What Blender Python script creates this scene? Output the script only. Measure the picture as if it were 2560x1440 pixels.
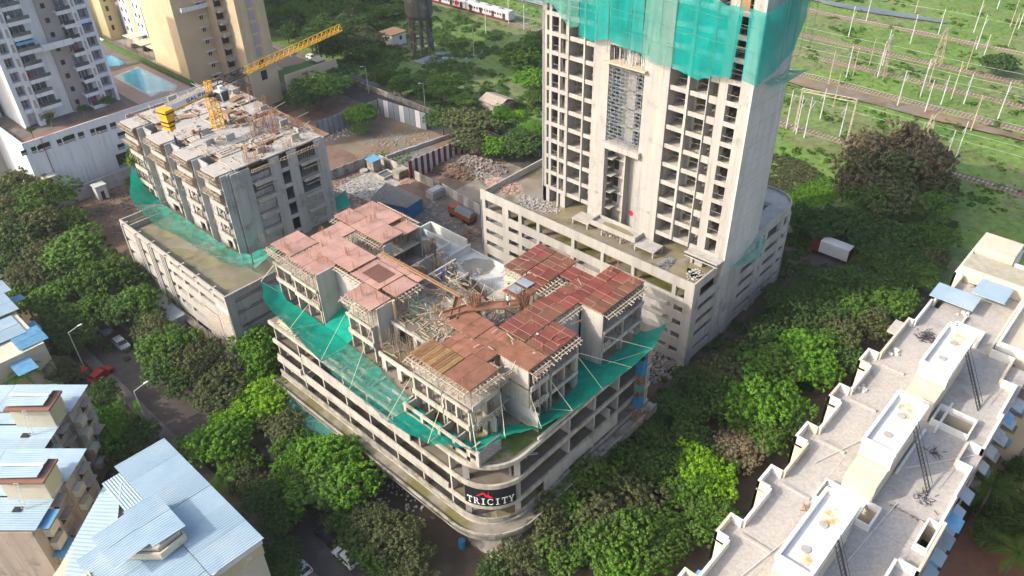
import bpy, math, random
import numpy as np
from mathutils import Vector, Matrix
random.seed(7); RN = np.random.RandomState(11)
for o in list(bpy.data.objects): bpy.data.objects.remove(o)
S = bpy.context.scene
C = S.collection
R = math.radians
# ------------------------------------------------------------------ camera
F = 1971.14; CH = 88.0
pit, rol, yw = R(36.24), R(-1.48), R(46.55)
fw = np.array([math.sin(yw)*math.cos(pit), math.cos(yw)*math.cos(pit), -math.sin(pit)])
cr = np.array([math.cos(yw), -math.sin(yw), 0.0]); cu = np.cross(cr, fw)
cr, cu = math.cos(rol)*cr+math.sin(rol)*cu, -math.sin(rol)*cr+math.cos(rol)*cu
CAM = np.array([0, 0, CH])
cam = bpy.data.cameras.new('camera'); co = bpy.data.objects.new('camera', cam); C.objects.link(co)
co.matrix_world = Matrix(((cr[0], cu[0], -fw[0], 0), (cr[1], cu[1], -fw[1], 0), (cr[2], cu[2], -fw[2], CH), (0, 0, 0, 1)))
cam.sensor_width = 36; cam.lens = F/2560*36; cam.clip_end = 3000; cam.clip_start = 1
S.camera = co
# ------------------------------------------------------------------ light
SUN_EL = 33.0; SUN_TR = (0.857, -0.515)
w = bpy.data.worlds.new('World'); S.world = w; w.use_nodes = True
nt = w.node_tree; bg = nt.nodes['Background']; sky = nt.nodes.new('ShaderNodeTexSky')
sky.sky_type = 'NISHITA'; sky.sun_disc = False; sky.sun_elevation = R(SUN_EL)
sky.sun_rotation = math.atan2(-SUN_TR[0], -SUN_TR[1]); sky.air_density = 1.0; sky.dust_density = 4.5; sky.ozone_density = 1.0
nt.links.new(sky.outputs[0], bg.inputs[0]); bg.inputs[1].default_value = 0.15
sl = bpy.data.lights.new('sun', 'SUN'); sl.energy = 2.1; sl.angle = R(0.8); sl.color = (1.0, 0.93, 0.82)
so = bpy.data.objects.new('sun', sl); C.objects.link(so)
tr = Vector((SUN_TR[0]*math.cos(R(SUN_EL)), SUN_TR[1]*math.cos(R(SUN_EL)), -math.sin(R(SUN_EL))))
so.rotation_euler = tr.to_track_quat('-Z', 'Y').to_euler(); so.location = (0, 0, 150)
S.view_settings.view_transform = 'Standard'; S.view_settings.look = 'None'
S.view_settings.exposure = 1.0; S.view_settings.gamma = 1.0; S.view_settings.use_curve_mapping = False
S.render.engine = 'CYCLES'
G = -1.5; HZD = 0.00015
def ray(x, y): return fw+cr*(x-1280)/F-cu*(y-720)/F
def P(x, y, z=G):          # ground point seen at a spot of the surveyed photograph
    d = ray(x, y); q = CAM+d*(z-CH)/d[2]; return Vector((q[0], q[1], z))
def dist(p): return (Vector(p)-Vector(CAM)).dot(Vector(fw))
# ------------------------------------------------------------------ materials
M = {}
def mat(name, c1, c2=None, sc=1.0, rough=.85, c3=None, sc3=.15, streak=False, vary=0.0, bump=0.0, metal=0, spec=.3, thr=(.35, .65), thr3=(.55, .7), trans=0, alpha=None, coords='P'):
    m = bpy.data.materials.new(name); m.use_nodes = True; M[name] = m
    n = m.node_tree.nodes; L = m.node_tree.links; b = n['Principled BSDF']
    b.inputs['Roughness'].default_value = rough; b.inputs['Metallic'].default_value = metal
    b.inputs['Specular IOR Level'].default_value = spec
    g = n.new('ShaderNodeNewGeometry'); pos = g.outputs['Position']
    def noise(scale, v=None, det=5, rgh=.6):
        t = n.new('ShaderNodeTexNoise'); t.inputs['Scale'].default_value = scale; t.inputs['Detail'].default_value = det
        t.inputs['Roughness'].default_value = rgh
        L.new(v if v else pos, t.inputs['Vector']); return t.outputs['Fac']
    def ramp(f, a, bb):
        r = n.new('ShaderNodeMapRange'); r.inputs[1].default_value = a; r.inputs[2].default_value = bb
        L.new(f, r.inputs[0]); return r.outputs[0]
    def mix(f, A, B, mode='MIX'):
        x = n.new('ShaderNodeMix'); x.data_type = 'RGBA'; x.blend_type = mode
        if isinstance(f, float): x.inputs[0].default_value = f
        else: L.new(f, x.inputs[0])
        for i, v in ((6, A), (7, B)):
            if isinstance(v, (tuple, list)): x.inputs[i].default_value = (*v[:3], 1)
            else: L.new(v, x.inputs[i])
        return x.outputs[2]
    col = tuple(c1)
    if c2:
        v = None
        if streak:
            mp = n.new('ShaderNodeMapping'); mp.inputs['Scale'].default_value = (1, 1, .12); L.new(pos, mp.inputs[0]); v = mp.outputs[0]
        col = mix(ramp(noise(sc, v), *thr), c1, c2)
    if c3: col = mix(ramp(noise(sc3), *thr3), col, c3)
    if streak:
        mp2 = n.new('ShaderNodeMapping'); mp2.inputs['Scale'].default_value = (1, 1, .05); L.new(pos, mp2.inputs[0])
        f_ = ramp(noise(1.8, mp2.outputs[0], 6, .72), .52, .70); mm = n.new('ShaderNodeMath'); mm.operation = 'MULTIPLY'; mm.inputs[1].default_value = .55; L.new(f_, mm.inputs[0])
        col = mix(mm.outputs[0], col, tuple(v*.45 for v in c1))
    if vary:
        oi = n.new('ShaderNodeObjectInfo'); mr = n.new('ShaderNodeMapRange'); mr.inputs[3].default_value = 1-vary; mr.inputs[4].default_value = 1+vary
        L.new(oi.outputs['Random'], mr.inputs[0])
        h = n.new('ShaderNodeHueSaturation'); L.new(mr.outputs[0], h.inputs['Value'])
        if isinstance(col, tuple): h.inputs['Color'].default_value = (*col[:3], 1)
        else: L.new(col, h.inputs['Color'])
        col = h.outputs[0]
    if isinstance(col, tuple): b.inputs['Base Color'].default_value = (*col[:3], 1)
    else: L.new(col, b.inputs['Base Color'])
    if bump:
        bp = n.new('ShaderNodeBump'); bp.inputs['Strength'].default_value = .6; bp.inputs['Distance'].default_value = bump
        L.new(noise(sc*3, None, 6), bp.inputs['Height']); L.new(bp.outputs[0], b.inputs['Normal'])
    out = n['Material Output']
    if trans:
        tl = n.new('ShaderNodeBsdfTranslucent'); ms = n.new('ShaderNodeMixShader'); ms.inputs[0].default_value = trans
        if isinstance(col, tuple): tl.inputs[0].default_value = (*col[:3], 1)
        else: L.new(col, tl.inputs[0])
        L.new(b.outputs[0], ms.inputs[1]); L.new(tl.outputs[0], ms.inputs[2]); L.new(ms.outputs[0], out.inputs[0]); last = ms.outputs[0]
    else: last = b.outputs[0]
    if alpha:
        tp = n.new('ShaderNodeBsdfTransparent'); ms = n.new('ShaderNodeMixShader')
        a0, a1, s_ = alpha
        mp = n.new('ShaderNodeMapping'); mp.inputs['Scale'].default_value = (1, 1, .3); L.new(pos, mp.inputs[0])
        r = n.new('ShaderNodeMapRange'); r.inputs[1].default_value = .35; r.inputs[2].default_value = .62; r.inputs[3].default_value = a0; r.inputs[4].default_value = a1
        L.new(noise(s_, mp.outputs[0], 3), r.inputs[0]); L.new(r.outputs[0], ms.inputs[0])
        L.new(tp.outputs[0], ms.inputs[1]); L.new(last, ms.inputs[2]); L.new(ms.outputs[0], out.inputs[0])
    return m
mat('concrete', (0.47, 0.445, 0.399), (0.353, 0.336, 0.311), .35, .9, (0.252, 0.239, 0.214), .22, streak=True, bump=.02, thr3=(.58, .78))
mat('concrete_new', (.42, .40, .365), (.335, .32, .30), .5, .9, (.25, .24, .225), .5, streak=True, bump=.02, thr3=(.56, .78))
mat('concrete_grey', (.46, .455, .44), (.34, .335, .325), .3, .9, (.20, .195, .185), .35, streak=True, bump=.02, thr3=(.55, .75))
mat('concrete_side_fill', (0.582, 0.566, 0.538), (0.459, 0.448, 0.426), .22, .9, (0.381, 0.37, 0.353), .3, streak=True, bump=.02, thr3=(.5, .8))  # tower concrete made paler on its shaded side, sky fill put into the colour
mat('concrete_stained', (0.45, 0.419, 0.36), (0.27, 0.243, 0.203), .7, .9, (0.18, 0.162, 0.126), .35, streak=True, bump=.02, thr=(.42, .72), thr3=(.56, .72))
mat('concrete_old', (.40, .375, .33), (.20, .185, .15), .6, .9, (.13, .12, .07), .5, bump=.03, thr3=(.52, .66))
mat('deck_wet', (0.272, 0.24, 0.192), (0.176, 0.152, 0.112), .22, .5, (0.136, 0.12, 0.056), .13, thr3=(.52, .62), bump=.01)
mat('deck_dry', (0.368, 0.344, 0.304), (0.256, 0.232, 0.192), .25, .8, (0.184, 0.168, 0.104), .14, thr3=(.55, .68), bump=.01)
mat('puddle', (.20, .175, .10), (.27, .235, .15), .35, .22, spec=.5)
mat('algae_puddle', (.085, .095, .02), (.16, .15, .06), .45, .15, (.27, .24, .15), .3, spec=.5)
mat('canopy', (.27, .245, .20), (.17, .155, .12), .5, .8, (.145, .135, .05), .16, thr3=(.52, .6))
mat('mud_shade_floor', (.20, .175, .14), (.13, .11, .085), .3, .6, (.115, .105, .045), .2)  # brown mud tone, also serves as painted shade on the open podium floors
mat('rubble_pale', (0.425, 0.408, 0.374), (0.306, 0.289, 0.264), 1.2, .95, (0.221, 0.187, 0.153), .5)
mat('glass_light', (.20, .24, .26), (.09, .11, .12), 1.2, .25, spec=.6, vary=.45)
mat('concrete_black', (.17, .155, .135), (.07, .065, .055), .5, .95, (.26, .24, .21), .4, streak=True)
mat('seam', (.30, .29, .27), rough=.9)
mat('whitewash', (0.623, 0.631, 0.599), (0.508, 0.525, 0.5), .4, .8, (0.377, 0.361, 0.312), .25, thr3=(.58, .66))
mat('ply_pink', (0.376, 0.208, 0.168), (0.432, 0.264, 0.22), .6, .6, (0.32, 0.188, 0.152), .5, vary=.10, spec=.4)
mat('ply_red', (0.157, 0.038, 0.0323), (0.199, 0.0522, 0.038), .5, .5, (0.162, 0.0712, 0.0427), .3, vary=.22, spec=.45, thr3=(.46, .58))
mat('ply_rust', (0.221, 0.0892, 0.051), (0.281, 0.132, 0.085), .8, .55, (0.128, 0.068, 0.0298), .5, vary=.15, spec=.4)
mat('ply_olive', (.25, .155, .05), (.17, .10, .035), 1.2, .6, (.30, .20, .07), .4, vary=.45)
mat('tape', (.62, .42, .36), (.5, .3, .25), 2)
mat('timber', (0.51, 0.433, 0.34), (0.374, 0.297, 0.221), 2, .8, vary=.25)
mat('timber_brown', (.32, .20, .11), (.22, .13, .07), 1.5, .8)
mat('rust', (.24, .115, .06), (.32, .18, .11), 3, .8)
mat('prop_steel', (.30, .25, .20), (.20, .15, .11), 3, .7)
mat('scaffold_green', (.05, .16, .11), (.12, .2, .15), 2, .6)
mat('rope', (.65, .66, .42), rough=.8)
mat('netting', (.0, .45, .33), (.0, .34, .25), .9, .8, trans=.35, alpha=(.80, 1, .5))
mat('netting_fade', (.16, .50, .40), (.02, .38, .28), .5, .8, trans=.35, alpha=(.32, .88, .6))
mat('netting_teal', (0, 0.425, 0.391), (0, 0.34, 0.306), .25, .8, trans=.35, alpha=(0.612, 0.816, 0.187))
mat('netting_teal_pale', (0.17, 0.468, 0.399), (0.085, 0.391, 0.332), .25, .8, trans=.35, alpha=(0.468, 0.722, 0.212))
mat('plaster_white', (0.777, 0.788, 0.809), (0.693, 0.704, 0.724), .3, .8, streak=True)
mat('plaster_aged', (.44, .37, .31), (.34, .29, .25), .5, .9, (.22, .19, .17), .6, streak=True, thr3=(.56, .72))
mat('plaster_grey', (.42, .38, .37), (.38, .35, .34), .3, .85)
mat('plaster_beige', (0.644, 0.506, 0.333), (0.586, 0.46, 0.299), .25, .85, (0.529, 0.425, 0.287), .1)
mat('plaster_yellow', (.55, .49, .29), (.5, .44, .26), .25, .85)
mat('plaster_cream', (0.578, 0.535, 0.425), (0.51, 0.468, 0.365), .4, .85, (0.425, 0.391, 0.315), .5, thr3=(.6, .75))
mat('orange_band', (.62, .47, .28), rough=.8)
mat('terrace', (.46, .43, .395), (.37, .345, .32), 3.5, .85, (.31, .285, .26), .3, thr=(.4, .62), thr3=(.54, .72), bump=.005)
mat('white_paint', (0.704, 0.704, 0.686), (0.634, 0.625, 0.598), .6, .6)
mat('rust_stain', (.55, .33, .14), (.75, .70, .62), 1.4, .8)
mat('blue_roof', (0.296, 0.414, 0.496), (0.348, 0.459, 0.533), .4, .5, (0.407, 0.488, 0.533), .18, vary=.08, spec=.4, streak=False)
mat('blue_roof_deep', (0.09, 0.27, 0.45), (0.162, 0.36, 0.522), .8, .5, vary=.1)
mat('blue_paint', (.02, .14, .30), (.03, .20, .36), 1, .5)
mat('redbrown', (.27, .14, .10), (.22, .12, .09), 1, .8)
mat('asphalt', (.062, .053, .052), (.085, .073, .070), .35, .85, (.13, .115, .105), .15, thr3=(.56, .75))
mat('pavement', (.19, .17, .15), (.12, .105, .09), .5, .9, bump=.02)
mat('soil', (.15, .10, .075), (.23, .155, .11), .2, .95, (.11, .08, .06), .35, bump=.08)
mat('soil_pale', (0.248, 0.188, 0.12), (0.16, 0.112, 0.076), .14, .95, (0.192, 0.172, 0.148), .1, bump=.06, thr3=(.5, .58))
mat('yard_dirt', (.21, .175, .15), (.125, .11, .10), .25, .8, (.30, .25, .19), .16, thr3=(.5, .6), bump=.05)
mat('dark_soil', (.075, .055, .045), (.11, .085, .06), .4, .95, (.05, .06, .025), .25, bump=.05)  # dark brown soil for the open ground and the lane
mat('court', (0.357, 0.306, 0.255), (0.306, 0.264, 0.221), .3, .85)
mat('deck_pink', (0.425, 0.306, 0.246), (0.391, 0.281, 0.23), .6, .8)
mat('pool_water', (.05, .42, .56), (.10, .52, .62), .3, .06, spec=.6)
mat('pool_deep', (.02, .22, .45), (.06, .38, .58), .4, .06, spec=.6)
mat('water', (.10, .11, .10), (.2, .2, .17), .1, .08, spec=.6)
mat('hedge', (.05, .10, .025), (.09, .16, .04), 2, .9, bump=.1)
mat('lawn', (.08, .17, .04), (.12, .2, .05), .8, .9)
mat('glass', (.035, .045, .05), (.10, .12, .13), .4, .15, spec=.7, vary=.5)
mat('window_dark', (.025, .022, .022), (.05, .045, .04), 1, .4)
mat('dark_metal', (.06, .06, .065), rough=.5)
mat('grey_metal', (.34, .35, .37), (.24, .25, .27), .8, .5, metal=.3)
mat('galvanized', (.33, .38, .42), (.26, .30, .34), .4, .45, metal=.2, vary=.15, streak=True)
mat('mast_metal', (.60, .61, .62), (.5, .5, .5), .5, .6)
mat('yellow_paint', (.75, .42, .03), (.62, .33, .03), .8, .5)
mat('orange_paint', (.42, .09, .03), (.33, .08, .035), 1, .6)
mat('black_paint', (.025, .025, .027), rough=.5)
mat('red_paint', (.45, .02, .02), rough=.5)
mat('maroon_paint', (.20, .02, .03), (.15, .02, .02), 1, .7)
mat('sign_black', (.012, .016, .022), rough=.45)
mat('sign_white', (.8, .8, .8), rough=.6)
mat('sign_red', (.7, .02, .04), rough=.6)
mat('tarpaulin', (.20, .24, .26), (.15, .18, .20), 1, .7)
mat('rubble', (.34, .30, .26), (.22, .17, .14), 1.3, .95, (.45, .40, .37), .5)
mat('brick_rubble', (.46, .27, .22), (.55, .42, .34), 1, .95)
mat('rail_steel', (.20, .15, .12), (.14, .10, .08), 1, .6)
mat('ballast', (.22, .16, .12), (.17, .13, .09), .3, .95, (.17, .21, .07), .12, thr3=(.5, .6))
mat('roof_olive', (.45, .42, .33), (.36, .33, .25), 1, .8)
mat('sleeper', (.38, .36, .33), rough=.9)
mat('bark', (.12, .09, .065), (.2, .17, .13), 1.5, .9)
mat('tyre', (.02, .02, .02), rough=.8)
mat('skin', (.25, .13, .08), rough=.6)
mat('cloth_blue', (.03, .08, .30), rough=.9); mat('cloth_orange', (.8, .25, .02), rough=.9); mat('cloth_dark', (.04, .04, .05), rough=.9); mat('cloth_white', (.7, .7, .7), rough=.9)
mat('train_white', (.62, .58, .58), (.52, .48, .48), 1, .6)
mat('ac_blocks', (.55, .53, .5), (.40, .38, .36), 2.2, .9)
for k, c, d, e in (('leaf_dark', (.060, .125, .032), (.095, .17, .045), (.12, .17, .06)), ('leaf_mid', (.08, .17, .028), (.13, .24, .04), (.15, .21, .06)),
                ('leaf_bright', (.10, .25, .025), (.18, .36, .035), (.08, .19, .03)), ('leaf_lime', (.17, .36, .02), (.28, .48, .03), (.11, .24, .025)),
                ('leaf_olive', (.095, .125, .05), (.15, .17, .07), (.17, .155, .08)), ('leaf_brown', (.20, .18, .10), (.27, .21, .135), (.13, .155, .07))):
    mat(k, c, d, 1.6, .7, e, .5, vary=.16, spec=.15, trans=.32)
m = mat('grass_field', (.10, .18, .04), (.145, .235, .05), .05, .95, (.165, .20, .08), .035, thr=(.35, .6), thr3=(.5, .62), bump=.2)
# corrugated / block brick material
def brickmat(name, c1, c2, mort, bw, bh, axis):
    m = bpy.data.materials.new(name); m.use_nodes = True; M[name] = m
    n = m.node_tree.nodes; L = m.node_tree.links; b = n['Principled BSDF']; b.inputs['Roughness'].default_value = .9
    g = n.new('ShaderNodeNewGeometry'); sp = n.new('ShaderNodeSeparateXYZ'); cb = n.new('ShaderNodeCombineXYZ')
    L.new(g.outputs['Position'], sp.inputs[0]); L.new(sp.outputs[axis], cb.inputs[0]); L.new(sp.outputs[2], cb.inputs[1])
    br = n.new('ShaderNodeTexBrick'); L.new(cb.outputs[0], br.inputs['Vector']); br.inputs['Scale'].default_value = 1
    br.inputs['Brick Width'].default_value = bw; br.inputs['Row Height'].default_value = bh; br.inputs['Mortar Size'].default_value = .03
    br.inputs['Color1'].default_value = (*c1, 1); br.inputs['Color2'].default_value = (*c2, 1); br.inputs['Mortar'].default_value = (*mort, 1)
    L.new(br.outputs[0], b.inputs['Base Color'])
brickmat('blockwork_y', (.50, .45, .38), (.36, .32, .28), (.17, .14, .12), .6, .3, 1)
brickmat('blockwork_x', (.42, .40, .37), (.30, .29, .27), (.14, .13, .12), .6, .3, 0)
# ------------------------------------------------------------------ mesh helpers
def origin_of(o):
    v = Vector((0, 0, 0))
    while o: v += o.location; o = o.parent
    return v
def tag(o, label=None, cat=None, group=None, kind=None):
    if label: o['label'] = label
    if cat: o['category'] = cat
    if group: o['group'] = group
    if kind: o['kind'] = kind
    return o
def thing(name, label, cat, loc, group=None, rz=0):
    o = bpy.data.objects.new(name, None); C.objects.link(o); o.location = loc; o.rotation_euler = (0, 0, rz); o.empty_display_size = .5
    return tag(o, label, cat, group)
BOXF = ((0, 3, 2, 1), (4, 5, 6, 7), (0, 1, 5, 4), (1, 2, 6, 5), (2, 3, 7, 6), (3, 0, 4, 7))
class MB:
    def __init__(s): s.v = []; s.f = []; s.b = []
    def raw(s, vs, fs):
        n = len(s.v); s.b.append((n, len(s.f), len(vs), len(fs))); s.v += [tuple(v) for v in vs]; s.f += [tuple(i+n for i in f) for f in fs]; return s
    def box(s, x0, x1, y0, y1, z0, z1):
        return s.raw([(x0, y0, z0), (x1, y0, z0), (x1, y1, z0), (x0, y1, z0), (x0, y0, z1), (x1, y0, z1), (x1, y1, z1), (x0, y1, z1)], BOXF)
    def bar(s, p, q, a, b=None):     # beam with a rectangular section
        b = b or a; p = Vector(p); q = Vector(q); d = q-p
        if d.length < 1e-4: return s
        d.normalize(); u = d.cross(Vector((0, 0, 1)))
        if u.length < .05: u = Vector((1, 0, 0))
        u.normalize(); v = d.cross(u); u *= a/2; v *= b/2
        return s.raw([p-u-v, p+u-v, p+u+v, p-u+v, q-u-v, q+u-v, q+u+v, q-u+v], BOXF)
    def cyl(s, p, q, r0, r1=None, n=10, cap=True):
        r1 = r0 if r1 is None else r1; p = Vector(p); q = Vector(q); d = (q-p).normalized(); u = d.cross(Vector((0, 0, 1)))
        if u.length < .05: u = Vector((1, 0, 0))
        u.normalize(); v = d.cross(u)
        vs = [p+(u*math.cos(2*math.pi*i/n)+v*math.sin(2*math.pi*i/n))*r0 for i in range(n)]+[q+(u*math.cos(2*math.pi*i/n)+v*math.sin(2*math.pi*i/n))*r1 for i in range(n)]
        fs = [(i, i+n, (i+1) % n+n, (i+1) % n) for i in range(n)]
        if cap: fs += [tuple(range(n)), tuple(range(2*n-1, n-1, -1))]
        return s.raw(vs, fs)
    def prism(s, pts, z0, z1):
        n = len(pts); vs = [(x, y, z0) for x, y in pts]+[(x, y, z1) for x, y in pts]
        a = sum(pts[i][0]*pts[(i+1) % n][1]-pts[(i+1) % n][0]*pts[i][1] for i in range(n))
        fs = [tuple(range(n-1, -1, -1)), tuple(range(n, 2*n))]+[(i, (i+1) % n, (i+1) % n+n, i+n) for i in range(n)]
        if a < 0: fs = [f[::-1] for f in fs]
        return s.raw(vs, fs)
    def ring(s, pts, t, z0, z1, closed=False):   # wall of thickness t to the left of a path
        n = len(pts); P2 = [Vector(p) for p in pts]; inn = []
        for i in range(n):
            a = P2[i-1] if (closed or i > 0) else None; b = P2[(i+1) % n] if (closed or i < n-1) else None
            ns = []
            if a is not None: d = (P2[i]-a).normalized(); ns.append(Vector((-d.y, d.x)))
            if b is not None: d = (b-P2[i]).normalized(); ns.append(Vector((-d.y, d.x)))
            m_ = sum(ns, Vector((0, 0))); m_.normalize(); k = m_.dot(ns[0]); inn.append(P2[i]+m_*t/max(k, .3))
        for i in range(n if closed else n-1):
            j = (i+1) % n; a, b, c, d = P2[i], P2[j], inn[j], inn[i]
            s.raw([(a.x, a.y, z0), (b.x, b.y, z0), (c.x, c.y, z0), (d.x, d.y, z0), (a.x, a.y, z1), (b.x, b.y, z1), (c.x, c.y, z1), (d.x, d.y, z1)], BOXF)
        return s
    def grid(s, pts):                # pts[i][j] sheet
        n = len(pts); m_ = len(pts[0]); b = len(s.v)
        for r in pts:
            for p in r: s.v.append(tuple(p))
        for i in range(n-1):
            for j in range(m_-1): s.f.append((b+i*m_+j, b+i*m_+j+1, b+(i+1)*m_+j+1, b+(i+1)*m_+j))
        return s
    def groups(s):          # blocks that stand clearly apart become objects of their own
        bb = []
        for n, fn, k, fk in s.b: V = np.array(s.v[n:n+k]); bb.append((V.min(0), V.max(0)))
        par = list(range(len(bb)))
        def fd(i):
            while par[i] != i: i = par[i]
            return i
        for i in range(len(bb)):
            for j in range(i):
                gap = np.maximum(0, np.maximum(bb[i][0]-bb[j][1], bb[j][0]-bb[i][1])); sz = max((bb[i][1]-bb[i][0]).max(), (bb[j][1]-bb[j][0]).max())
                if np.linalg.norm(gap) < .45*sz: par[fd(i)] = fd(j)
        d = {}
        for i in range(len(bb)): d.setdefault(fd(i), []).append(i)
        return list(d.values())
    def empty(s): return not s.v
    def build(s, name, material, parent=None, kind=None, label=None, cat=None, group=None, local=False, smooth=False):
        if not s.v: return None
        if kind is None and parent is not None and 1 < len(s.b) <= 60 and sum(k[2] for k in s.b) == len(s.v) and label is None:
            gr = s.groups()
            if len(gr) > 1:
                out = None
                for g_ in gr:
                    m_ = MB()
                    for i in g_:
                        n, fn, k, fk = s.b[i]; m_.raw(s.v[n:n+k], [tuple(j-n for j in f) for f in s.f[fn:fn+fk]])
                    m_.b = []; o = m_.build(name, material, parent, kind, label, cat, group, local, smooth); out = out or o
                return out
        me = bpy.data.meshes.new(name); V = np.array(s.v, dtype=np.float64)
        if parent is None and not local:
            org = np.array([(V[:, 0].min()+V[:, 0].max())/2, (V[:, 1].min()+V[:, 1].max())/2, V[:, 2].min()]); V = V-org
        elif not local: org = np.array([0, 0, 0]); V = V-np.array(origin_of(parent))
        else: org = np.array([0, 0, 0])
        me.from_pydata(V.tolist(), [], s.f); me.materials.append(M[material] if isinstance(material, str) else material)
        if smooth: me.polygons.foreach_set('use_smooth', [True]*len(me.polygons))
        o = bpy.data.objects.new(name, me); C.objects.link(o); o.location = org
        if parent: o.parent = parent
        return tag(o, label, cat, group, kind)
_pc = {}
def piece(name, material, parent, c, s, rz=0, rx=0, kind=None):       # a box that shares its mesh with alike pieces
    key = (name, material, tuple(round(v, 3) for v in s))
    if key not in _pc:
        me = bpy.data.meshes.new(name); b = MB().box(-s[0]/2, s[0]/2, -s[1]/2, s[1]/2, -s[2]/2, s[2]/2)
        me.from_pydata(b.v, [], b.f); me.materials.append(M[material]); _pc[key] = me
    o = bpy.data.objects.new(name, _pc[key]); C.objects.link(o); o.location = Vector(c)-(origin_of(parent) if parent else Vector((0, 0, 0))); o.rotation_euler = (rx, 0, rz)
    if parent: o.parent = parent
    if kind: o['kind'] = kind
    return o
def copy_tree(o, parent=None):
    c = o.copy(); C.objects.link(c)
    if parent: c.parent = parent
    for ch in list(o.children): copy_tree(ch, c)
    return c
def arc(cx, cy, r, a0, a1, n=10): return [(cx+r*math.cos(R(a0+(a1-a0)*i/n)), cy+r*math.sin(R(a0+(a1-a0)*i/n))) for i in range(n+1)]
def rnd(a, b): return random.uniform(a, b)
ORD = ['first', 'second', 'third', 'fourth', 'fifth', 'sixth', 'seventh', 'eighth', 'ninth', 'tenth', 'eleventh', 'twelfth', 'thirteenth', 'fourteenth', 'fifteenth', 'sixteenth', 'seventeenth', 'eighteenth', 'nineteenth', 'twentieth', 'twenty-first', 'twenty-second', 'twenty-third', 'twenty-fourth', 'twenty-fifth', 'twenty-sixth', 'twenty-seventh', 'twenty-eighth', 'twenty-ninth', 'thirtieth', 'thirty-first', 'thirty-second', 'thirty-third', 'thirty-fourth', 'thirty-fifth', 'thirty-sixth', 'thirty-seventh', 'thirty-eighth', 'thirty-ninth', 'fortieth', 'forty-first', 'forty-second', 'forty-third', 'forty-fourth', 'forty-fifth', 'forty-sixth', 'forty-seventh', 'forty-eighth', 'forty-ninth', 'fiftieth', 'fifty-first', 'fifty-second', 'fifty-third', 'fifty-fourth', 'fifty-fifth', 'fifty-sixth', 'fifty-seventh', 'fifty-eighth', 'fifty-ninth', 'sixtieth']
# ================================================================== setting
def sheet(name, material, pts, z, kind='structure', dens=0):
    b = MB(); b.raw([(x, y, z) for x, y in pts], [tuple(range(len(pts)))]); return b.build(name, material, kind=kind)
sheet('ground', 'dark_soil', [(-700, -700), (1500, -700), (1500, 1500), (-700, 1500)], G)
# railway land: an uneven grass sheet
b = MB(); nx, ny = 200, 200; from mathutils import noise as mn
rows = []
for i in range(nx):
    x = 139+(i/nx)**1.25*620; rw = []
    for j in range(ny):
        y = -160+j/ny*640
        z = G+.02+.55*max(0, mn.noise(Vector((x*.09, y*.09, 1))))+.25*max(0, mn.noise(Vector((x*.5, y*.5, 3))))
        for xr in (189, 205.5, 224, 240, 257, 283):
            dd = abs(x-xr)
            if dd < 3.4: z = min(z, G+.02+.03*dd)
        rw.append((x, y, z))
    rows.append(rw)
b.grid(rows); field = b.build('grass_field', 'grass_field', kind='structure')
# colour bands of the field: trampled strips, dry patches, vivid grass
def fieldmat():
    m = M['grass_field']; n = m.node_tree.nodes; L = m.node_tree.links; b = n['Principled BSDF']
    src = b.inputs['Base Color'].links[0].from_socket; g = n.new('ShaderNodeNewGeometry')
    mp = n.new('ShaderNodeMapping'); mp.inputs['Scale'].default_value = (.11, .014, 1); L.new(g.outputs['Position'], mp.inputs[0])
    t = n.new('ShaderNodeTexNoise'); t.inputs['Scale'].default_value = 1; t.inputs['Detail'].default_value = 8; t.inputs['Roughness'].default_value = .68; L.new(mp.outputs[0], t.inputs[0])
    r = n.new('ShaderNodeMapRange'); r.inputs[1].default_value = .55; r.inputs[2].default_value = .68; r.inputs[4].default_value = .8; L.new(t.outputs[0], r.inputs[0])
    x = n.new('ShaderNodeMix'); x.data_type = 'RGBA'; x.inputs[7].default_value = (.17, .145, .08, 1); L.new(r.outputs[0], x.inputs[0]); L.new(src, x.inputs[6])
    t2 = n.new('ShaderNodeTexNoise'); t2.inputs['Scale'].default_value = .55; t2.inputs['Detail'].default_value = 9; t2.inputs['Roughness'].default_value = .75; L.new(g.outputs['Position'], t2.inputs[0])
    r2 = n.new('ShaderNodeMapRange'); r2.inputs[1].default_value = .3; r2.inputs[2].default_value = .7; r2.inputs[3].default_value = .55; r2.inputs[4].default_value = 1.35; L.new(t2.outputs[0], r2.inputs[0])
    h = n.new('ShaderNodeHueSaturation'); L.new(r2.outputs[0], h.inputs['Value']); L.new(x.outputs[2], h.inputs['Color']); L.new(h.outputs[0], b.inputs['Base Color'])
fieldmat()
sheet('street', 'asphalt', [(26, -40), (33, -40), (33, 330), (26, 330)], G+.012)
sheet('street', 'asphalt', [(127, 116), (136.5, 116), (136.5, 420), (127, 420)], G+.012)
b = MB().box(24.2, 25.99, -40, 330, G, G+.13); b.build('pavement', 'pavement', kind='structure')
b = MB().box(33.01, 35.2, -40, 330, G, G+.13); b.build('pavement', 'pavement', kind='structure')
b = MB().box(136.6, 139, 118, 420, G, G+.14); b.build('pavement', 'pavement', kind='structure')
sheet('site_ground', 'soil', [(35.3, 120), (126.5, 120), (126.5, 187), (35.3, 187)], G+.006)
sheet('site_ground', 'yard_dirt', [(76, 60), (92, 60), (92, 93.5), (126.4, 93.5), (126.4, 119.9), (76, 119.9)], G+.008)
sheet('vacant_lot', 'soil_pale', [(104.5, 132), (126, 132), (126, 166), (104.5, 166)], G+.014)
sheet('service_lane', 'dark_soil', [(44, 20), (44, 43), (140, 43), (140, 20)], G+.008)
sheet('side_street', 'asphalt', [(126, 28), (150, 26), (150, 42), (126, 46)], G+.02)

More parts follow.
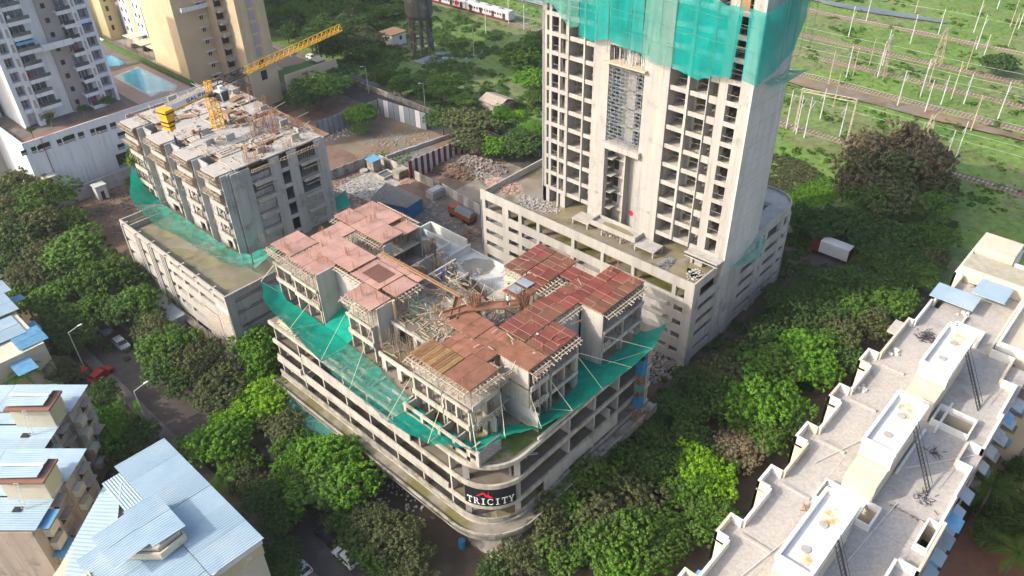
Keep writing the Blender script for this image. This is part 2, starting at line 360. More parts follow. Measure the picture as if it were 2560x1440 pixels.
# ================================================================== high-rise and its parking podium
TX = 97.75
tw = thing('unfinished_tower', 'tall bare concrete tower on its parking podium, top storeys wrapped in green netting', 'tower', (108, 65, G))
ARC = arc(121.5, 51.9, 5.0, -90, 0, 10)
path = [(90.6, 93.4), (90.6, 46.9)]+ARC+[(126.5, 93.4)]
slots = [(12.2, 14.1), (9.45, 10.5), (6.65, 7.7), (4.05, 5.1), (1.0, 2.0)]
bands = [(14.1, 15.85), (10.5, 12.2), (7.7, 9.45), (5.1, 6.65), (2.0, 4.05), (-.6, 1.0)]
MB().box(90.86, 126.5, 93.15, 93.4, 13.9, 15.3).build('parapet', 'concrete', tw)
for z0, z1 in bands:
    b = MB().ring(path, .25, z0, z1); b.build('parapet' if z1 > 15 else 'spandrel', 'concrete', tw)
# piers in front of the slots, 3 mm proud
ys = [(92.2, 93.4), (86.3, 87.8), (83.0, 83.8), (78.7, 79.4), (70.7, 71.4), (64.4, 65.0), (58.1, 58.7), (50.1, 50.8), (46.903, 48.5)]
for y0, y1 in ys:
    b = MB().box(90.597, 91.3, y0, y1, G-.3, 14.1); b.build('pier', 'concrete', tw)
for x0, x1 in [(91.35, 92.6), (98.0, 106.2), (111.6, 112.9), (113.4, 114.6), (119.5, 120.6)]:
    MB().box(x0, x1, 46.897, 47.6, G-.3, 14.1).build('pier', 'concrete_grey', tw)
b = MB()
for a in (20, 50, 80): b.cyl((121.5+4.8*math.cos(R(a-90)), 51.9+4.8*math.sin(R(a-90)), G), (121.5+4.8*math.cos(R(a-90)), 51.9+4.8*math.sin(R(a-90)), 14.1), .45)
b.build('column', 'concrete_grey', tw)
inner = [(90.86, 93.2), (90.86, 47.16)]+arc(121.5, 51.9, 4.74, -90, 0, 8)+[(126.24, 93.2)]
for k, z in enumerate((.7, 3.3, 6.0, 8.75, 11.3)): MB().prism(inner, z-.25, z).build('floor_slab', 'deck_wet' if k == 4 else 'concrete_grey', tw)
# deck with the light well on its south-east side
for q in ([(90.86, 93.2), (90.86, 47.16), (109, 47.16), (109, 93.2)], [(109, 93.2), (109, 56.6), (126.2, 56.6), (126.2, 93.2)], [(109, 50.0), (109, 47.16), (121.5, 47.16), (123.5, 47.6), (125.6, 49.5), (126.2, 51.9), (126.2, 56.6), (121.2, 56.6), (121.2, 50.0)]):
    e_ = 1.45 if q[0][0] > 100 else 0; MB().prism(q, 13.75+e_, 14.0+e_).build('deck', 'concrete' if e_ else 'deck_wet', tw)
b = MB(); b.ring([(109.2, 50.2), (121, 50.2), (121, 56.4), (109.2, 56.4)], .18, 14.0, 14.5, True); b.build('kerb', 'concrete', tw)
b = MB()
for z in (3.3, 6, 8.75, 11.3, 14.4): b.ring([(109.2, 50.0), (121.1, 50.0), (121.1, 56.5), (109.2, 56.5)], .3, z-.2, z+.9, True)
for x in (110, 113, 117): b.box(x, x+.4, 50.3, 56, 10, 10.4)
b.build('light_well_wall', 'concrete_grey', tw)
b = MB()
for x in np.arange(95, 124, 6.5):
    for y in (52, 58.4, 64.7, 71, 79, 86.5): b.box(x, x+.5, y-.25, y+.45, G, 13.75)
b.build('column', 'concrete_grey', tw, kind='stuff')
MB().box(122.8, 126.2, 62, 62.25, 15.45, 15.9).box(117, 126.2, 59, 59.25, 15.45, 15.7).box(112, 112.3, 47.5, 50, 15.45, 15.6).build('kerb', 'concrete', tw)
# puddles
def blob(cx, cy, rx, ry, z, n=18, rot=0, seed=0):
    rr = random.Random(seed); k = [rr.uniform(.7, 1.15) for _ in range(n)]; c, s_ = math.cos(rot), math.sin(rot); o = []
    for i in range(n):
        a = 2*math.pi*i/n; r = (k[i]+k[i-1]+k[(i+1) % n])/3; X, Y = rx*r*math.cos(a), ry*r*math.sin(a); o.append((cx+X*c-Y*s_, cy+X*s_+Y*c, z))
    return o
b = MB()
for i, (x, y, rx, ry) in enumerate(((93.2, 67.6, 1.6, 3.0), (93.5, 54.5, 1.7, 4.0), (93, 81.5, 1.5, 1.8), (93, 85.6, 1.6, 1.2), (92.8, 75, 1.3, 1.6))): p = blob(x, y, rx, ry, 11.306, seed=i); b.raw(p, [tuple(range(len(p)))])
b.build('puddle', 'algae_puddle', tw); b = MB()
for i, (x, y, rx, ry) in enumerate(((98, 49.5, 4, 2.6), (99.5, 56.3, 3.8, 3.0), (94.5, 51, 1.8, 3.0), (98, 78, 4, 3.2))): p = blob(x, y, rx, ry, 14.006, seed=i+9); b.raw(p, [tuple(range(len(p)))])
b.build('puddle', 'puddle', tw)
# ---- the shaft above
LV = [17.05+3.16*k for k in range(17)]; ZT = 66.5
def vwall(name, x0, x1, y0, y1, z0=14.0, z1=ZT, m='concrete_new'): MB().box(x0, x1, y0, y1, z0, z1).build(name, m, tw)
vwall('shear_wall', TX, 108.4, 46.1, 46.45, 14.0, ZT, 'concrete_side_fill'); vwall('end_wall', 108.21, 108.4, 46.46, 84.2, 17); vwall('pier', TX, 98.2, 46.45, 47.05)
vwall('pier', TX+.02, 99.0, 48.0-.45, 48.0, 16.9); vwall('pier', TX, 99.2, 49.9, 51.3); vwall('pier', TX, 98.4, 47.06, 47.54, 16.9, ZT)
vwall('fin', TX-.25, 99.4, 52.75, 52.9, 16.9); vwall('fin', TX-.25, 99.4, 55.9, 56.3, 16.9)
vwall('shear_wall', TX-.25, 98.6, 59.3, 63.7, 14.0); vwall('shear_wall', TX-.25, 98.6, 70.3, 73.4, 14.0)
vwall('shear_wall', 98.6, 106, 59.3, 59.6, 14.0); vwall('fin', TX-.2, 99.6, 75.2, 75.5, 16.9); vwall('fin', TX-.2, 99.6, 78.5, 78.75, 16.9)
vwall('pier', TX, 98.3, 80.35, 80.75); vwall('pier', TX, 98.1, 82.2, 82.75, 16.9); vwall('pier', TX, 99.8, 83.25, 84.2)
vwall('wall', 99.9, 112, 84.0, 84.3, 16.9)
for x, y0, y1 in ((97.75, 51.4, 52.3), (97.9, 78.6, 80.2)): vwall('column', x, x+2.4, y0+.3, y1-.2, 14, 17.05)
vwall('column', TX, 99.9, 82.5, 84.15, 14, 17)
vwall('column', 104, 106, 50, 50.7, 14, 17.05); vwall('column', 104, 106, 78, 78.7, 14, 17.05)
for k, z in enumerate(LV):
    b = MB().box(TX+.05, 108.2, 46.46, 59.29, z-.22, z).box(TX+.05, 108.2, 73.41, 84.0, z-.22, z).box(99.6, 108.2, 59.61, 73.4, z-.22, z)
    b.build('floor_slab', 'concrete', tw)
    MB().box(TX-.003, 108.403, 46.085, 46.1, z-.06, z-.02).box(TX-.262, TX-.25, 59.3, 63.7, z-.06, z-.02).box(TX-.262, TX-.25, 70.3, 73.4, z-.06, z-.02).build('pour_joint', 'seam', tw)
    # upstands along the open edges
    for y0, y1 in ((47.55-.0, 49.88), (52.91, 55.88), (56.31, 59.28), (73.42, 75.18), (75.52, 78.48), (78.77, 80.33), (80.77, 82.18), (82.77, 83.23)):
        h0, h1 = (.30, .42) if y0 > 52 and y1 < 60 or 73 < y0 < 80 else (.25, .45)
        MB().box(TX-.02, TX+.16, y0, y1, z-h0, z+h1).build('edge_beam', 'concrete_new', tw)
    MB().box(TX-.02, TX+.2, 51.32, 52.73, z-.6, z+.5).build('edge_beam', 'concrete_new', tw)
    # recessed wall line: full panels and window jambs
    if k < 16:
        zz = z+3.16-.23
        b = MB().box(99.4, 99.6, 53.0, 53.9, z, zz).box(99.4, 99.6, 55.5, 55.9, z, zz).box(99.4, 99.6, 56.3, 57.2, z, zz)
        b.box(99.4, 99.6, 51.4, 52.3, z, zz-.45).box(99.5, 99.7, 73.5, 74.6, z, zz).box(99.7, 99.9, 75.5, 76.1, z, zz).box(98.5, 98.7, 78.8, 79.9, z, zz-.5)
        b.box(98.9, 99.1, 80.8, 81.1, z, zz).box(104, 104.2, 47, 59, z, zz).box(104, 104.2, 73.6, 83.9, z, zz).box(100, 105.8, 52.4, 52.6, z, zz).box(100, 105.8, 78.5, 78.7, z, zz)
        b.build('partition_wall', 'concrete', tw)
        if k > 0:
            b = MB()
            for y0, y1 in ((53.9, 55.5), (57.2, 59.2), (76.1, 78.4)): b.box(99.45, 99.5, y0, y1, z+1.1, z+1.14)
            for y0, y1 in ((48.0, 49.9), (80.76, 82.2)): b.box(97.95, 98.0, y0, y1, z+1.3, z+1.34)
            b.build('guard_rail', 'concrete_new', tw)
        if k % 4 in (1, 2) or k in (4, 7):
            b = MB(); p = blob(TX+.9, 54.3, .55, 1.1, z+.006, seed=k); b.raw(p, [tuple(range(len(p)))]); p = blob(TX+.9, 77, .5, 1.1, z+.006, seed=k+3); b.raw(p, [tuple(range(len(p)))]); b.build('puddle', 'puddle', tw)
        b = MB(); b.box(99.8, 103.8, 49.96, 50.0, z, z+1); rr = random.Random(k)
        for q in range(5):
            x, y, s_ = rr.uniform(99.8, 102), rr.choice([rr.uniform(47, 59), rr.uniform(74, 83)]), rr.uniform(.15, .5); b.box(x, x+s_, y, y+s_*1.4, z+.002, z+s_*.7)
        b.build('stored_rubble', 'rubble', tw, kind='stuff')
# lift and stair core between the two solid walls
b = MB().box(99.4, 99.65, 63.7, 66.6, 14, 30.2).box(100.4, 100.65, 66.6, 70.3, 14, ZT); b.build('core_wall', 'concrete_new', tw)
b = MB().box(98.0, 100.4, 66.4, 66.65, 14, 30.3); b.build('core_wall', 'concrete', tw)
for k in range(5):
    z = 17.6+3.16*k; MB().box(98.0, 99.5, 70.0-1.0, 70.3, z-.12, z).build('stair_landing', 'concrete', tw); MB().box(100.36, 100.4, 69.2, 70.2, z+.2, z+1.9).build('door_opening', 'window_dark', tw)
MB().box(TX-.9, 99, 63.2, 70.9, 29.4, 30.4).build('transfer_beam', 'concrete_new', tw)
b = MB()
for z in np.arange(30.8, 43.6, .62):
    b.box(TX-.3, TX-.26, 63.8, 70.2, z, z+.045); b.box(TX-.0, TX+.04, 63.8, 70.2, z+.3, z+.34)
for y in np.arange(63.9, 70.3, .8): b.box(TX-.34, TX-.3, y, y+.045, 30.5, 43.6)
for i in range(9):
    for j in range(20): y = 63.9+j*.32; z = 30.8+i*1.4; 0
for i in range(10):
    for y in (63.9, 65.5, 67.1, 68.7): z = 30.9+i*1.26; b.bar((TX-.15, y, z), (TX-.15, y+1.5, z+1.2), .04); b.bar((TX-.15, y+1.5, z), (TX-.15, y, z+1.2), .04)
b.build('scaffold', 'galvanized', tw)
MB().box(99.6, 99.8, 66.4, 67.7, 30.4, 47).build('core_wall', 'concrete_new', tw)
MB().box(TX-1.0, 99.5, 63.2, 70.9, 43.7, 43.95).build('work_platform', 'timber', tw)
MB().box(TX-.55, 99.5, 63.3, 70.7, 46.6, 48.0).build('lintel_beam', 'concrete_new', tw)
b = MB(); rr = random.Random(5)
for i in range(34): y = rr.uniform(64, 70); x = rr.uniform(TX-.5, 99.2); b.bar((x, y, 43.95), (x+rr.uniform(-.1, .1), y+rr.uniform(-.2, .2), 43.95+rr.uniform(1.2, 2.7)), rr.uniform(.05, .18), .05)
b.build('hanging_sheeting', 'cloth_white', tw)
MB().box(TX-.06, TX-.02+.04, 46.2, 84, 50.55, 50.7).build('catch_platform', 'timber', tw)
# low blocks on the deck in front of the core
b = MB().box(95.1, 97.45, 61.4, 70.6, 15.35, 15.62); b.ring([(95.0, 61.3), (97.49, 61.3), (97.49, 70.7), (95.0, 70.7)], .15, 15.2, 16.15, True); b.build('canopy_slab', 'concrete_new', tw)
b = MB(); p = blob(96.3, 66, .9, 3.9, 15.626, seed=44); b.raw(p, [tuple(range(len(p)))]); b.build('puddle', 'puddle', tw)
b = MB().box(94.6, 97.4, 70.9, 74.6, 15.0, 15.25).box(94.6, 97.4, 57.2, 61.2, 15.0, 15.25)
for x, y in ((94.7, 74.3), (94.7, 71.1), (94.7, 60.9), (94.7, 57.3), (94.8, 64), (94.8, 68)): b.box(x, x+.25, y, y+.25, 14, 15.0)
b.box(97.0, 97.4, 57.2, 61.2, 14, 15).box(97.0, 97.4, 70.9, 74.6, 14, 15); b.build('stair_head', 'concrete_new', tw)
# lintel canopy at the near corner
MB().box(95.6, TX-.03, 46.2, 52.2, 16.75, 17.0).box(95.6, 95.8, 46.2, 52.2, 16.5, 17.35).build('canopy_slab', 'concrete_new', tw)
b = MB()   # hatch patches on the solid walls, cable conduit, downpipes
for y in (60.6, 71.4): b.box(TX-.29, TX-.25, y, y+.5, 20, 20.5)
b.cyl((97.6, 83.9, 14), (97.6, 83.9, 49), .06, n=6); b.cyl((90.5, 93.2, -1), (90.5, 93.2, 13.8), .09, n=6)
b.build('downpipe', 'galvanized', tw)
b = MB(); b.cyl((97.45, 64.2, 19.4), (97.49, 64.2, 19.4), .42, n=14)
MB().cyl((99.36, 65.4, 17.5), (99.4, 65.4, 17.5), .5, n=14).build('painted_disc', 'sign_red', tw)
# starter bars and brown ply boxes at the top working level
b = MB()
for y in np.arange(47, 84, 1.4): b.box(TX+.3, TX+.36, y, y+.06, 57.9, 60.5)
b.build('starter_bars', 'rust', tw, kind='stuff')
for y0, y1, m in ((48.5, 51.2, 'timber_brown'), (53, 53.8, 'timber_brown'), (46.2, 47.2, 'timber_brown'), (57, 60, 'concrete_new'), (64, 69, 'concrete_new')): MB().box(TX+.05, TX+.5, y0, y1, 54.75, 61).build('wall_formwork', m, tw)
b = MB().box(99, 108, 46.04, 46.09, 57.2, 60.6); b.build('wall_formwork', 'timber_brown', tw)
# ---------------- vertical debris netting round the working levels
def netsheet(name, m, top, bot, lab, n=24, k=8, sag=.35, seed=1, group=None):
    rr = random.Random(seed)
    def lerp(pl, t):
        L = [0]
        for a, c in zip(pl, pl[1:]): L.append(L[-1]+(Vector(c)-Vector(a)).length)
        d = t*L[-1]
        for i in range(len(pl)-1):
            if d <= L[i+1] or i == len(pl)-2:
                f_ = (d-L[i])/max(L[i+1]-L[i], 1e-6); return Vector(pl[i]).lerp(Vector(pl[i+1]), f_)
    rows = []
    for i in range(n+1):
        a = lerp(top, i/n); c = lerp(bot, i/n); r = []
        for j in range(k+1):
            t = j/k; p = a.lerp(c, t); e = 4*t*(1-t)
            o = mn.noise(Vector((p.x*.45+seed, p.y*.45, p.z*.15)))*sag+mn.noise(Vector((p.x*1.7+seed, p.y*1.7, p.z*.22)))*sag*.55
            r.append(p+Vector((o*.6-e*sag*.1, o*.5, -e*sag*(.75+.35*mn.noise(Vector((i*.35, seed, 0)))))))
        rows.append(r)
    b = MB().grid(rows); o = b.build(name, m, smooth=True); return tag(o, lab, 'netting', group)
X = TX-1.5
netsheet('safety_net', 'netting_teal_pale', [(X, 85.6, 60), (X, 75.5, 60)], [(X+.4, 85.5, 50.9), (X+.2, 81, 50.6), (X, 77.5, 47.8), (X, 75.6, 48.4)], 'pale faded green net over the left end of the tower front, frayed below', seed=1)
netsheet('safety_net', 'netting_teal', [(X, 75.4, 60), (X, 70, 60.2)], [(X, 75.4, 47.0), (X, 73, 46.6), (X, 70, 47.6)], 'bright turquoise net strip left of the scaffolded shaft on the tower front', seed=2)
netsheet('safety_net', 'netting_teal', [(X, 69.9, 60.2), (X, 63.8, 59.5)], [(X, 69.9, 47.6), (X, 67, 46.9), (X, 63.8, 46.8)], 'turquoise net with wide pale bands hanging directly above the scaffolded shaft', seed=3)
netsheet('safety_net', 'netting_teal_pale', [(X, 63.7, 58.0), (X, 60, 55.9), (X, 58.4, 56.4)], [(X, 63.7, 46.2), (X, 61, 45.9), (X, 58.4, 46.0)], 'washed-out green net with a drooping top edge above the right solid wall of the tower', seed=4)
netsheet('safety_net', 'netting_teal', [(X, 58.3, 55.4), (X, 57.2, 57.4), (X, 55, 56.2), (X, 53.5, 56.8), (X, 51, 56.2), (X, 48.5, 56.4)], [(X, 58.3, 46.0), (X, 54, 45.2), (X, 51.6, 46.3), (X, 48.9, 46.8)], 'wide deep-turquoise net with a scalloped top edge on the right half of the tower front', n=36, seed=5)
netsheet('safety_net', 'netting_teal', [(X-.1, 47.6, 56.4), (X, 45.2, 56.2), (100, 44.6, 57), (104, 44.4, 58.4), (107.2, 44.6, 61)], [(X, 47.3, 46.9), (X+.2, 45.2, 46.4), (100, 44.6, 47.6), (104, 44.2, 49.6), (107.0, 44.6, 53.0)], 'turquoise net wrapping round the right-hand corner of the tower', n=36, seed=6)
netsheet('safety_net', 'netting_faint' if 'netting_faint' in M else 'netting_fade', [(100.5, 46, 45.5), (108, 46, 45.2)], [(100.6, 43.4, 45.8), (108.3, 42.6, 46.4)], 'small see-through catch net on struts below the corner netting of the tower', n=12, seed=7)
b = MB()
for y in (85.5, 78, 75.4, 72, 69.9, 66, 63.7, 60.8, 58.3, 55, 52.3, 49, 47.3, 45.2): b.cyl((X-.06, y, rnd(45.5, 47)), (X-.06, y+rnd(-.2, .2), 59.5), .035, n=5, cap=False)
for x in (100.5, 103.5, 106.5, 109.5): b.cyl((x, 44.3, 48), (x, 44.3, 59), .035, n=5, cap=False)
for z in (48.6, 51.4, 54.6): b.bar((X-.08, 85, z+2), (X-.08, 45.4, z-.6), .05)
for y in (84, 70, 60, 50): b.bar((TX, y, 57), (X, y, 55.5), .06); b.bar((TX, y, 49), (X, y, 48.5), .06)
tag(b.build('net_scaffold', 'netting_teal_pale'), 'thin scaffold tubes and cords carrying the tower\'s green netting', 'scaffold')
netsheet('safety_net', 'netting_fade', [(95.5, 87.5, 50.2), (TX, 84.4, 50.9)], [(94.6, 84.4, 51.8), (TX-.1, 82, 50.8)], 'torn grey catch net at the left tower edge under the pale net', n=10, seed=8)
netsheet('safety_net', 'netting_teal_pale', [(99.8, 46.0, 14.6), (104, 45.9, 14.9), (108.5, 46.0, 17)], [(98.6, 44.2, 16.4), (103.5, 43.2, 15.2), (109.3, 44.8, 16)], 'small light green catch net slung outside the podium parapet at the foot of the tower', n=14, seed=9)
# ================================================================== front building with the TRICITY banner
FX, FY = 42.4, 44.3
fb = thing('unfinished_building', 'half-built block with red and pink shuttering and a black banner at its rounded corner', 'building', (58, 66, G))
RD = 6.0
farc = arc(FX+RD, FY+RD, RD, 180, 270, 10)
def fpath(o=0.0, y1=91.0, x1=76.0): return [(FX+o, y1)]+arc(FX+RD, FY+RD, RD-o, 180, 270, 10)+[(x1, FY+o)]
for k, z in enumerate((3.7, 7.2, 11.0, 14.6)):
    pts = [(p[0], p[1]) for p in fpath(.03)]+[(76.0, 91.0)]
    MB().prism(pts, z-.25, z).build('floor_slab', ('concrete_old', 'mud_shade_floor', 'mud_shade_floor', 'deck_wet')[k], fb)  # two middle floors coloured dark, interior shade put into their tone
    if z == 14.6: MB().ring(fpath(.0), .35, z-.5, z+.12).build('edge_beam', 'concrete_stained', fb)
    else: MB().ring(fpath(.0), .3, z-.5, z+.18).build('edge_beam', 'concrete_stained', fb)
MB().ring([(FX, 83.2), (FX, 59.2)], .18, 11.18, 12.45).build('parapet', 'concrete_new', fb)
MB().ring([(FX-.02, 90.6), (FX-.02, 84.6), (FX+2.6, 84.6)], .18, 7.38, 8.35).build('parapet', 'concrete', fb)
MB().ring([(FX+2.4, 83.4), (FX-.02, 83.4), (FX-.02, 52.3)], .18, 7.38, 8.35).build('parapet', 'concrete', fb)
MB().ring([(FX, 90.4), (FX, 83.6)], .12, 11.19, 11.5).build('parapet', 'concrete', fb)
MB().box(FX-.05, FX+.2, 83.35, 83.6, 6.6, 11.5).build('fin', 'concrete', fb)
# upper ring beams at the rounded corner and along the shaded side
MB().ring([(FX+8.5, FY), (76, FY)], .3, 15.05, 15.5).build('edge_beam', 'concrete_stained', fb)
MB().ring([(52, FY-.02), (68, FY-.02)], .2, 4.9, 7.0).build('parapet', 'concrete_grey', fb)
MB().ring([(66, FY-.02), (66, FY+2.5)], .2, 7.38, 9.2).build('parapet', 'concrete_grey', fb)
MB().ring([(47.2, 55.6), (47.2, 51.3), (50.0, 51.3)], .25, 14.6, 15.8).build('parapet', 'concrete', fb)
# canopy round the first floor
for z0, z1, o, t in ((4.2, 4.9, .0, .16), (3.35, 3.9, -1.7, .18)): MB().ring(fpath(o, 91.0, 57.0 if o < 0 else 56), t, z0, z1).build('canopy_kerb', 'concrete_old', fb)
cp = fpath(-1.55, 91.0, 57.0); ci = fpath(.3, 91.0, 57.0)
MB().prism(cp+ci[::-1], 3.3, 3.55).build('canopy_slab', 'canopy', fb)
b = MB(); o1 = fpath(-1.9, 91, 57); o2 = fpath(-1.5, 91, 57)
for i in range(len(o1)-1): b.raw([(*o1[i], 3.6), (*o1[i+1], 3.6), (*o2[i+1], 2.3), (*o2[i], 2.3)], [(0, 1, 2, 3)])
b.build('canopy_fascia', 'concrete_old', fb)
MB().ring([(57, FY-1.6), (76, FY-1.6)], .2, 2.3, 4.0).build('canopy_fascia', 'concrete_old', fb)
MB().ring([(57.2, FY-1.4), (76, FY-1.4)], 1.2, 3.3, 3.5).build('canopy_slab', 'concrete_old', fb)
# columns: west
for i, y in enumerate((90.2, 84.2, 78.9, 73.5, 68.2, 62.9, 57.6, 52.0)):
    for z0, z1 in ((G, 3.45), (3.7, 6.7), (7.2, 10.5), (11.0, 14.1)):
        d = .25 if z0 > 3 else .7
        MB().box(FX+.31, FX+1.2, y-d/2, y+d/2, z0, z1).build('column', 'concrete_stained', fb)
        MB().box(48, 48.6, y-.3, y+.3, z0, z1).build('column', 'concrete_grey', fb)
for x in (57.4, 62.8, 68.2, 75.4):
    for z0, z1 in ((G, 3.45), (3.7, 6.7), (7.2, 10.5), (11.0, 14.1)):
        MB().box(x-.15, x+.15, FY+.31, FY+2.4, z0, z1).build('column', 'concrete_grey', fb)
        MB().box(x-.3, x+.3, 51.4, 52.1, z0, z1).build('column', 'concrete_grey', fb)
for a, r0 in ((188, 1.05), (262, 1.05)):
    x, y = FX+RD+(RD-.75)*math.cos(R(a)), FY+RD+(RD-.75)*math.sin(R(a))
    for z0, z1 in ((G, 3.45), (3.7, 6.7), (7.2, 10.5), (11.0, 14.1)): MB().cyl((x, y, z0), (x, y, z1), .55, n=4).build('column', 'concrete_new', fb)
for z in (11.0,):      # opened-up corner bay with crossing beams
    b = MB(); b.bar((43.6, 52, z+1.2), (52, 45.5, z-.2), .35, .5); b.bar((52.5, 51.5, z+.6), (47, 45.6, z+.1), .3, .45); b.bar((47, 55, z+1.8), (50.5, 46, z), .3, .4)
    b.build('raking_beam', 'concrete', fb)
b = MB()
for i in range(6): b.bar((48.6+i*.35, 46.2, 11.1), (49.2+rnd(-.5, .5), 47+rnd(0, .6), 13.4), .09)
b.build('prop', 'timber', fb)
b = MB().box(48.2, 48.45, 49.0, 52.2, 14.6, 17.6).box(50, 50.25, 52, 58, 14.6, 17.6); b.build('wall', 'concrete_new', fb)
MB().box(43.4, 47.2, 47.2, 47.42, 14.61, 17.1).build('block_wall', 'blockwork_x', fb); MB().box(43.1, 43.39, 47.0, 47.5, 14.61, 17.2).build('column', 'concrete', fb)
for y0, y1 in ((48.6, 49.2), (51.2, 51.7), (53.8, 54.3), (57.0, 57.5), (60.2, 60.7)): MB().box(43.2, 43.5, y0, y1, 14.61, 16.7).box(43.5, 45.2, y0+.1, y0+.3, 14.61, 16.3).build('column', 'concrete_stained', fb)
MB().box(43.15, 43.45, 47.5, 60.7, 16.3, 16.65).box(43.2, 43.4, 47.5, 60.5, 14.61, 15.2).build('edge_beam', 'concrete_stained', fb)
for y0 in np.arange(62, 90, 5.6): MB().box(42.8, 46.0, y0, y0+.3, 14.61, 14.95).build('cross_beam', 'concrete_new', fb); MB().box(44.6, 45.0, y0+.35, y0+5.4, 14.61, 14.98).build('edge_beam', 'concrete_new', fb)
for y0 in np.arange(63.5, 88, 5.6): MB().box(43.3, 43.5, y0, y0+3.6, 14.61, 15.1).build('upstand', 'concrete_stained', fb)
MB().box(52.2, 52.45, 45.6, 52.2, 14.6, 17.7).build('wall', 'concrete_grey', fb)
# back walls / dark cores inside
MB().box(53.5, 53.8, 55, 90, G, 14.3).box(54, 75, 56, 56.3, G, 14.3).box(49, 49.3, 60, 75, 3.7, 14.2).build('core_wall', 'concrete_grey', fb)
MB().prism([(FX+.5, 50.6), (44.2, 47.2), (47.0, 45.2), (55, 44.8), (56.8, 46.8), (49.5, 49.1), (47.5, 51)], 14.6, 14.612).build('wet_floor', 'algae_puddle', fb); b = MB()
p = blob(46, 66.5, .9, 2.6, 11.006, seed=5); b.raw(p, [tuple(range(len(p)))]); p = blob(48, 46.5, 3, 1.2, 3.72, seed=8); b.raw(p, [tuple(range(len(p)))]); b.build('puddle', 'puddle', fb)
MB().box(FX+.5, FX+1.9, 85, 89.6, 14.61, 14.66).build('ply_sheet', 'plaster_yellow', fb)
MB().prism([(43.2, 43.2), (47.5, 42.2), (51.5, 45), (47, 49), (42.5, 49)], G, -.9).build('plinth', 'concrete_old', fb)
# east part of the podium deck: white-washed tank bays
b = MB().box(69.2, 76.0, 56.5, 91.0, 14.6, 14.75); b.build('tank_floor', 'whitewash', fb)
for x0, x1, y0, y1, h in ((75.75, 76.0, 82.0, 91.0, 16.6), (68.9, 76.0, 90.8, 91.05, 16.6), (73.7, 73.95, 84.0, 90.7, 16.2), (68.9, 73.7, 83.9, 84.15, 16.2), (68.9, 75.74, 81.0, 81.25, 16.2), (75.8, 76.0, 57, 81.9, 15.15)):
    MB().box(x0, x1, y0, y1, 14.75, h).build('tank_wall', 'whitewash', fb)
b = MB(); p = blob(71.5, 87.5, 2.3, 2.9, 14.757, seed=21); b.raw(p, [tuple(range(len(p)))]); b.build('puddle', 'puddle', fb)
b = MB(); p = blob(73.3, 77.0, 2.5, 3.0, 14.757, seed=22, n=26); b.raw(p, [tuple(range(len(p)))]); p = blob(74.8, 61, 1.6, 3, 14.757, seed=24); b.raw(p, [tuple(range(len(p)))]); b.build('mud_patch', 'deck_dry', fb)
MB().box(69, 69.25, 72, 79, 14.75, 15.3).box(76.003, 76.3, 44.4, 91, 14.0, 14.6).build('kerb', 'whitewash', fb)
MB().box(75.7, 76.0, 44.6, 90.9, G, 14.3).build('end_wall', 'concrete_grey', fb)
# ---------------- storeys above the podium, cruciform plan
ZR = 23.9
wings = [  # x0, x1, y0, y1, z offset, surface, panel dx, dy
 (47.9, 52.85, 90.1, 95.3, .00, 'ply_pink', 2.44, 2.6), (47.5, 52.85, 83.6, 90.0, -.12, 'ply_pink', 2.65, 3.1), (53.0, 58.8, 88.3, 92.3, .05, 'ply_pink', 2.85, 1.95),
 (51.1, 56.0, 80.0, 88.2, .10, 'ply_pink', 4.8, 4.0), (51.1, 55.9, 73.9, 79.9, -.02, 'ply_pink', 4.7, 2.9), (56.1, 57.2, 71.2, 81.0, -.1, 'ply_pink', 1.0, 2.4),
 (47.4, 51.0, 71.0, 76.7, -.05, 'ply_pink', 3.5, 2.75), (51.7, 55.7, 70.8, 73.8, -.06, 'ply_pink', 3.9, 2.9),
 (59.1, 62.3, 90.2, 94.5, .05, 'ply_pink', 3.1, 4.2), (62.45, 66.3, 86.0, 93.7, .0, 'ply_pink', 3.8, 3.75), (58.9, 63.0, 82.2, 90.1, .06, 'ply_pink', 4.0, 3.8), (63.1, 66.2, 82.4, 85.8, -.25, 'ply_pink', 3, 3.3),
 (45.1, 48.9, 54.7, 60.6, .0, 'ply_olive', 3.9, .42), (45.2, 50.2, 50.1, 54.6, -.02, 'ply_rust', 4.9, 2.2), (49.0, 52.0, 54.7, 59.0, -.04, 'ply_rust', 1.5, 1.4),
 (50.3, 56.0, 52.2, 56.4, -.05, 'ply_rust', 1.85, 2.0), (52.2, 55.8, 47.1, 52.1, .06, 'ply_rust', 3.5, 4.9), (52.4, 56.5, 56.6, 61.5, -.1, 'ply_rust', 1.3, 2.4),
 (56.1, 61.7, 47.1, 51.0, .02, 'ply_red', 1.22, 2.44), (56.1, 64.6, 51.1, 55.6, .10, 'ply_red', 1.22, 2.2), (64.7, 72.9, 51.1, 54.9, .06, 'ply_red', 1.22, 1.9),
 (66.8, 76.2, 47.1, 51.0, .12, 'ply_red', 1.22, 1.95), (70.2, 73.0, 55.0, 57.2, .0, 'ply_red', 1.3, 2.2), (73.0, 76.4, 51.1, 53.0, .10, 'ply_red', 1.22, 1.9),
 (66.4, 74.3, 61.1, 64.5, .08, 'ply_red', 1.22, 1.7), (68.0, 74.3, 57.3, 61.0, .03, 'ply_red', 1.22, 1.85), (62.4, 67.9, 57.3, 60.95, -.1, 'ply_red', 1.22, 1.8)]
tapes = MB()
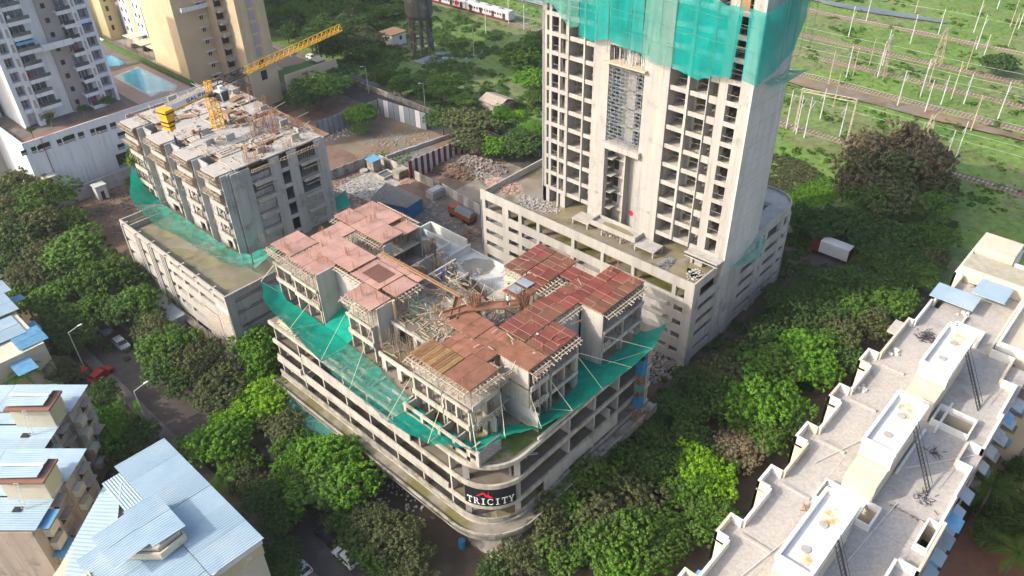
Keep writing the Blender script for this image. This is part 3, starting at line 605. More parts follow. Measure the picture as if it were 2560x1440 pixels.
def panelfield(parent, x0, x1, y0, y1, z, m, dx, dy, th=.05):
    nx = max(1, round((x1-x0)/dx)); ny = max(1, round((y1-y0)/dy)); g = .05
    for i in range(nx):
        for j in range(ny):
            w_, h_ = (x1-x0)/nx-g, (y1-y0)/ny-g
            if m == 'ply_red':
                xx, yy = x0+(i+.0)*(x1-x0)/nx, y0+j*(y1-y0)/ny
                if i and random.random() < .7: tapes.box(xx-.02, xx+.02, yy+.02, yy+h_, z+.047, z+.055)
                if j and random.random() < .7: tapes.box(xx+.02, xx+w_, yy-.02, yy+.02, z+.049, z+.057)
            piece('formwork_panel', (m if m != 'ply_olive' else ('ply_olive', 'timber_brown', 'ply_olive', 'ply_rust')[j % 4]), parent, (x0+(i+.5)*(x1-x0)/nx, y0+(j+.5)*(y1-y0)/ny, z+rnd(-.015, .02)), (w_, h_, th))
base = MB(); joist = MB(); props = MB(); rods = MB(); nb = 0
for x0, x1, y0, y1, dz, m, dx, dy in wings:
    z = ZR+dz*2.2
    base.box(x0+.02, x1-.02, y0+.02, y1-.02, z-.17, z-.035)
    panelfield(fb, x0, x1, y0, y1, z, m, dx, dy)
    for xx in np.arange(x0+.4, x1, 1.1): joist.box(xx, xx+.08, y0+.03, y1-.03, z-.30, z-.17)
    for xx in np.arange(x0+.3, x1-.1, 1.15):
        for yy in np.arange(y0+.2, y1, 1.1): props.box(xx, xx+.07, yy, yy+.07, 20.8, z-.17)
tapes.build('joint_tape', 'tape', fb, kind='stuff'); base.build('soffit_board', 'timber_brown', fb); joist.build('joists', 'timber_brown', fb, kind='stuff'); props.build('props', 'prop_steel', fb, kind='stuff')
# lower frames of each wing: slabs, walls, columns, props
def frame(parent, x0, x1, y0, y1, z0, levels, wall_s=None, wall_mat='concrete_new', edge=.35, name='floor_slab', prop=True, seed=0):
    pr = MB()
    for z in levels: MB().box(x0, x1, y0, y1, z-.18, z).box(x0-.02, x0+.2, y0, y1, z-.45, z+edge).build(name, 'concrete', parent)
    lv = [z0]+list(levels)+[None]
    return pr
segs = [(47.7, 56, 83.7, 95.2), (47.6, 52, 71.1, 76.7), (51.2, 58.6, 71, 92.2), (59, 66.2, 82.3, 94.3), (45.3, 52, 50.2, 60.5), (52.3, 61.6, 47.2, 51), (50.4, 73, 51, 57.2), (66.9, 76.2, 47.2, 53), (62.6, 74.2, 57.3, 64.4), (53, 62, 57.2, 71)]
for (x0, x1, y0, y1) in segs:
    for z in (17.7, 20.8): MB().box(x0, x1, y0, y1, z-.18-(hash((x0, z)) % 3)*.003, z-(int(x0*10) % 5)*.003).build('floor_slab', 'concrete_stained', fb)
def parts(name, m, L):
    for q in L: MB().box(*q).build(name, m, fb)
parts('shear_wall', 'concrete', [(47.55, 50.9, 83.4, 83.6, 14.6, 23.7), (48.2, 50.9, 70.7, 70.9, 17.7, 23.7), (58.8, 60.5, 82.0, 82.2, 14.6, 23.6), (52.3, 52.5, 47.2, 51.8, 17.7, 23.7), (66.8, 67.0, 47.0, 50.6, 14.6, 23.8), (66.3, 66.5, 61.0, 64.4, 14.6, 23.7), (54.5, 54.7, 47.4, 50, 14.6, 17.6)])
parts('shear_wall', 'concrete_grey', [(50.9, 51.1, 76.8, 83.4, 14.6, 23.5), (61.7, 61.9, 47.1, 50.9, 14.6, 23.5), (62, 66.8, 50.9, 51.1, 14.6, 23.5), (55.9, 66, 85.8, 86.0, 14.6, 20.7), (53.0, 56, 95.0, 95.2, 14.6, 20.8), (50.2, 50.4, 50.2, 52.2, 14.6, 23.5), (66.3, 66.5, 82.3, 93.9, 14.6, 23.5), (76.3, 76.5, 47.3, 52.9, 17.7, 23.5)])
# west-facing balconies and their edge beams
for y0, y1, x in ((83.7, 89.9, 47.45), (90.1, 95.2, 47.75), (71.1, 76.6, 47.3), (54.8, 60.5, 45.0), (50.2, 54.6, 45.0)):
    for z in (17.7, 20.8):
        MB().box(x-.25, x-.03, y0, y1, z-.3, z+.5 if z < 20 else z+.15).build('balcony_front', 'concrete_stained', fb)
    for yy in (y0+.05, (y0+y1)/2, y1-.35):
        MB().box(x, x+.9, yy, yy+.25, 14.6, 20.6).build('column', 'concrete_stained', fb)
for x0, x1 in ((45.3, 50.0), (52.4, 55.8), (56.2, 61.6), (67.0, 76.2)):
    y = 50.05 if x0 < 50 else 47.0
    for z in (17.7, 20.8): MB().box(x0, x1, y-.2, y-.03, z-.3, z+(.5 if x0 < 56 else .25)).build('balcony_front', 'concrete_stained', fb)
    for xx in (x0+.05, (x0+x1)/2, x1-.3): MB().box(xx, xx+.25, y+.02, y+.8, 14.6, 20.6).build('column', 'concrete_stained', fb)
props2 = MB()
for (x0, x1, y0, y1) in ((47.5, 50.8, 83.8, 95), (47.5, 50, 71.2, 76.5), (45.2, 49, 50.2, 60.4), (52.4, 61.5, 47.2, 49), (67, 76, 47.2, 49), (59, 63, 82.3, 84)):
    for xx in np.arange(x0, x1, .9):
        for yy in np.arange(y0, y1, .85): props2.box(xx, xx+.055, yy, yy+.055, 17.7, 20.62)
props2.build('props', 'prop_steel', fb, kind='stuff')
# projecting timbers along the shuttering edges
edges = [((47.4, 90.1), (47.4, 95.3), (-1, 0)), ((47.2, 83.7), (47.2, 89.9), (-1, 0)), ((47.1, 71.1), (47.1, 76.6), (-1, 0)), ((51.0, 77), (51.0, 83.2), (-1, 0)), ((44.8, 54.7), (44.8, 60.5), (-1, 0)), ((44.9, 50.2), (44.9, 54.5), (-1, 0)),
         ((45.4, 49.9), (50.0, 49.9), (0, -1)), ((52.3, 46.9), (55.8, 46.9), (0, -1)), ((56.2, 46.9), (61.6, 46.9), (0, -1)), ((62, 50.9), (66.6, 50.9), (0, -1)), ((67, 46.9), (76.2, 46.9), (0, -1)), ((66.3, 61), (66.3, 64.3), (-1, 0)), ((58.7, 82.3), (58.7, 88), (-1, 0)),
         ((58.9, 90.2), (58.9, 94.4), (-1, 0)), ((56, 70.6), (51.8, 70.6), (0, -1)), ((65.0, 55.15), (69.8, 55.15), (0, 1)), ((69.8, 56.9), (65.0, 56.9), (0, -1)), ((76.5, 47.5), (76.5, 52.8), (1, 0)), ((66.5, 83), (66.5, 93), (1, 0)), ((50.2, 50.4), (50.2, 52), (1, 0)), ((57.3, 72), (57.3, 81), (1, 0))]
led = MB()
for (ax, ay), (bx, by), (nx_, ny_) in edges:
    L = math.hypot(bx-ax, by-ay); n = int(L/.62)
    for i in range(n+1):
        t = (i+.3)/(n+.6); x, y = ax+(bx-ax)*t, ay+(by-ay)*t; l_ = rnd(1.0, 1.7)
        c = (x+nx_*l_*.16, y+ny_*l_*.16, ZR-.32+rnd(-.06, .04)); o = piece('batten', 'timber', fb, c, (.09, 1.3, .12)); o.scale = (1, l_/1.3, 1)
        o.rotation_euler = (rnd(-.30, -.12) if ny_ > 0 else rnd(.12, .3) if ny_ < 0 else 0, 0, rnd(-.06, .06))
        if nx_: o.rotation_euler = (rnd(.12, .30), 0, (math.pi/2*3 if nx_ < 0 else math.pi/2)+rnd(-.06, .06))
    led.bar((ax+nx_*.3, ay+ny_*.3, ZR-.22), (bx+nx_*.3, by+ny_*.3, ZR-.22), .1, .1); led.bar((ax+nx_*.62, ay+ny_*.62, ZR-.42), (bx+nx_*.62, by+ny_*.62, ZR-.42), .08, .1)
led.build('ledger', 'timber', fb)
# timber cradles hanging at outer corners
cr_ = MB()
def cradle(x, y, z, dx, dy, n=6):
    for i in range(n+1):
        t = i/n; cr_.bar((x+dx*t, y+dy*t, z), (x+dx*t+(.2 if dy else 0), y+dy*t-(.2 if dx else 0), z-1.1), .07)
    for k in range(3): cr_.bar((x, y, z-k*.45), (x+dx, y+dy, z-k*.45-.05), .06, .09)
cradle(46.2, 49.5, ZR-.3, 4.2, -.1); cradle(50.3, 49.3, ZR-.4, 1.6, 0, 4); cradle(52.2, 46.4, ZR-.3, 3, 0, 5); cradle(47, 95.2, ZR-.4, 0, -3, 5); cradle(46.8, 84.4, 19.5, 0, -1.4, 3); cradle(45.6, 49.6, 18.6, 4.4, -.2, 7); cradle(52, 46.6, 18.8, 2.6, 0, 4); cradle(46.9, 76.9, ZR-.3, 0, -1.6, 3); cradle(66.6, 46.5, 19.3, 1.3, 0, 3)
cr_.build('edge_cradle', 'timber', fb, kind='stuff')
# timber floor between the two crosses and the loose timber lying on it
MB().box(53.2, 61, 61.6, 70.6, 20.8, 20.86).build('work_floor', 'concrete_old', fb)
b = MB(); rr = random.Random(3)
for i in range(150):
    x, y = rr.uniform(53, 63), rr.uniform(57.5, 72); a = rr.choice([rr.gauss(1.57, .25), rr.gauss(0, .3), rr.uniform(0, 3.1)]); l_ = rr.uniform(.8, 3.4); z = rr.uniform(20.95, 23.2) if rr.random() < .5 else 20.95
    if 60 < x and y > 62: z = rr.uniform(20.9, 21.6)
    b.bar((x, y, z), (x+l_*math.cos(a), y+l_*math.sin(a), z+rr.uniform(-.3, .4)), .1, .07)
b.build('loose_timber', 'timber', fb, kind='stuff')
b = MB()
for i in range(60):
    x, y = rr.uniform(52.5, 62), rr.uniform(56.5, 73); a = rr.uniform(0, 3.1); l_ = rr.uniform(1, 4); z = rr.uniform(20.9, 23.0)
    b.bar((x, y, z), (x+l_*math.cos(a), y+l_*math.sin(a), z+rr.uniform(-.5, .5)), .12, .08)
b.build('loose_timber', 'timber_brown', fb, kind='stuff')
for (x0, y0, x1, y1, w_, z) in ((53.2, 62.8, 56.4, 61.6, 1.3, 23.75), (56.4, 61.6, 61.5, 57.0, 1.5, 23.8), (57.2, 80.5, 57.4, 64, .35, 23.9), (53.5, 61.5, 57.5, 64.5, .9, 23.6)):
    d = Vector((x1-x0, y1-y0, 0)); L = d.length; a = math.atan2(d.y, d.x); n = max(1, int(L/2.2))
    for i in range(n): piece('gangway_board', 'ply_rust' if w_ > .5 else 'timber', fb, (x0+d.x*(i+.5)/n, y0+d.y*(i+.5)/n, z), (L/n-.04, w_, .08), rz=a)
    bb = MB()
    for s_ in (-1, 1):
        nn = Vector((-d.y, d.x, 0)).normalized()*w_/2*s_; bb.bar((x0+nn.x, y0+nn.y, z+.15), (x1+nn.x, y1+nn.y, z+.15), .08, .3)
    bb.build('gangway_side', 'timber_brown', fb)
b = MB()      # trestles and props under the middle, green steel towers
for i in range(90):
    x, y = rr.uniform(53, 62), rr.uniform(57, 71); b.box(x, x+.07, y, y+.07, 17.7, rr.uniform(20.8, 23.6))
b.build('props', 'prop_steel', fb, kind='stuff')
b = MB()
for x, y in ((52.2, 68.8), (53.9, 68.8), (52.2, 67.1), (53.9, 67.1)):
    b.cyl((x, y, 17.7), (x, y, 24.0), .05, n=5)
for z in (19, 20.8, 22.6):
    for p, q in (((52.2, 68.8), (53.9, 68.8)), ((53.9, 68.8), (53.9, 67.1)), ((53.9, 67.1), (52.2, 67.1)), ((52.2, 67.1), (52.2, 68.8))): b.bar((*p, z), (*q, z), .05); b.bar((*p, z), (*q, z+1.6), .04)
for z in (18.5, 20, 21.5, 23): b.bar((52, 70.2, z), (55.5, 70.2, z+.1), .05)
for x in (52, 53.4, 55): b.cyl((x, 70.2, 17.7), (x, 70.2, 23.8), .04, n=5)
b.build('shoring_tower', 'scaffold_green', fb)
MB().cyl((50.9, 70.4, 18.4), (50.9, 70.4, 23.9), .22, n=8).build('debris_chute', 'orange_band', fb)
# reinforcement cages and starter bars
b = MB(); rr = random.Random(8)
for (cx, cy, n) in ((48.6, 92, 26), (49.5, 86.5, 16), (50.3, 85, 12), (54.5, 90.5, 16), (59.3, 92.5, 14), (61.3, 88.5, 30), (64.5, 91, 16), (65.2, 84.5, 30), (60, 83, 18), (62.3, 93, 18), (52.6, 88.5, 10), (53.5, 84, 16), (51.8, 79, 10), (55.6, 82, 14), (48.3, 74.5, 20), (49.5, 71.6, 26), (51.9, 72, 14), (46, 59.5, 8), (51, 55, 8), (70, 64, 10), (73.5, 57.6, 14), (75.5, 52, 18), (72.8, 55, 10), (62.2, 58.5, 16), (66.2, 63.5, 8), (59, 53, 8), (56.2, 49, 8), (61, 54.8, 10), (75.5, 48, 12), (50, 50.5, 8), (45.6, 50.6, 6), (47.5, 96, 12)):
    ang = rr.choice([0, 1])
    for i in range(n):
        t = rr.uniform(-1.6, 1.6); x, y = (cx+t, cy+rr.choice([-.12, .12])) if ang else (cx+rr.choice([-.12, .12]), cy+t)
        h = rr.uniform(1.0, 1.9); b.cyl((x, y, ZR-.1), (x+rr.uniform(-.06, .06), y+rr.uniform(-.06, .06), ZR+h), .018, n=3, cap=False)
b.build('starter_bars', 'rust', fb, kind='stuff')
b = MB()     # heavy cages in the east courtyard between the crosses and the tank deck
for (x0, x1, y0, y1, z0, z1) in ((66.8, 68.8, 72.5, 82, 14.8, 19.2), (62, 68.5, 66, 72, 14.8, 19.5), (67, 70.5, 83.5, 84, 15, 19.5), (62.5, 66.5, 76, 79, 15, 20)):
    for i in range(80):
        x, y = rr.uniform(x0, x1), rr.uniform(y0, y1); b.cyl((x, y, z0), (x+rr.uniform(-.2, .2), y+rr.uniform(-.2, .2), rr.uniform(z0+2, z1)), .022, n=3, cap=False)
    for i in range(14):
        z = rr.uniform(z0+.5, z1-.5); b.bar((x0, rr.uniform(y0, y1), z), (x1, rr.uniform(y0, y1), z), .03)
b.build('starter_bars', 'rust', fb, kind='stuff')
parts('half_wall', 'concrete_grey', [(59, 66.5, 79.6, 79.9, 14.6, 19.5), (60, 67.5, 75.6, 75.9, 14.6, 19.8), (66.4, 66.7, 66, 75, 14.6, 18.6), (61, 66, 71.3, 71.6, 14.6, 20)])
b = MB()
for i in range(80):
    y = rr.choice([79.5, 75.5, 71.2]); x = rr.uniform(60, 68); b.bar((x, y, rr.uniform(18.8, 20)), (x+rr.uniform(-.8, .8), y-rr.uniform(.3, 1.1), rr.uniform(18.8, 20.2)), .1, .08)
b.build('loose_timber', 'timber', fb, kind='stuff')
# lattice of shutter battens overhanging east of gap, grey steel sheets on the red deck
for x, y in ((63.6, 59.6), (65.6, 59.6)): piece('steel_sheet', 'galvanized', fb, (x, y, ZR+.06-.03), (1.5, 2.1, .03))
for i in range(34):      # scraps
    rr2 = rr; x, y = rr.choice([(rr.uniform(62.5, 74), rr.uniform(57.5, 64)), (rr.uniform(56, 72), rr.uniform(51.3, 55)), (rr.uniform(50.5, 55.5), rr.uniform(47.5, 56)), (rr.uniform(57, 76), rr.uniform(47.3, 51))])
    piece('scrap_board', rr.choice(['timber', 'timber_brown', 'ply_rust', 'timber']), fb, (x, y, ZR+.20+rr.uniform(0, .03)), rr.choice([(.9, .12, .05), (1.6, .1, .06), (.4, .3, .04)]), rz=rr.uniform(0, 3.1))
for i in range(11): piece('timber_plank', 'ply_rust', fb, (53.6+.02, 75.0+i*.36, ZR+.06), (3.0, .13, .05), rz=.0)
b = MB()
for c_, r_ in (((62.2, 57.0), 1.1), ((57.6, 61.4), .9)):
    for i in range(70): a = rr.uniform(0, 6.3); b.cyl((c_[0]+r_*rr.uniform(0, 1)*math.cos(a), c_[1]+r_*rr.uniform(0, 1)*math.sin(a), 20.8), (c_[0]+rr.uniform(-1, 1), c_[1]+rr.uniform(-1, 1), 25.3), .03, n=3, cap=False)
b.build('starter_bars', 'rust', fb, kind='stuff')
# ---------------- catch net around the storeys
W_ = [(46.2, 97.9, 16.6), (43.6, 93, 16.6), (42.3, 84.5, 16.6), (41.2, 75.5, 16.4), (40.3, 68, 16.4), (39.9, 60, 16.3), (40.6, 53.2, 16.6), (43.2, 47.3, 17.5)]
I_ = [(48.4, 96.6, 15.2), (47.2, 93, 15.1), (47.1, 84, 15.0), (46.8, 77, 15.0), (46.6, 70, 14.95), (45.0, 61, 15.0), (44.8, 54, 15.0), (45.1, 50.0, 15.2)]
netsheet('safety_net', 'netting', W_[:4], I_[:4], 'green catch net sloping off the left side of the shuttered block, nearest the neighbouring podium', n=30, sag=.5, seed=11)
netsheet('safety_net', 'netting_fade', W_[3:6], I_[3:6], 'faded see-through green net over the middle of the long street-side podium edge', n=24, sag=.5, seed=12)
netsheet('safety_net', 'netting', W_[5:], I_[5:], 'green catch net spreading above the banner corner on the street side', n=24, sag=.5, seed=13)
netsheet('safety_net', 'netting', [(43.2, 47.3, 17.5), (47.4, 46.7, 16.9), (51.6, 44.5, 16.9)], [(45.1, 50.0, 15.2), (50.1, 49.5, 15.1), (52.2, 46.6, 15.2)], 'green catch net filling the notch right above the rounded banner corner', n=20, sag=.4, seed=14)
netsheet('safety_net', 'netting', [(51.6, 44.5, 16.9), (56.5, 43.6, 16.5), (62, 42.9, 16.8), (68, 42.7, 16.6), (73, 42.7, 16.8), (78.6, 44.0, 17.2)], [(52.2, 46.9, 15.0), (56.5, 46.9, 15.0), (61.8, 47, 14.9), (62.3, 51, 14.8), (66.6, 51, 14.8), (67.0, 47.0, 15.0), (76.3, 47, 15.2)], 'deep green catch net running along the shaded right side of the shuttered block', n=44, sag=.4, seed=15)
netsheet('safety_net', 'netting', [(47.0, 83.0, 15.0), (51.0, 83.2, 16.4)], [(46.8, 77.2, 15.0), (51.0, 77.0, 16.4)], 'dark green net panel between the two left wings of the pink-topped block', n=10, sag=.3, seed=16)
pts = [(46.2, 97.9), (42.3, 84.5), (41.2, 75.5), (40.3, 68), (39.9, 60), (40.6, 53.2), (43.2, 47.3), (47.4, 46.7), (51.6, 44.5), (56.5, 43.6), (62, 42.9), (68, 42.7), (73, 42.7), (78.6, 44.0)]
ins = [(47.6, 95.2), (47.2, 84), (47.1, 77), (47.2, 71.5), (45, 60.5), (45, 54.6), (45.2, 50.2), (50, 49.8), (52.3, 47), (56, 47), (61.7, 47), (62.2, 47.6), (67.2, 47), (76.2, 47)]
nr = thing('net_ropes', 'yellowish ropes holding up the green catch net of the shuttered block', 'ropes', (41, 60, 15))
for (a, c) in zip(pts, ins):
    MB().cyl((a[0], a[1], 16.6), (c[0], c[1], 20.2), .04, n=4, cap=False).build('rope', 'rope', nr); MB().cyl((a[0], a[1], 16.55), (c[0], c[1], 14.95), .035, n=4, cap=False).build('rope', 'rope', nr)
# lower unfinished floors between the two street-side wings
for q in ((47.9, 53.0, 61.4, 70.5, 17.52, 17.7), (50.2, 53.0, 61.4, 70.3, 20.6, 20.78), (46.8, 47.9, 62.5, 69.5, 17.5, 17.7)): MB().box(*q).build('floor_slab', 'mud_shade_floor', fb)
for q in ((46.6, 46.8, 62.5, 69.5, 17.3, 18.1), (50.0, 50.2, 61.4, 70.3, 20.4, 20.9), (47.7, 47.9, 61.4, 64, 17.7, 18.6)): MB().box(*q).build('edge_beam', 'concrete', fb)
for x, y in ((47.0, 62.8), (47.0, 66), (47.0, 69.2), (50.3, 62), (50.3, 66), (50.3, 70)): MB().box(x, x+.3, y-.5, y+.4, 14.6, 17.5 if x < 50 else 20.4).build('column', 'concrete_grey', fb)
MB().box(50.5, 52.8, 64.6, 64.85, 17.7, 20.6).box(48.2, 50.0, 67.6, 67.85, 14.6, 17.5).build('wall', 'concrete_grey', fb)
b = MB(); rr = random.Random(77)
for i in range(110):
    x, y, z = (rr.uniform(47.5, 53), rr.uniform(61.6, 70.3), 17.75) if i % 2 else (rr.uniform(50.3, 53), rr.uniform(61.6, 70), 20.85); a = rr.choice([0, 1.57, rr.uniform(0, 3)]); l_ = rr.uniform(.5, 2.6)
    b.bar((x, y, z), (x+l_*math.cos(a), y+l_*math.sin(a), z+rr.uniform(0, .3)), .1, .07)
b.build('loose_timber', 'timber', fb, kind='stuff')
b = MB()
for i in range(60): x, y = rr.uniform(47.2, 50), rr.uniform(61.6, 70.4); b.box(x, x+.06, y, y+.06, 17.7, rr.uniform(19.2, 21.2)); 
for i in range(120): x, y, s_ = rr.uniform(46, 53), rr.uniform(61, 71), rr.uniform(.08, .35); b.box(x, x+s_, y, y+s_, 14.61, 14.6+s_)
b.build('props', 'prop_steel', fb, kind='stuff')
b = MB()      # rubbish strip between the net and the street-side edge
for i in range(420): x, y, s_ = rr.uniform(42.8, 45), rr.uniform(52, 90), rr.uniform(.06, .3); b.box(x, x+s_*2, y, y+s_, 14.61, 14.6+s_*.6)
b.build('edge_rubbish', 'rubble', fb, kind='stuff')
# ---------------- the banner
sg = thing('banner', 'black curved banner with red peak mark and white word TRICITY', 'banner', (44.0, 46.0, 7.4))
aa = [FX+RD, FY+RD]; rb = RD+.06
b = MB(); n = 24; a0, a1 = 190, 254
def bp(a, z, o=0): return (aa[0]+(rb+o)*math.cos(R(a)), aa[1]+(rb+o)*math.sin(R(a)), z)
for i in range(n):
    A, B_ = a0+(a1-a0)*i/n, a0+(a1-a0)*(i+1)/n
    b.raw([bp(A, 7.42), bp(B_, 7.42), bp(B_, 10.48), bp(A, 10.48), bp(A, 7.42, -.04), bp(B_, 7.42, -.04), bp(B_, 10.48, -.04), bp(A, 10.48, -.04)], BOXF)
b.build('banner_cloth', 'sign_black', sg)
LET = {  # serif capitals as strokes on a 0..1 by 0..1 field
 'T': [(.42, 0, .58, 1), (.04, .9, .96, 1), (.28, 0, .72, .07), (.04, .72, .1, .95), (.9, .72, .96, .95)],
 'R': [(.16, 0, .32, 1), (.05, 0, .45, .07), (.05, .93, .32, 1)], 'I': [(.4, 0, .6, 1), (.22, 0, .78, .07), (.22, .93, .78, 1)],
 'C': [(.84, .68, .90, .98), (.84, .06, .90, .26)], 'Y': [(.42, 0, .58, .45), (.28, 0, .72, .07), (.0, .93, .36, 1), (.64, .93, 1.0, 1)]}
def letter(ch, u0, wd, z0, h):
    b = MB(); o1, o2 = .0, .05
    def pt(u, v, o): return bp(a0+(a1-a0)*(u0+u*wd), z0+v*h, o)
    def quad(q):
        vs = [pt(u, v, .02) for u, v in q]+[pt(u, v, .06) for u, v in q]; b.raw(vs, BOXF)
    for x0, y0, x1, y1 in LET[ch]: quad([(x0, y0), (x1, y0), (x1, y1), (x0, y1)])
    if ch == 'R':
        for i in range(8):
            t0, t1 = R(90-180*i/8), R(90-180*(i+1)/8)
            quad([(.32+.34*math.cos(t0), .74+.22*math.sin(t0)), (.32+.34*math.cos(t1), .74+.22*math.sin(t1)), (.32+.50*math.cos(t1), .74+.26*math.sin(t1)), (.32+.50*math.cos(t0), .74+.26*math.sin(t0))][::-1])
        quad([(.48, .5), (.66, .48), (1.02, 0), (.8, 0)]); quad([(.78, 0), (1.1, 0), (1.1, .07), (.78, .07)])
    if ch == 'C':
        for i in range(14):
            t0, t1 = R(45+270*i/14), R(45+270*(i+1)/14)
            quad([(.52+.36*math.cos(t0), .5+.42*math.sin(t0)), (.52+.36*math.cos(t1), .5+.42*math.sin(t1)), (.52+.54*math.cos(t1)*.95, .5+.5*math.sin(t1)), (.52+.54*math.cos(t0)*.95, .5+.5*math.sin(t0))][::-1])
    if ch == 'Y':
        quad([(.42, .4), (.58, .4), (.28, 1), (.08, 1)][::1]); quad([(.5, .42), (.58, .42), (.92, 1), (.82, 1)])
    b.build('letter', 'sign_white', sg)
for i, ch in enumerate('TRICITY'): letter(ch, .045+i*.133, .115, 7.75, 1.15)
b = MB()
def tri(q):
    vs = [bp(a0+(a1-a0)*u, z, .03) for u, z in q]+[bp(a0+(a1-a0)*u, z, .06) for u, z in q]; b.raw(vs, BOXF)
tri([(.24, 9.25), (.27, 9.25), (.40, 9.9), (.37, 10.05)]); tri([(.36, 10.05), (.40, 9.98), (.47, 9.2), (.42, 9.25)]); tri([(.40, 9.75), (.48, 9.6), (.56, 9.15), (.48, 9.1)]); tri([(.46, 9.95), (.475, 9.95), (.475, 9.5), (.46, 9.5)])
tri([(.47, 10.3), (.476, 10.3), (.476, 9.6), (.47, 9.6)])
b.build('peak_mark', 'sign_red', sg)
# ================================================================== left rear building with the crane
lp = thing('unfinished_building', 'half-built grey block with white working deck and yellow crane on a long podium', 'building', (58, 123, G))
LY0, LY1 = 104.2, 141.2
b = MB().prism([(42.6, LY0+.2), (77, LY0+.2), (77, LY1-.2), (42.6, LY1-.2)], 10.95, 11.2); b.build('deck', 'deck_wet', lp)
for k, z in enumerate((2.4, 5.3, 8.2)): MB().box(42.7, 76, LY0+.3, LY1-.3, z-.2, z).build('floor_slab', 'concrete_grey', lp)
MB().ring([(77, LY1), (42.4, LY1), (42.4, LY0), (77, LY0)], .28, 11.5, 12.5).build('parapet', 'concrete_new', lp)
MB().box(42.7, 50, LY1-3.0, LY1-2.75, 11.2, 12.2).box(44, 62, 101.7+3, 101.95+3, 10.0, 11.2).build('kerb', 'concrete', lp)
for z0, z1 in ((9.3, 10.7), (6.4, 8.3), (3.4, 5.3), (.4, 2.4)): MB().box(42.43, 42.7, LY0+.0, 123.2, z0, z1).build('spandrel', 'concrete_new', lp)
for y in (122.9, 118.9, 113.7, 108.4, 104.45): MB().box(42.42, 43.0, y-.28, y+.3, G, 11.49).build('pier', 'concrete_new', lp)
MB().box(42.425, 42.75, 104.3, 108.5, .2, 9.4).build('wall', 'whitewash', lp)
MB().box(42.36, 42.6, 108.6, 113.4, -.3, 6.3).build('block_wall', 'blockwork_y', lp)
MB().box(42.34, 42.6, 104.4, 108.3, -.3, 8.6).build('block_wall', 'blockwork_y', lp)
for i, y in enumerate((124.6, 125.4, 126.1, 129.3, 130.1, 130.9, 134.0, 134.8, 135.6, 140.7)): MB().box(42.32, 43.1, y, y+.38, G, 11.49).build('fin', 'concrete_new', lp)
for z0, z1 in ((9.0, 11.0), (6.2, 8.1), (3.3, 5.2), (.4, 2.3)): MB().box(42.5, 42.75, 123.2, LY1-.4, z0, z1).build('spandrel', 'concrete_new', lp)
for y in (139.5, 134.3, 129.2, 123.6, 118.6, 113.5, 108.2): MB().box(42.0, 43.3, y-.15, y+.15, 12.2, 12.44).build('beam_stub', 'concrete_new', lp)
MB().box(41.2, 42.3, LY0, LY1, -.5, -.2).build('ledge', 'concrete_old', lp)
for z0, z1 in ((11.2, 11.5), (8.7, 10.4), (5.7, 7.9), (2.8, 5.0), (G, 2.0)): MB().box(44.0, 77, LY0+.01, LY0+.26, z0, z1).build('spandrel', 'concrete_grey', lp)
MB().box(42.7, 44.0, LY0+.004, LY0+.4, G, 11.49).build('pier', 'concrete_grey', lp)
for x in (50.2, 56.5, 63, 70): MB().box(x, x+.6, LY0+.27, LY0+1, G, 11).build('pier', 'concrete_grey', lp)
MB().box(46, 46.3, LY0+1, LY1-1, G, 10.9).box(43, 76, 112, 112.2, G, 10.9).build('inner_wall', 'concrete_grey', lp)
b = MB()
for i in range(26): y = rnd(106, 122); b.bar((42.1, y, rnd(-.4, 1.5)), (41.5-rnd(0, 2), y-rnd(3, 9), rnd(-1.3, -.6)), .06)
b.build('loose_pipes', 'timber', lp, kind='stuff')
b = MB()
for i, (x, y, rx, ry) in enumerate(((45, 110, 1.6, 3.4), (47.6, 117, 1.9, 2.6), (45, 124, 1.5, 3.6), (47.5, 131, 1.6, 2.6), (44.8, 135, 1.2, 2))): p = blob(x, y, rx, ry, 11.206, seed=i+60, rot=.4, n=26); b.raw(p, [tuple(range(len(p)))])
b.build('puddle', 'puddle', lp)
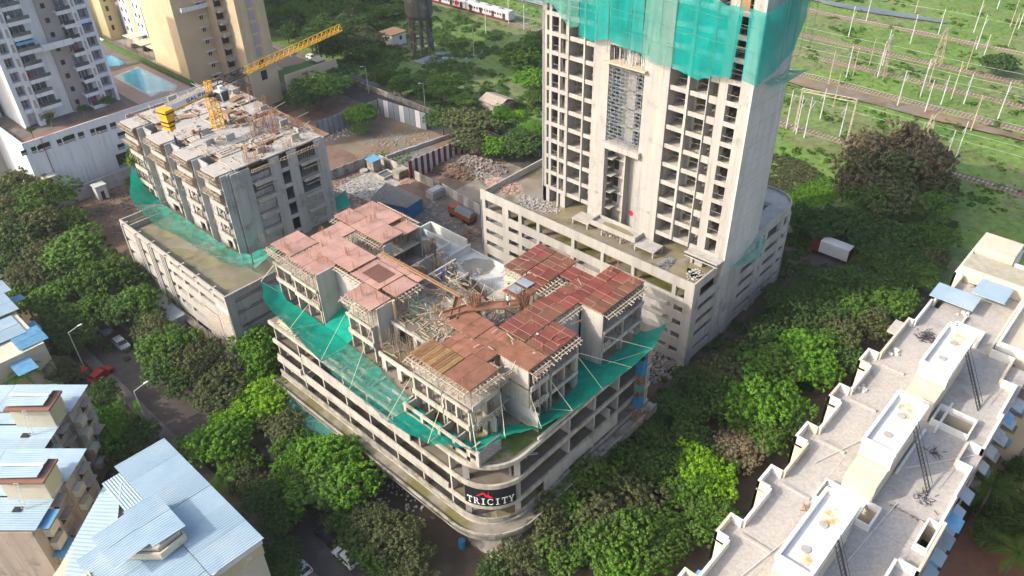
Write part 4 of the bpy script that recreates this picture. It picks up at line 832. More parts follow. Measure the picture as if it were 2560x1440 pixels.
# ---- tower above
LZ = [12.4, 15.5, 18.6, 21.7, 24.8, 27.9]
bays = [(113.2, 118.0), (122.2, 127.4), (131.6, 136.9), (141.8, 146.9)]
XW = 52.3
for k, z in enumerate(LZ[1:]):
    top = k == 4
    mt = 'terrace' if top else 'concrete_grey'
    if not top: MB().box(XW+.3, 71, 112.65, 149.5, z-.2, z).build('floor_slab', mt, lp)
    else:
        cells = [(53.6, 58.6, 112.7, 118), (58.7, 64, 112.6, 116.5), (64.1, 70.6, 112.6, 117.6), (53.6, 59.0, 120.9, 127.6), (59.1, 62.5, 121.2, 129.5), (53.6, 60.2, 130, 137.2), (59.3, 68.5, 117.8, 121.0), (62.7, 66.4, 121.2, 126.8), (66.6, 70.6, 121.2, 127.5),
                 (60.4, 66, 130.8, 137), (66.2, 72.2, 129.3, 135), (54.2, 61, 140.6, 147.3), (61.2, 66.6, 137.4, 143.5), (66.8, 73, 136.6, 142), (61.2, 67, 143.7, 149), (67.3, 73.2, 143.5, 149.6), (54.4, 58.4, 118.4, 120.7), (54.4, 60, 127.9, 129.8), (55, 61, 137.5, 140.4)]
        for i, (x0, x1, y0, y1) in enumerate(cells): piece('deck_panel', 'terrace' if i % 5 else 'concrete_new', lp, ((x0+x1)/2, (y0+y1)/2, z-.1+rnd(-.05, .38)), (x1-x0, y1-y0, .22))
        MB().box(54, 73, 113.2, 149, z-.62, z-.5).build('soffit_board', 'maroon_paint' if 0 else 'timber_brown', lp)
    for (y0, y1) in bays:
        if top: piece('deck_panel', 'terrace', lp, (51.9, (y0+y1)/2, z-.05), (3.3, y1-y0-.2, .2)); continue
        MB().box(50.7, XW+.28, y0, y1, z-.18, z).build('balcony_slab', 'concrete', lp)
        MB().box(50.45, 50.69, y0, y1, z-.35, z+.55).build('balcony_front', 'concrete_new', lp)
        MB().box(50.7, XW, y0-.02, y0+.15, z-.3, z+.5).build('balcony_front', 'concrete_new', lp)
        MB().box(51.0, 51.25, y0+2.0, y0+2.25, z, LZ[k+2]-.2).box(51.0, 51.25, y1-.4, y1-.15, z, LZ[k+2]-.2).build('column', 'concrete_new', lp)
for (y0, y1) in bays:
    MB().box(50.9, 54.5, y0-.3, y0-.03, 11.2, 27.75).box(51.95, 52.25, y0-3.4 if y0 > 115 else 112.65, y0-.31, 11.2, 27.7).build('shear_wall', 'concrete_grey', lp)
    for z in (11.2,)+tuple(LZ[1:5]): MB().box(XW, XW+.2, y0+.2, y0+1.3, z, z+2.9).box(XW, XW+.2, y1-.8, y1, z, z+2.9).box(56, 56.2, y0, y1, z, z+2.9).build('partition_wall', 'concrete_grey', lp)
for i in range(3):
    y0, y1 = bays[i][1], bays[i+1][0]; MB().box(54.3, 54.5, y0, y1-3.45, 11.2, 27.7).build('partition_wall', 'concrete_grey', lp)
# shaded end wall with window and balcony openings
MB().box(52.4, 55.9, 112.3, 112.6, 11.2, 27.7).build('shear_wall', 'concrete_grey', lp)
MB().box(59.7, 61.7, 112.3, 112.6, 11.2, 27.7).build('shear_wall', 'concrete_grey', lp)
MB().box(63.3, 65.2, 112.3, 112.6, 11.2, 27.7).build('shear_wall', 'concrete_grey', lp)
MB().box(68.9, 71.2, 112.3, 112.6, 11.2, 27.7).build('shear_wall', 'concrete_grey', lp)
MB().box(71.0, 71.2, 112.6, 149.5, G, 27.7).build('end_wall', 'concrete_grey', lp)
MB().box(52.5, 71, 149.3, 149.5, G, 27.7).build('end_wall', 'concrete_grey', lp)
for k, z in enumerate(LZ[:5]):
    MB().box(61.72, 63.28, 112.35, 112.55, z-.4, z+.35).box(55.92, 59.68, 112.8, 113.0, z-.2, z+2.9 if k < 3 else z+1).box(65.22, 68.88, 112.35, 112.55, z-.3, z+.3).build('spandrel', 'concrete_grey', lp)
    if k: MB().box(55.95, 59.65, 111.3, 112.8, z-.16, z).box(55.95, 59.65, 111.1, 111.28, z-.3, z+.4).box(65.25, 68.85, 111.5, 112.3, z-.16, z).box(65.25, 68.85, 111.35, 111.49, z-.25, z+.35).build('balcony_slab', 'concrete', lp)
MB().box(65.25, 68.85, 112.4, 112.55, 11.5, 18.2).build('block_wall', 'blockwork_x', lp)
props = MB(); bt = MB(); rr = random.Random(4)
for (y0, y1) in bays:
    for k, z in ((5, 27.9), (4, 24.8)):
        for i in range(16): y = y0+(y1-y0)*i/15; props.box(50.6+rr.uniform(0, .3), 50.66+rr.uniform(.0, .3)+.05, y, y+.06, z-3.05, z-.2); props.box(51.7, 51.76, y, y+.06, z-3.05, z-.2)
        n = 11
        for i in range(n):
            y = y0+(y1-y0)*(i+.5)/n
            o = piece('batten', 'timber', lp, (50.0, y, z-.38+rr.uniform(-.05, .05)), (.09, 1.3, .12), rz=math.pi*1.5+rr.uniform(-.1, .1), rx=rr.uniform(.1, .4))
        for dz in (.25, .7, 1.1): bt.bar((49.9, y0-.3, z-dz), (49.9+rr.uniform(-.2, .2), y1+.3, z-dz-.05), .07, .1)
        for q_ in range(12): y = rr.uniform(y0-.4, y1+.4); bt.bar((rr.uniform(49.3, 50.2), y, z-rr.uniform(0, 1.3)), (rr.uniform(50, 50.9), y+rr.uniform(-.8, .8), z-rr.uniform(0, 1.3)), .07)
        for i in range(9): y = y0+(y1-y0)*i/8; bt.bar((49.9, y, z-.1), (50.3, y+.3, z-1.3), .07)
    for z in (21.7, 18.6):
        for i in range(8): y = y0+(y1-y0)*i/7; bt.bar((50.4, y, z-.4), (49.9, y-.2, z-.9), .06)
for (x0, x1) in ((55.8, 60.2), (61.5, 69.2)):
    for dz in (.3, .75): bt.bar((x0, 111.3, 27.9-dz), (x1, 111.3, 27.85-dz), .07, .1)
    for i in range(12): x = x0+(x1-x0)*i/11; bt.bar((x, 111.1, 27.9-.1), (x, 111.9, 27.9-1.1), .07)
for z in (24.8, 21.7):
    for x0, x1 in ((55.9, 59.7), (65.3, 68.9)):
        bt.bar((x0, 110.7, z-.5), (x1, 110.7, z-.5), .06, .09)
        for i in range(9): x = x0+(x1-x0)*i/8; bt.bar((x, 110.6, z-.45), (x, 111.5, z-.65), .06); props.box(x, x+.05, 111.6, 111.65, z+.02, z+2.8)
bt.build('edge_cradle', 'timber', lp, kind='stuff'); props.build('props', 'prop_steel', lp, kind='stuff')
b = MB()
for (cx, cy, n, h) in ((60.7, 114.5, 34, 3.4), (57, 113.2, 30, 3.2), (63.5, 121.5, 40, 4.2), (66.4, 120.5, 40, 4.4), (66, 124, 30, 3.5), (69.5, 126, 30, 3), (70.5, 131, 34, 3), (71.5, 137, 24, 2.5), (64.5, 113, 24, 2), (69.5, 118, 30, 3), (72.5, 142, 16, 2)):
    for i in range(n):
        x, y = cx+rr.uniform(-1.3, 1.3), cy+rr.uniform(-.7, .7); b.cyl((x, y, 27.8), (x+rr.uniform(-.15, .15), y+rr.uniform(-.15, .15), 27.9+rr.uniform(h*.6, h)), .022, n=3, cap=False)
b.build('starter_bars', 'rust', lp, kind='stuff')
rr = random.Random(19)
for i in range(26):
    x, y = rr.uniform(54, 71), rr.uniform(114, 148); s_ = rr.choice([(.35, 1.4), (1.6, .3), (.5, .5)]); h_ = rr.uniform(.35, 1.3); MB().box(x, x+s_[0], y, y+s_[1], 28.0, 28.1+h_).build('column_stub', rr.choice(['concrete_grey', 'timber_brown', 'concrete']), lp)
for i in range(16): x, y = rr.uniform(54, 70), rr.uniform(114, 148); MB().box(x, x+rr.uniform(.6, 2.4), y, y+rr.uniform(.6, 1.8), 28.33, 28.40).build('loose_panel', rr.choice(['ply_rust', 'timber_brown', 'terrace', 'timber']), lp)
b = MB()
for i in range(260): x, y, s_ = rr.uniform(52, 71), rr.uniform(113, 149), rr.uniform(.08, .3); b.box(x, x+s_, y, y+s_, 28.1, 28.12+s_*.7)
b.build('deck_rubbish', 'rubble', lp, kind='stuff')
b = MB()
for i in range(170):
    x, y = rr.choice([(rr.uniform(62, 72), rr.uniform(113, 150)), (rr.uniform(52, 70), rr.uniform(112.6, 122)), (rr.uniform(51, 72), rr.uniform(113, 149))]); a = rr.choice([0, 1.57])+rr.gauss(0, .15); l_ = rr.uniform(.8, 3.5); b.bar((x, y, 28.15), (x+l_*math.cos(a), y+l_*math.sin(a), 28.2+rr.uniform(0, .5)), .1, .08)
b.build('loose_timber', 'timber', lp, kind='stuff')
for (x, y, sx, sy) in ((60.9, 129.9, 1.6, .9), (56.5, 119.5, 3, .9), (66.4, 128.3, 1.6, 1.2), (69.5, 136, 2.2, 1.2), (63.7, 119.5, 1.6, 1.2), (68.6, 121, 1.4, 2.0), (57, 139, 2.4, 1.0), (66.8, 143, .9, 3)): MB().box(x-sx/2, x+sx/2, y-sy/2, y+sy/2, 27.95, 28.06).build('open_pocket', 'timber_brown', lp); MB().ring([(x-sx/2, y-sy/2), (x+sx/2, y-sy/2), (x+sx/2, y+sy/2), (x-sx/2, y+sy/2)], .08, 28.0, 28.3, True).build('pocket_frame', 'timber', lp)
for (x, y, sx, sy, r_) in ((57.0, 141, 2.6, 1.1, .3), (59.5, 138.3, 3.6, 1.3, -.6), (58.5, 124.5, 2.2, .7, -.9), (62.5, 117.6, 5.5, .6, .15), (66, 130, 3, 1, .2), (64, 135.6, 2.4, .8, .1), (70, 139, 3.0, 1.6, .3), (71.5, 147, 3, 2, .2), (69, 145, 2.5, 1.5, 0)):
    piece('plank_stack', 'timber_brown', lp, (x, y, 28.2), (sx, sy, .14), rz=r_)
for x0, x1, y0, y1 in ((60.2, 62.2, 117.2, 120.3), (64.7, 66.6, 122.8, 126), (60.6, 62.4, 131.5, 134.5), (58.7, 60.8, 119, 121)): MB().ring([(x0, y0), (x1, y0), (x1, y1), (x0, y1)], .15, 27.7, 28.35, True).build('shaft_kerb', 'concrete_new', lp)
# catch net at its foot
netsheet('safety_net', 'netting', [(50.6, 149.5, 17.6), (46.6, 143.5, 15.8), (45.4, 140, 15.2)], [(51, 146.5, 13.5), (50.8, 143, 13.2), (50.6, 140.4, 13.0)], 'green net corner hanging free at the far end of the white-decked block', n=16, sag=.6, seed=21)
netsheet('safety_net', 'netting_fade', [(45.4, 140, 15.2), (44.4, 131, 15.0), (45.4, 120, 15), (45.9, 109.4, 15.0), (48.7, 104.4, 14.8)], [(50.6, 140.2, 12.8), (50.5, 131, 12.8), (50.5, 122, 12.9), (50.8, 114, 12.8), (52, 111.5, 13.0)], 'long patched green net stretched along the foot of the white-decked block above its podium', n=60, sag=.8, seed=22)
netsheet('safety_net', 'netting_fade', [(48.7, 104.3, 14.8), (55, 106.2, 15.2)], [(52.2, 111.4, 13), (57, 111.4, 13)], 'pale nearly white net at the front corner of the white-decked block', n=12, sag=.5, seed=23)
netsheet('safety_net', 'netting', [(71.8, 108.6, 15), (75, 114, 15)], [(71.2, 112.5, 13), (71.4, 116, 13)], 'dark green net behind the right corner of the white-decked block', n=10, sag=.5, seed=24)
# ---- crane
cx, cy = 60.6, 129.3; jz = 35.3
cn = thing('tower_crane', 'yellow tower crane with striped counterweight standing in the white deck', 'crane', (cx, cy, 27.9))
def lattice(b, p, q, w_, h_, step, r=.05, tri=False, up=Vector((0, 0, 1))):
    p, q = Vector(p), Vector(q); d = (q-p); L = d.length; d.normalize(); s_ = d.cross(up).normalized(); u = s_.cross(d)
    cs = [(-w_/2, 0), (w_/2, 0), (0, h_)] if tri else [(-w_/2, -h_/2), (w_/2, -h_/2), (w_/2, h_/2), (-w_/2, h_/2)]
    n = max(1, int(L/step)); pt = lambda i, c: p+d*(L*i/n)+s_*c[0]+u*c[1]
    for c in cs: b.bar(pt(0, c), pt(n, c), r*2.2)
    m_ = len(cs)
    for i in range(n):
        for k in range(m_): b.bar(pt(i, cs[k]), pt(i+1, cs[(k+1) % m_]) if i % 2 else pt(i+1, cs[(k+1) % m_]), r*1.3); b.bar(pt(i+1, cs[k]), pt(i+1, cs[(k+1) % m_]), r*1.2)
        b.bar(pt(i, cs[1]), pt(i+1, cs[0]), r*1.2)
b = MB(); lattice(b, (cx, cy, 22), (cx, cy, jz-.9), 1.6, 1.6, 1.35, .065, up=Vector((0, 1, 0))); b.build('mast', 'yellow_paint', cn)
jd = Vector((math.cos(R(13)), math.sin(R(13)), 0)); O = Vector((cx, cy, jz))
b = MB(); lattice(b, O+jd*8.5, O+jd*35.6, 1.2, 1.25, 1.35, .05, tri=True); b.build('jib', 'yellow_paint', cn)
b = MB(); lattice(b, O+jd*1.0, O+jd*8.5, 1.2, 1.25, 1.3, .05, tri=True); b.build('jib', 'black_paint', cn)
b = MB(); sd = Vector((-jd.y, jd.x, 0))
for s_ in (-.6, .6): b.bar(O-jd*1+sd*s_+Vector((0, 0, -.4)), O-jd*10.3+sd*s_+Vector((0, 0, -.4)), .14, .35)
for i in range(8): b.bar(O-jd*(1.5+i*1.15)+sd*.6+Vector((0, 0, -.4)), O-jd*(1.5+i*1.15)-sd*.6+Vector((0, 0, -.4)), .08)
b.build('counter_jib', 'yellow_paint', cn)
for s_ in (-.7, .7):
    b = MB(); p = O-jd*1.4+sd*s_; q = O-jd*9.0+sd*s_; b.raw([p+Vector((0, 0, -.2)), q+Vector((0, 0, -.2)), q+Vector((0, 0, .75)), p+Vector((0, 0, .75)), p+sd*.03+Vector((0, 0, -.2)), q+sd*.03+Vector((0, 0, -.2)), q+sd*.03+Vector((0, 0, .75)), p+sd*.03+Vector((0, 0, .75))], BOXF); bo = b.build('banner_board', 'cloth_white', cn)
TXT = {'A': [((0, 0), (.5, 1)), ((.5, 1), (1, 0)), ((.22, .4), (.78, .4))], 'L': [((0, 1), (0, 0)), ((0, 0), (.8, 0))], 'P': [((0, 0), (0, 1)), ((0, 1), (.8, 1)), ((.8, 1), (.8, .5)), ((.8, .5), (0, .5))], 'H': [((0, 0), (0, 1)), ((1, 0), (1, 1)), ((0, .5), (1, .5))], 'G': [((1, 1), (0, 1)), ((0, 1), (0, 0)), ((0, 0), (1, 0)), ((1, 0), (1, .5)), ((1, .5), (.5, .5))]}
for i, ch in enumerate('GALPH'):
    b = MB()
    for (u0, v0), (u1, v1) in TXT[ch]:
        f_ = lambda u, v: O-jd*(5.6-i*.85-u*.55)-sd*.74+Vector((0, 0, v*.55-.05)); b.bar(f_(u0, v0), f_(u1, v1), .09)
    b.build('letter', 'black_paint', cn)
cw = O-jd*9.8
for i, (m_, h_) in enumerate((('yellow_paint', .45), ('black_paint', .25), ('yellow_paint', .5), ('yellow_paint', .9), ('black_paint', .3), ('yellow_paint', .45), ('black_paint', .3), ('yellow_paint', .55))):
    z = .35-sum((.45, .25, .5, .9, .3, .45, .3, .55)[:i+1]); wv = (1.15, 1.15, 1.15, .95, .95, .95, .8, .8)[i]
    b = MB(); vs = []
    for zz in (z, z+h_-.01):
        for a_, c_ in ((-1, -1), (1, -1), (1, 1), (-1, 1)): p = cw+jd*a_*wv*.75+sd*c_*wv; vs.append((p.x, p.y, jz+zz))
    b.raw(vs, BOXF); b.build('counterweight', m_, cn)
b = MB().cyl((cx, cy, jz-1.0), (cx, cy, jz-.5), 1.0, n=14); b.build('slewing_ring', 'dark_metal', cn)
b = MB(); lattice(b, O+Vector((0, 0, -.5)), O+Vector((0, 0, 1.6)), .9, .9, .8, .05, up=Vector((0, 1, 0))); b.build('tower_head', 'yellow_paint', cn)
cb = O+jd*1.1-sd*1.6
c0 = MB(); vs = []
for zz, f_ in ((-2.0, .75), (-.1, 1.0)):
    for a_, c_ in ((-1, -1), (1, -1), (1, 1), (-1, 1)): p = cb+jd*a_*.95*f_+sd*c_*.8; vs.append((p.x, p.y, jz+zz))
c0.raw(vs, BOXF); cabo = c0.build('cab', 'glass', cn)
b = MB()
for i, j in ((0, 4), (1, 5), (2, 6), (3, 7), (4, 5), (5, 6), (6, 7), (7, 4), (0, 1), (1, 2), (2, 3), (3, 0)): b.bar(vs[i], vs[j], .14)
b.raw([Vector(v)+Vector((0, 0, .03)) for v in vs[4:]]+[Vector(v)+Vector((0, 0, .2)) for v in vs[4:]], BOXF); b.build('cab_frame', 'white_paint', cn)
b = MB(); p = cb; b.box(p.x-.4, p.x+.4, p.y-.4, p.y+.4, jz+.12, jz+.7); b.build('air_conditioner', 'white_paint', cn)
b = MB(); p = O+jd*21; b.box(p.x-.7, p.x+.7, p.y-.7, p.y+.7, jz-.5, jz-.1); b.build('trolley', 'grey_metal', cn)
b = MB(); b.bar(O+jd*3+Vector((0, 0, 1.3)), O+Vector((0, 0, 1.6)), .06); b.bar(O-jd*9.5, O+Vector((0, 0, 1.6)), .05); b.build('tie_rod', 'yellow_paint', cn)

# ================================================================== white tower block on its podium, pool court
wp = thing('podium', 'long white plastered podium wall with small dark windows below the white tower', 'podium building', (60, 200, G))
MB().box(42.4, 86, 186.7, 187.0, G, 13.8).box(42.4, 42.7, 187.0, 330, G, 13.8).box(85.7, 86, 187, 330, G, 13.4).build('wall', 'plaster_white', wp)
MB().box(42.7, 85.7, 187.0, 330, 12.6, 12.9).build('deck', 'pavement', wp)
MB().box(42.7, 85.7, 187.0, 191.0, 12.9, 12.93).build('planting_bed', 'redbrown', wp)
MB().box(70.5, 84.4, 189.5, 216, 12.9, 12.94).build('pool_deck', 'deck_pink', wp)
def poly(name, m, px, z, th, parent):
    pts = [(P(x, y, z).x, P(x, y, z).y) for x, y in px]; MB().prism(pts, z-th, z).build(name, m, parent); return pts
pp = poly('pool_surface', 'pool_water', [(290, 192), (345, 170), (437, 214), (432, 222), (410, 224), (378, 237)], 12.99, .03, wp)
poly('pool_edge', 'whitewash', [(283, 192), (345, 166), (443, 213), (436, 227), (412, 228), (378, 242)], 12.965, .03, wp)
poly('pool_surface', 'pool_deep', [(262, 140), (278, 138), (312, 156), (306, 163), (272, 168)], 12.99, .03, wp)
poly('lawn', 'pool_water', [(226, 150), (262, 141), (272, 167), (240, 170)], 12.985, .03, wp)
MB().box(84.5, 85.6, 190, 240, 12.9, 13.9).build('hedge', 'hedge', wp)
for (u, v0, ws) in ((0, 0, 0),):
    for px, py, ww, hh in ((85, 375, 1.0, 1.5), (100, 372, .9, 1.5), (112, 366, 2.4, 1.6), (149, 356, 1, 1.5), (163, 351, .9, 1.5), (175, 346, 2.2, 1.6), (203, 338, 1.3, 1.5), (232, 330, 1, 1.5), (245, 326, .9, 1.5), (256, 323, 2.0, 1.6), (283, 314, 1.4, 1.5), (303, 337, 1.6, 1.4), (317, 332, 1.2, 1.4), (303, 366, 1.6, 1.4), (60, 382, 1.2, 1.2), (310, 398, 3.2, 3.4)):
        d = ray(px, py); t = 186.7/d[1]; q = CAM+d*t; wz = q[2]
        fr = MB().box(q[0]-ww/2, q[0]+ww/2, 186.62, 186.69, wz-hh/2, wz+hh/2).build('window', 'window_dark', wp)
        b = MB()
        for k in range(2): b.box(q[0]-ww/2, q[0]+ww/2, 186.57, 186.61, wz-hh/2+.15+k*.28, wz-hh/2+.27+k*.28)
        b.build('louvre', 'plaster_white', fr)
MB().cyl((46.4, 186.55, 3), (46.4, 186.55, 13.6), .07, n=6).build('downpipe', 'maroon_paint', wp)
MB().box(43.2, 46.2, 184.4, 186.6, 5.2, 5.45).box(43.0, 43.2, 184.4, 186.6, G, 5.45).build('porch_roof', 'plaster_cream', wp)
b = MB().box(36, 86, 182.6, 182.9, G, 1.9); tag(b.build('compound_wall', 'concrete_grey'), 'weathered grey boundary wall in front of the white podium wall', 'wall')
b = MB().box(51.2, 53.6, 178.9, 180.9, G, 1.9).box(51.0, 53.8, 178.7, 181.1, 1.9, 2.05); ck = thing('guard_cabin', 'tiny whitewashed cabin leaning against the grey boundary wall', 'cabin', (52.4, 180, G)); b.build('walls', 'whitewash', ck); MB().box(52, 52.8, 178.83, 178.88, G, .6).build('door', 'window_dark', ck); MB().box(53.61, 53.66, 179.3, 180.1, .1, 1.1).build('window', 'window_dark', ck)
# white tower
wt = thing('apartment_tower', 'white balconied apartment tower at the top left with vertical fins', 'tower', (58, 202, 12.9))
ZB = 12.9; HT = 62.0; YF = 196.0
MB().box(47.2, 68.9, YF+1.6, 212, ZB, HT).build('wall', 'plaster_white', wt)
MB().box(46.7, 47.4, YF-.4, 214, ZB, HT).build('end_wall', 'plaster_white', wt)
MB().box(58.2, 61.9, YF+1.2, YF+1.59, ZB, HT).build('recess_wall', 'plaster_grey', wt)
for x0, x1 in ((49.6, 50.9), (64.5, 65.7)):
    MB().box(x0, x1, YF-.9, YF+1.58, ZB, HT).build('fin', 'plaster_white', wt)
    for k in range(15): MB().box(x0+.35, x1-.35, YF-.93, YF-.9, ZB+3.2*k+1.1, ZB+3.2*k+2.9).build('fin_panel', 'plaster_grey', wt)
for x in (68.3,): MB().box(x, 68.9, YF, YF+1.58, ZB, HT).build('fin', 'plaster_white', wt)
for x in (47.41, ): MB().box(x, 47.8, YF, YF+1.58, ZB, HT).build('fin', 'plaster_white', wt)
for k in range(15):
    z = ZB+.6+3.2*k
    for x0, x1 in ((47.81, 49.59), (65.72, 68.28)):
        if k or x0 > 60: fr = MB().box(x0+.2, x1-.2, YF+1.45, YF+1.57, z+.4, z+2.5).build('window', 'glass_light', wt)
        b = MB().box((x0+x1)/2-.04, (x0+x1)/2+.04, YF+1.38, YF+1.44, z+.4, z+2.5); b.build('frame', 'mast_metal', fr)
        MB().box(x0, x1, YF+.02, YF+1.58, z+2.6, z+3.5).build('spandrel', 'plaster_white', wt)
    for si, (x0, x1) in enumerate(((50.92, 57.6), (61.9, 64.48))):
        x1_ = x1 if si else 54.9+.8*(k % 2); x0_ = x0 if not si else x0-.8*(k % 2)
        if k == 0 and not si: continue
        o = MB().box(x0_, x1_, YF-1.3, YF+1.58, z-.18, z).build('balcony_slab', 'plaster_white', wt)
        MB().box(x0_, x1_, YF-1.36, YF-1.31, z-.5, z+.35).build('balcony_front', 'plaster_white', wt)
        MB().box(x0_+.1, x1_-.1, YF-1.33, YF-1.29, z+.36, z+1.15).build('railing', 'glass', wt)
        fr = MB().box(x0_+.3, x1_-.3, YF+1.45, YF+1.57, z+.05, z+2.4).build('window', 'glass_light', wt)
        b = MB()
        for t in (.3, .6): b.box(x0_+(x1_-x0_)*t-.05, x0_+(x1_-x0_)*t+.05, YF+1.38, YF+1.44, z+.05, z+2.4)
        b.build('frame', 'mast_metal', fr)
        if (k*3+si*5) % 4 == 1: MB().box(x0_+.5, x0_+1.1, YF-.9, YF-.7, z+.6, z+1.7).build('laundry', random.choice(['cloth_white', 'cloth_orange', 'cloth_blue', 'red_paint']), wt)
    MB().box(59.2, 60.1, YF+1.15, YF+1.19, z+1.0, z+2.1).build('window', 'window_dark', wt)
    if k in (5, 10): MB().box(55.8, 62.4, YF-1.4, YF+1.19, z-.15, z).box(55.8, 62.4, YF-1.5, YF-1.41, z-.7, z+.7).build('refuge_slab', 'plaster_white', wt)
for k, x0 in ((5, 50.9), (9, 50.9), (13, 51)):
    z = ZB+.6+3.2*k; b = MB(); b.raw([(x0, YF-1.4, z+2.4), (x0+4, YF-1.4, z+2.4), (x0+4, YF-2.1, z+2.0), (x0, YF-2.1, z+2.0)], [(0, 1, 2, 3)]); b.build('awning', 'blue_roof_deep', wt)
b = MB(); z = ZB+.6+3.2*5; b.raw([(65.8, YF+.2, z+2.6), (68.2, YF+.2, z+2.6), (68.2, YF-.6, z+2.2), (65.8, YF-.6, z+2.2)], [(0, 1, 2, 3)]); b.build('awning', 'cloth_blue', wt)
# part of a neighbour behind, lower left
nb = thing('apartment_tower', 'pale tower stub cut off by the left edge of the picture', 'tower', (40, 215, G))
MB().box(30, 45.8, 208, 240, G, 60).build('wall', 'plaster_cream', nb)
for k in range(17): MB().box(45.82, 45.9, 212, 220, 2+3.2*k, 3.4+3.2*k).build('window', 'window_dark', nb)
# ---- court and beige towers
sheet('court', 'court', [(86.3, 196.5), (127, 196.5), (127, 330), (86.3, 330)], G+.3)
bt = thing('apartment_tower', 'beige apartment tower with a vertical strip of square panes above the crane jib', 'tower', (103, 205, G))
MB().box(104.4, 113.0, 196.0, 203, G, 62).build('wall', 'plaster_beige', bt)
MB().box(92.6, 102.0, 207.0, 226, G, 62).build('wall', 'plaster_beige', bt)
MB().box(102.0, 116.5, 203.01, 226, G, 62).build('wall', 'plaster_beige', bt)
MB().box(105.5, 107.2, 195.7, 195.99, 9, 62).build('fin', 'plaster_beige', bt); MB().box(110, 111.6, 195.7, 195.99, 9, 62).build('fin', 'plaster_beige', bt)
for k in range(15):
    z = 2+3.3*k
    MB().box(107.7, 109.5, 195.93, 195.985, z+4, z+6.6).build('window', 'plaster_grey' if k > 1 else 'window_dark', bt)
    MB().box(102.1, 104.35, 201.0, 202.98, z-.2, z).box(102.1, 104.35, 200.9, 201.0, z, z+1.0).build('balcony', 'plaster_grey', bt)
    MB().box(102.3, 104.2, 202.9, 202.99, z+1.0, z+2.9).build('window', 'window_dark', bt)
    wn = MB().box(99.5, 100.4, 206.9, 206.98, z+.9, z+2.0).build('window', 'window_dark', bt); MB().box(99.9, 99.98, 206.84, 206.89, z+.9, z+2).build('frame', 'white_paint', wn)
    MB().box(98.6, 101.6, 206.2, 206.99, z+2.15, z+2.3).build('sunshade', 'plaster_white', bt)
b = MB().box(94.5, 102.2, 205.6, 206.99, 26.0, 26.3).box(94.5, 102.2, 205.4, 205.6, 25.9, 27.0).box(94.3, 94.5, 205.4, 213, 25.9, 27.0); b.build('refuge_slab', 'plaster_white', bt)
b = MB().box(104.4, 132.5, 195.97-.4, 195.99, G, 2); b = MB().box(113.1, 131, 193.0, 193.3, G, 6.5).box(131, 131.3, 193, 205, G, 4.5).box(128.2, 131.4, 199, 203, 4.5, 4.8); b.build('garden_wall', 'plaster_beige', bt)
MB().box(113.2, 130.9, 193.4, 204, 3.6, 3.9).build('lawn', 'lawn', bt)
yt = thing('apartment_tower', 'sunlit white and yellow apartment tower behind the pool, in front of its car park', 'tower', (115, 275, G))
MB().box(109.4, 118.5, 267.3, 284, G, 62).build('wall', 'plaster_yellow', yt); MB().box(109.2, 109.39, 267.3, 284, G, 62).build('white_wall', 'plaster_white', yt)
MB().box(109.0, 109.2, 274, 277, G, 62).build('stair_strip', 'plaster_beige', yt)
MB().box(112.6, 126, 257.5, 267.29, G, 62).build('stair_block', 'plaster_beige', yt); MB().box(104.2, 109.0, 286, 298, G, 62).build('wall', 'plaster_yellow', yt)
for k in range(14):
    z = 2+3.2*k
    for y in (269, 271.6, 278.5, 281.5): MB().box(109.1, 109.19, y, y+.9, z, z+1.3).build('window', 'window_dark', yt)
    MB().box(114.2, 116.0, 257.4, 257.48, z, z+1.9).build('window', 'plaster_grey', yt); MB().box(105.5, 106.4, 285.9, 285.98, z, z+1.7).build('window', 'window_dark', yt)
    MB().box(110.6, 111.4, 267.2, 267.28, z, z+1.4).build('window', 'window_dark', yt)
MB().box(109.3, 112.5, 262.5, 267.2, 12.5, 14.5).build('refuge_slab', 'plaster_white', yt)
gt = thing('apartment_tower', 'brownish apartment tower with dark balconies in shade between the white and yellow towers', 'tower', (100, 312, G))
MB().box(90, 105.5, 301, 330, G, 62).build('wall', 'plaster_grey', gt); MB().box(105.5, 116, 305, 330, G, 62).build('wall', 'plaster_yellow', gt)
for k in range(14):
    z = 1+3.2*k
    for x in (92, 96.5, 101.5): MB().box(x, x+2.6, 300.9, 300.98, z, z+1.8).build('balcony_opening', 'window_dark', gt)
    for x in (106.5, 109.5, 113): MB().box(x, x+1.2, 304.9, 304.98, z, z+1.6).build('window', 'window_dark', gt)
MB().box(86.3, 86.6, 240, 300, G, 2.2).build('court_wall', 'plaster_cream', gt)
for i, (px, py, sx, sy) in enumerate(((335, 88, 5.5, 6), (362, 105, 5.5, 6), (397, 112, 7, 4.5), (418, 148, 8, 5))):
    q = P(px, py, 3.2); cp_ = thing('car_canopy', ('white car-park canopy nearest the pool hedge', 'white canopy at the foot of the sunlit wall', 'white canopy against the yellow wall', 'white canopy beside the steel car stacker')[i], 'canopy', (q.x, q.y, G+.3))
    MB().box(q.x-sx/2, q.x+sx/2, q.y-sy/2, q.y+sy/2, 3.1, 3.25).build('roof', 'plaster_cream', cp_)
    b = MB()
    for a_ in (-1, 1):
        for c_ in (-1, 1): b.cyl((q.x+a_*(sx/2-.3), q.y+c_*(sy/2-.3), G+.3), (q.x+a_*(sx/2-.3), q.y+c_*(sy/2-.3), 3.1), .07, n=6)
    b.build('posts', 'grey_metal', cp_)
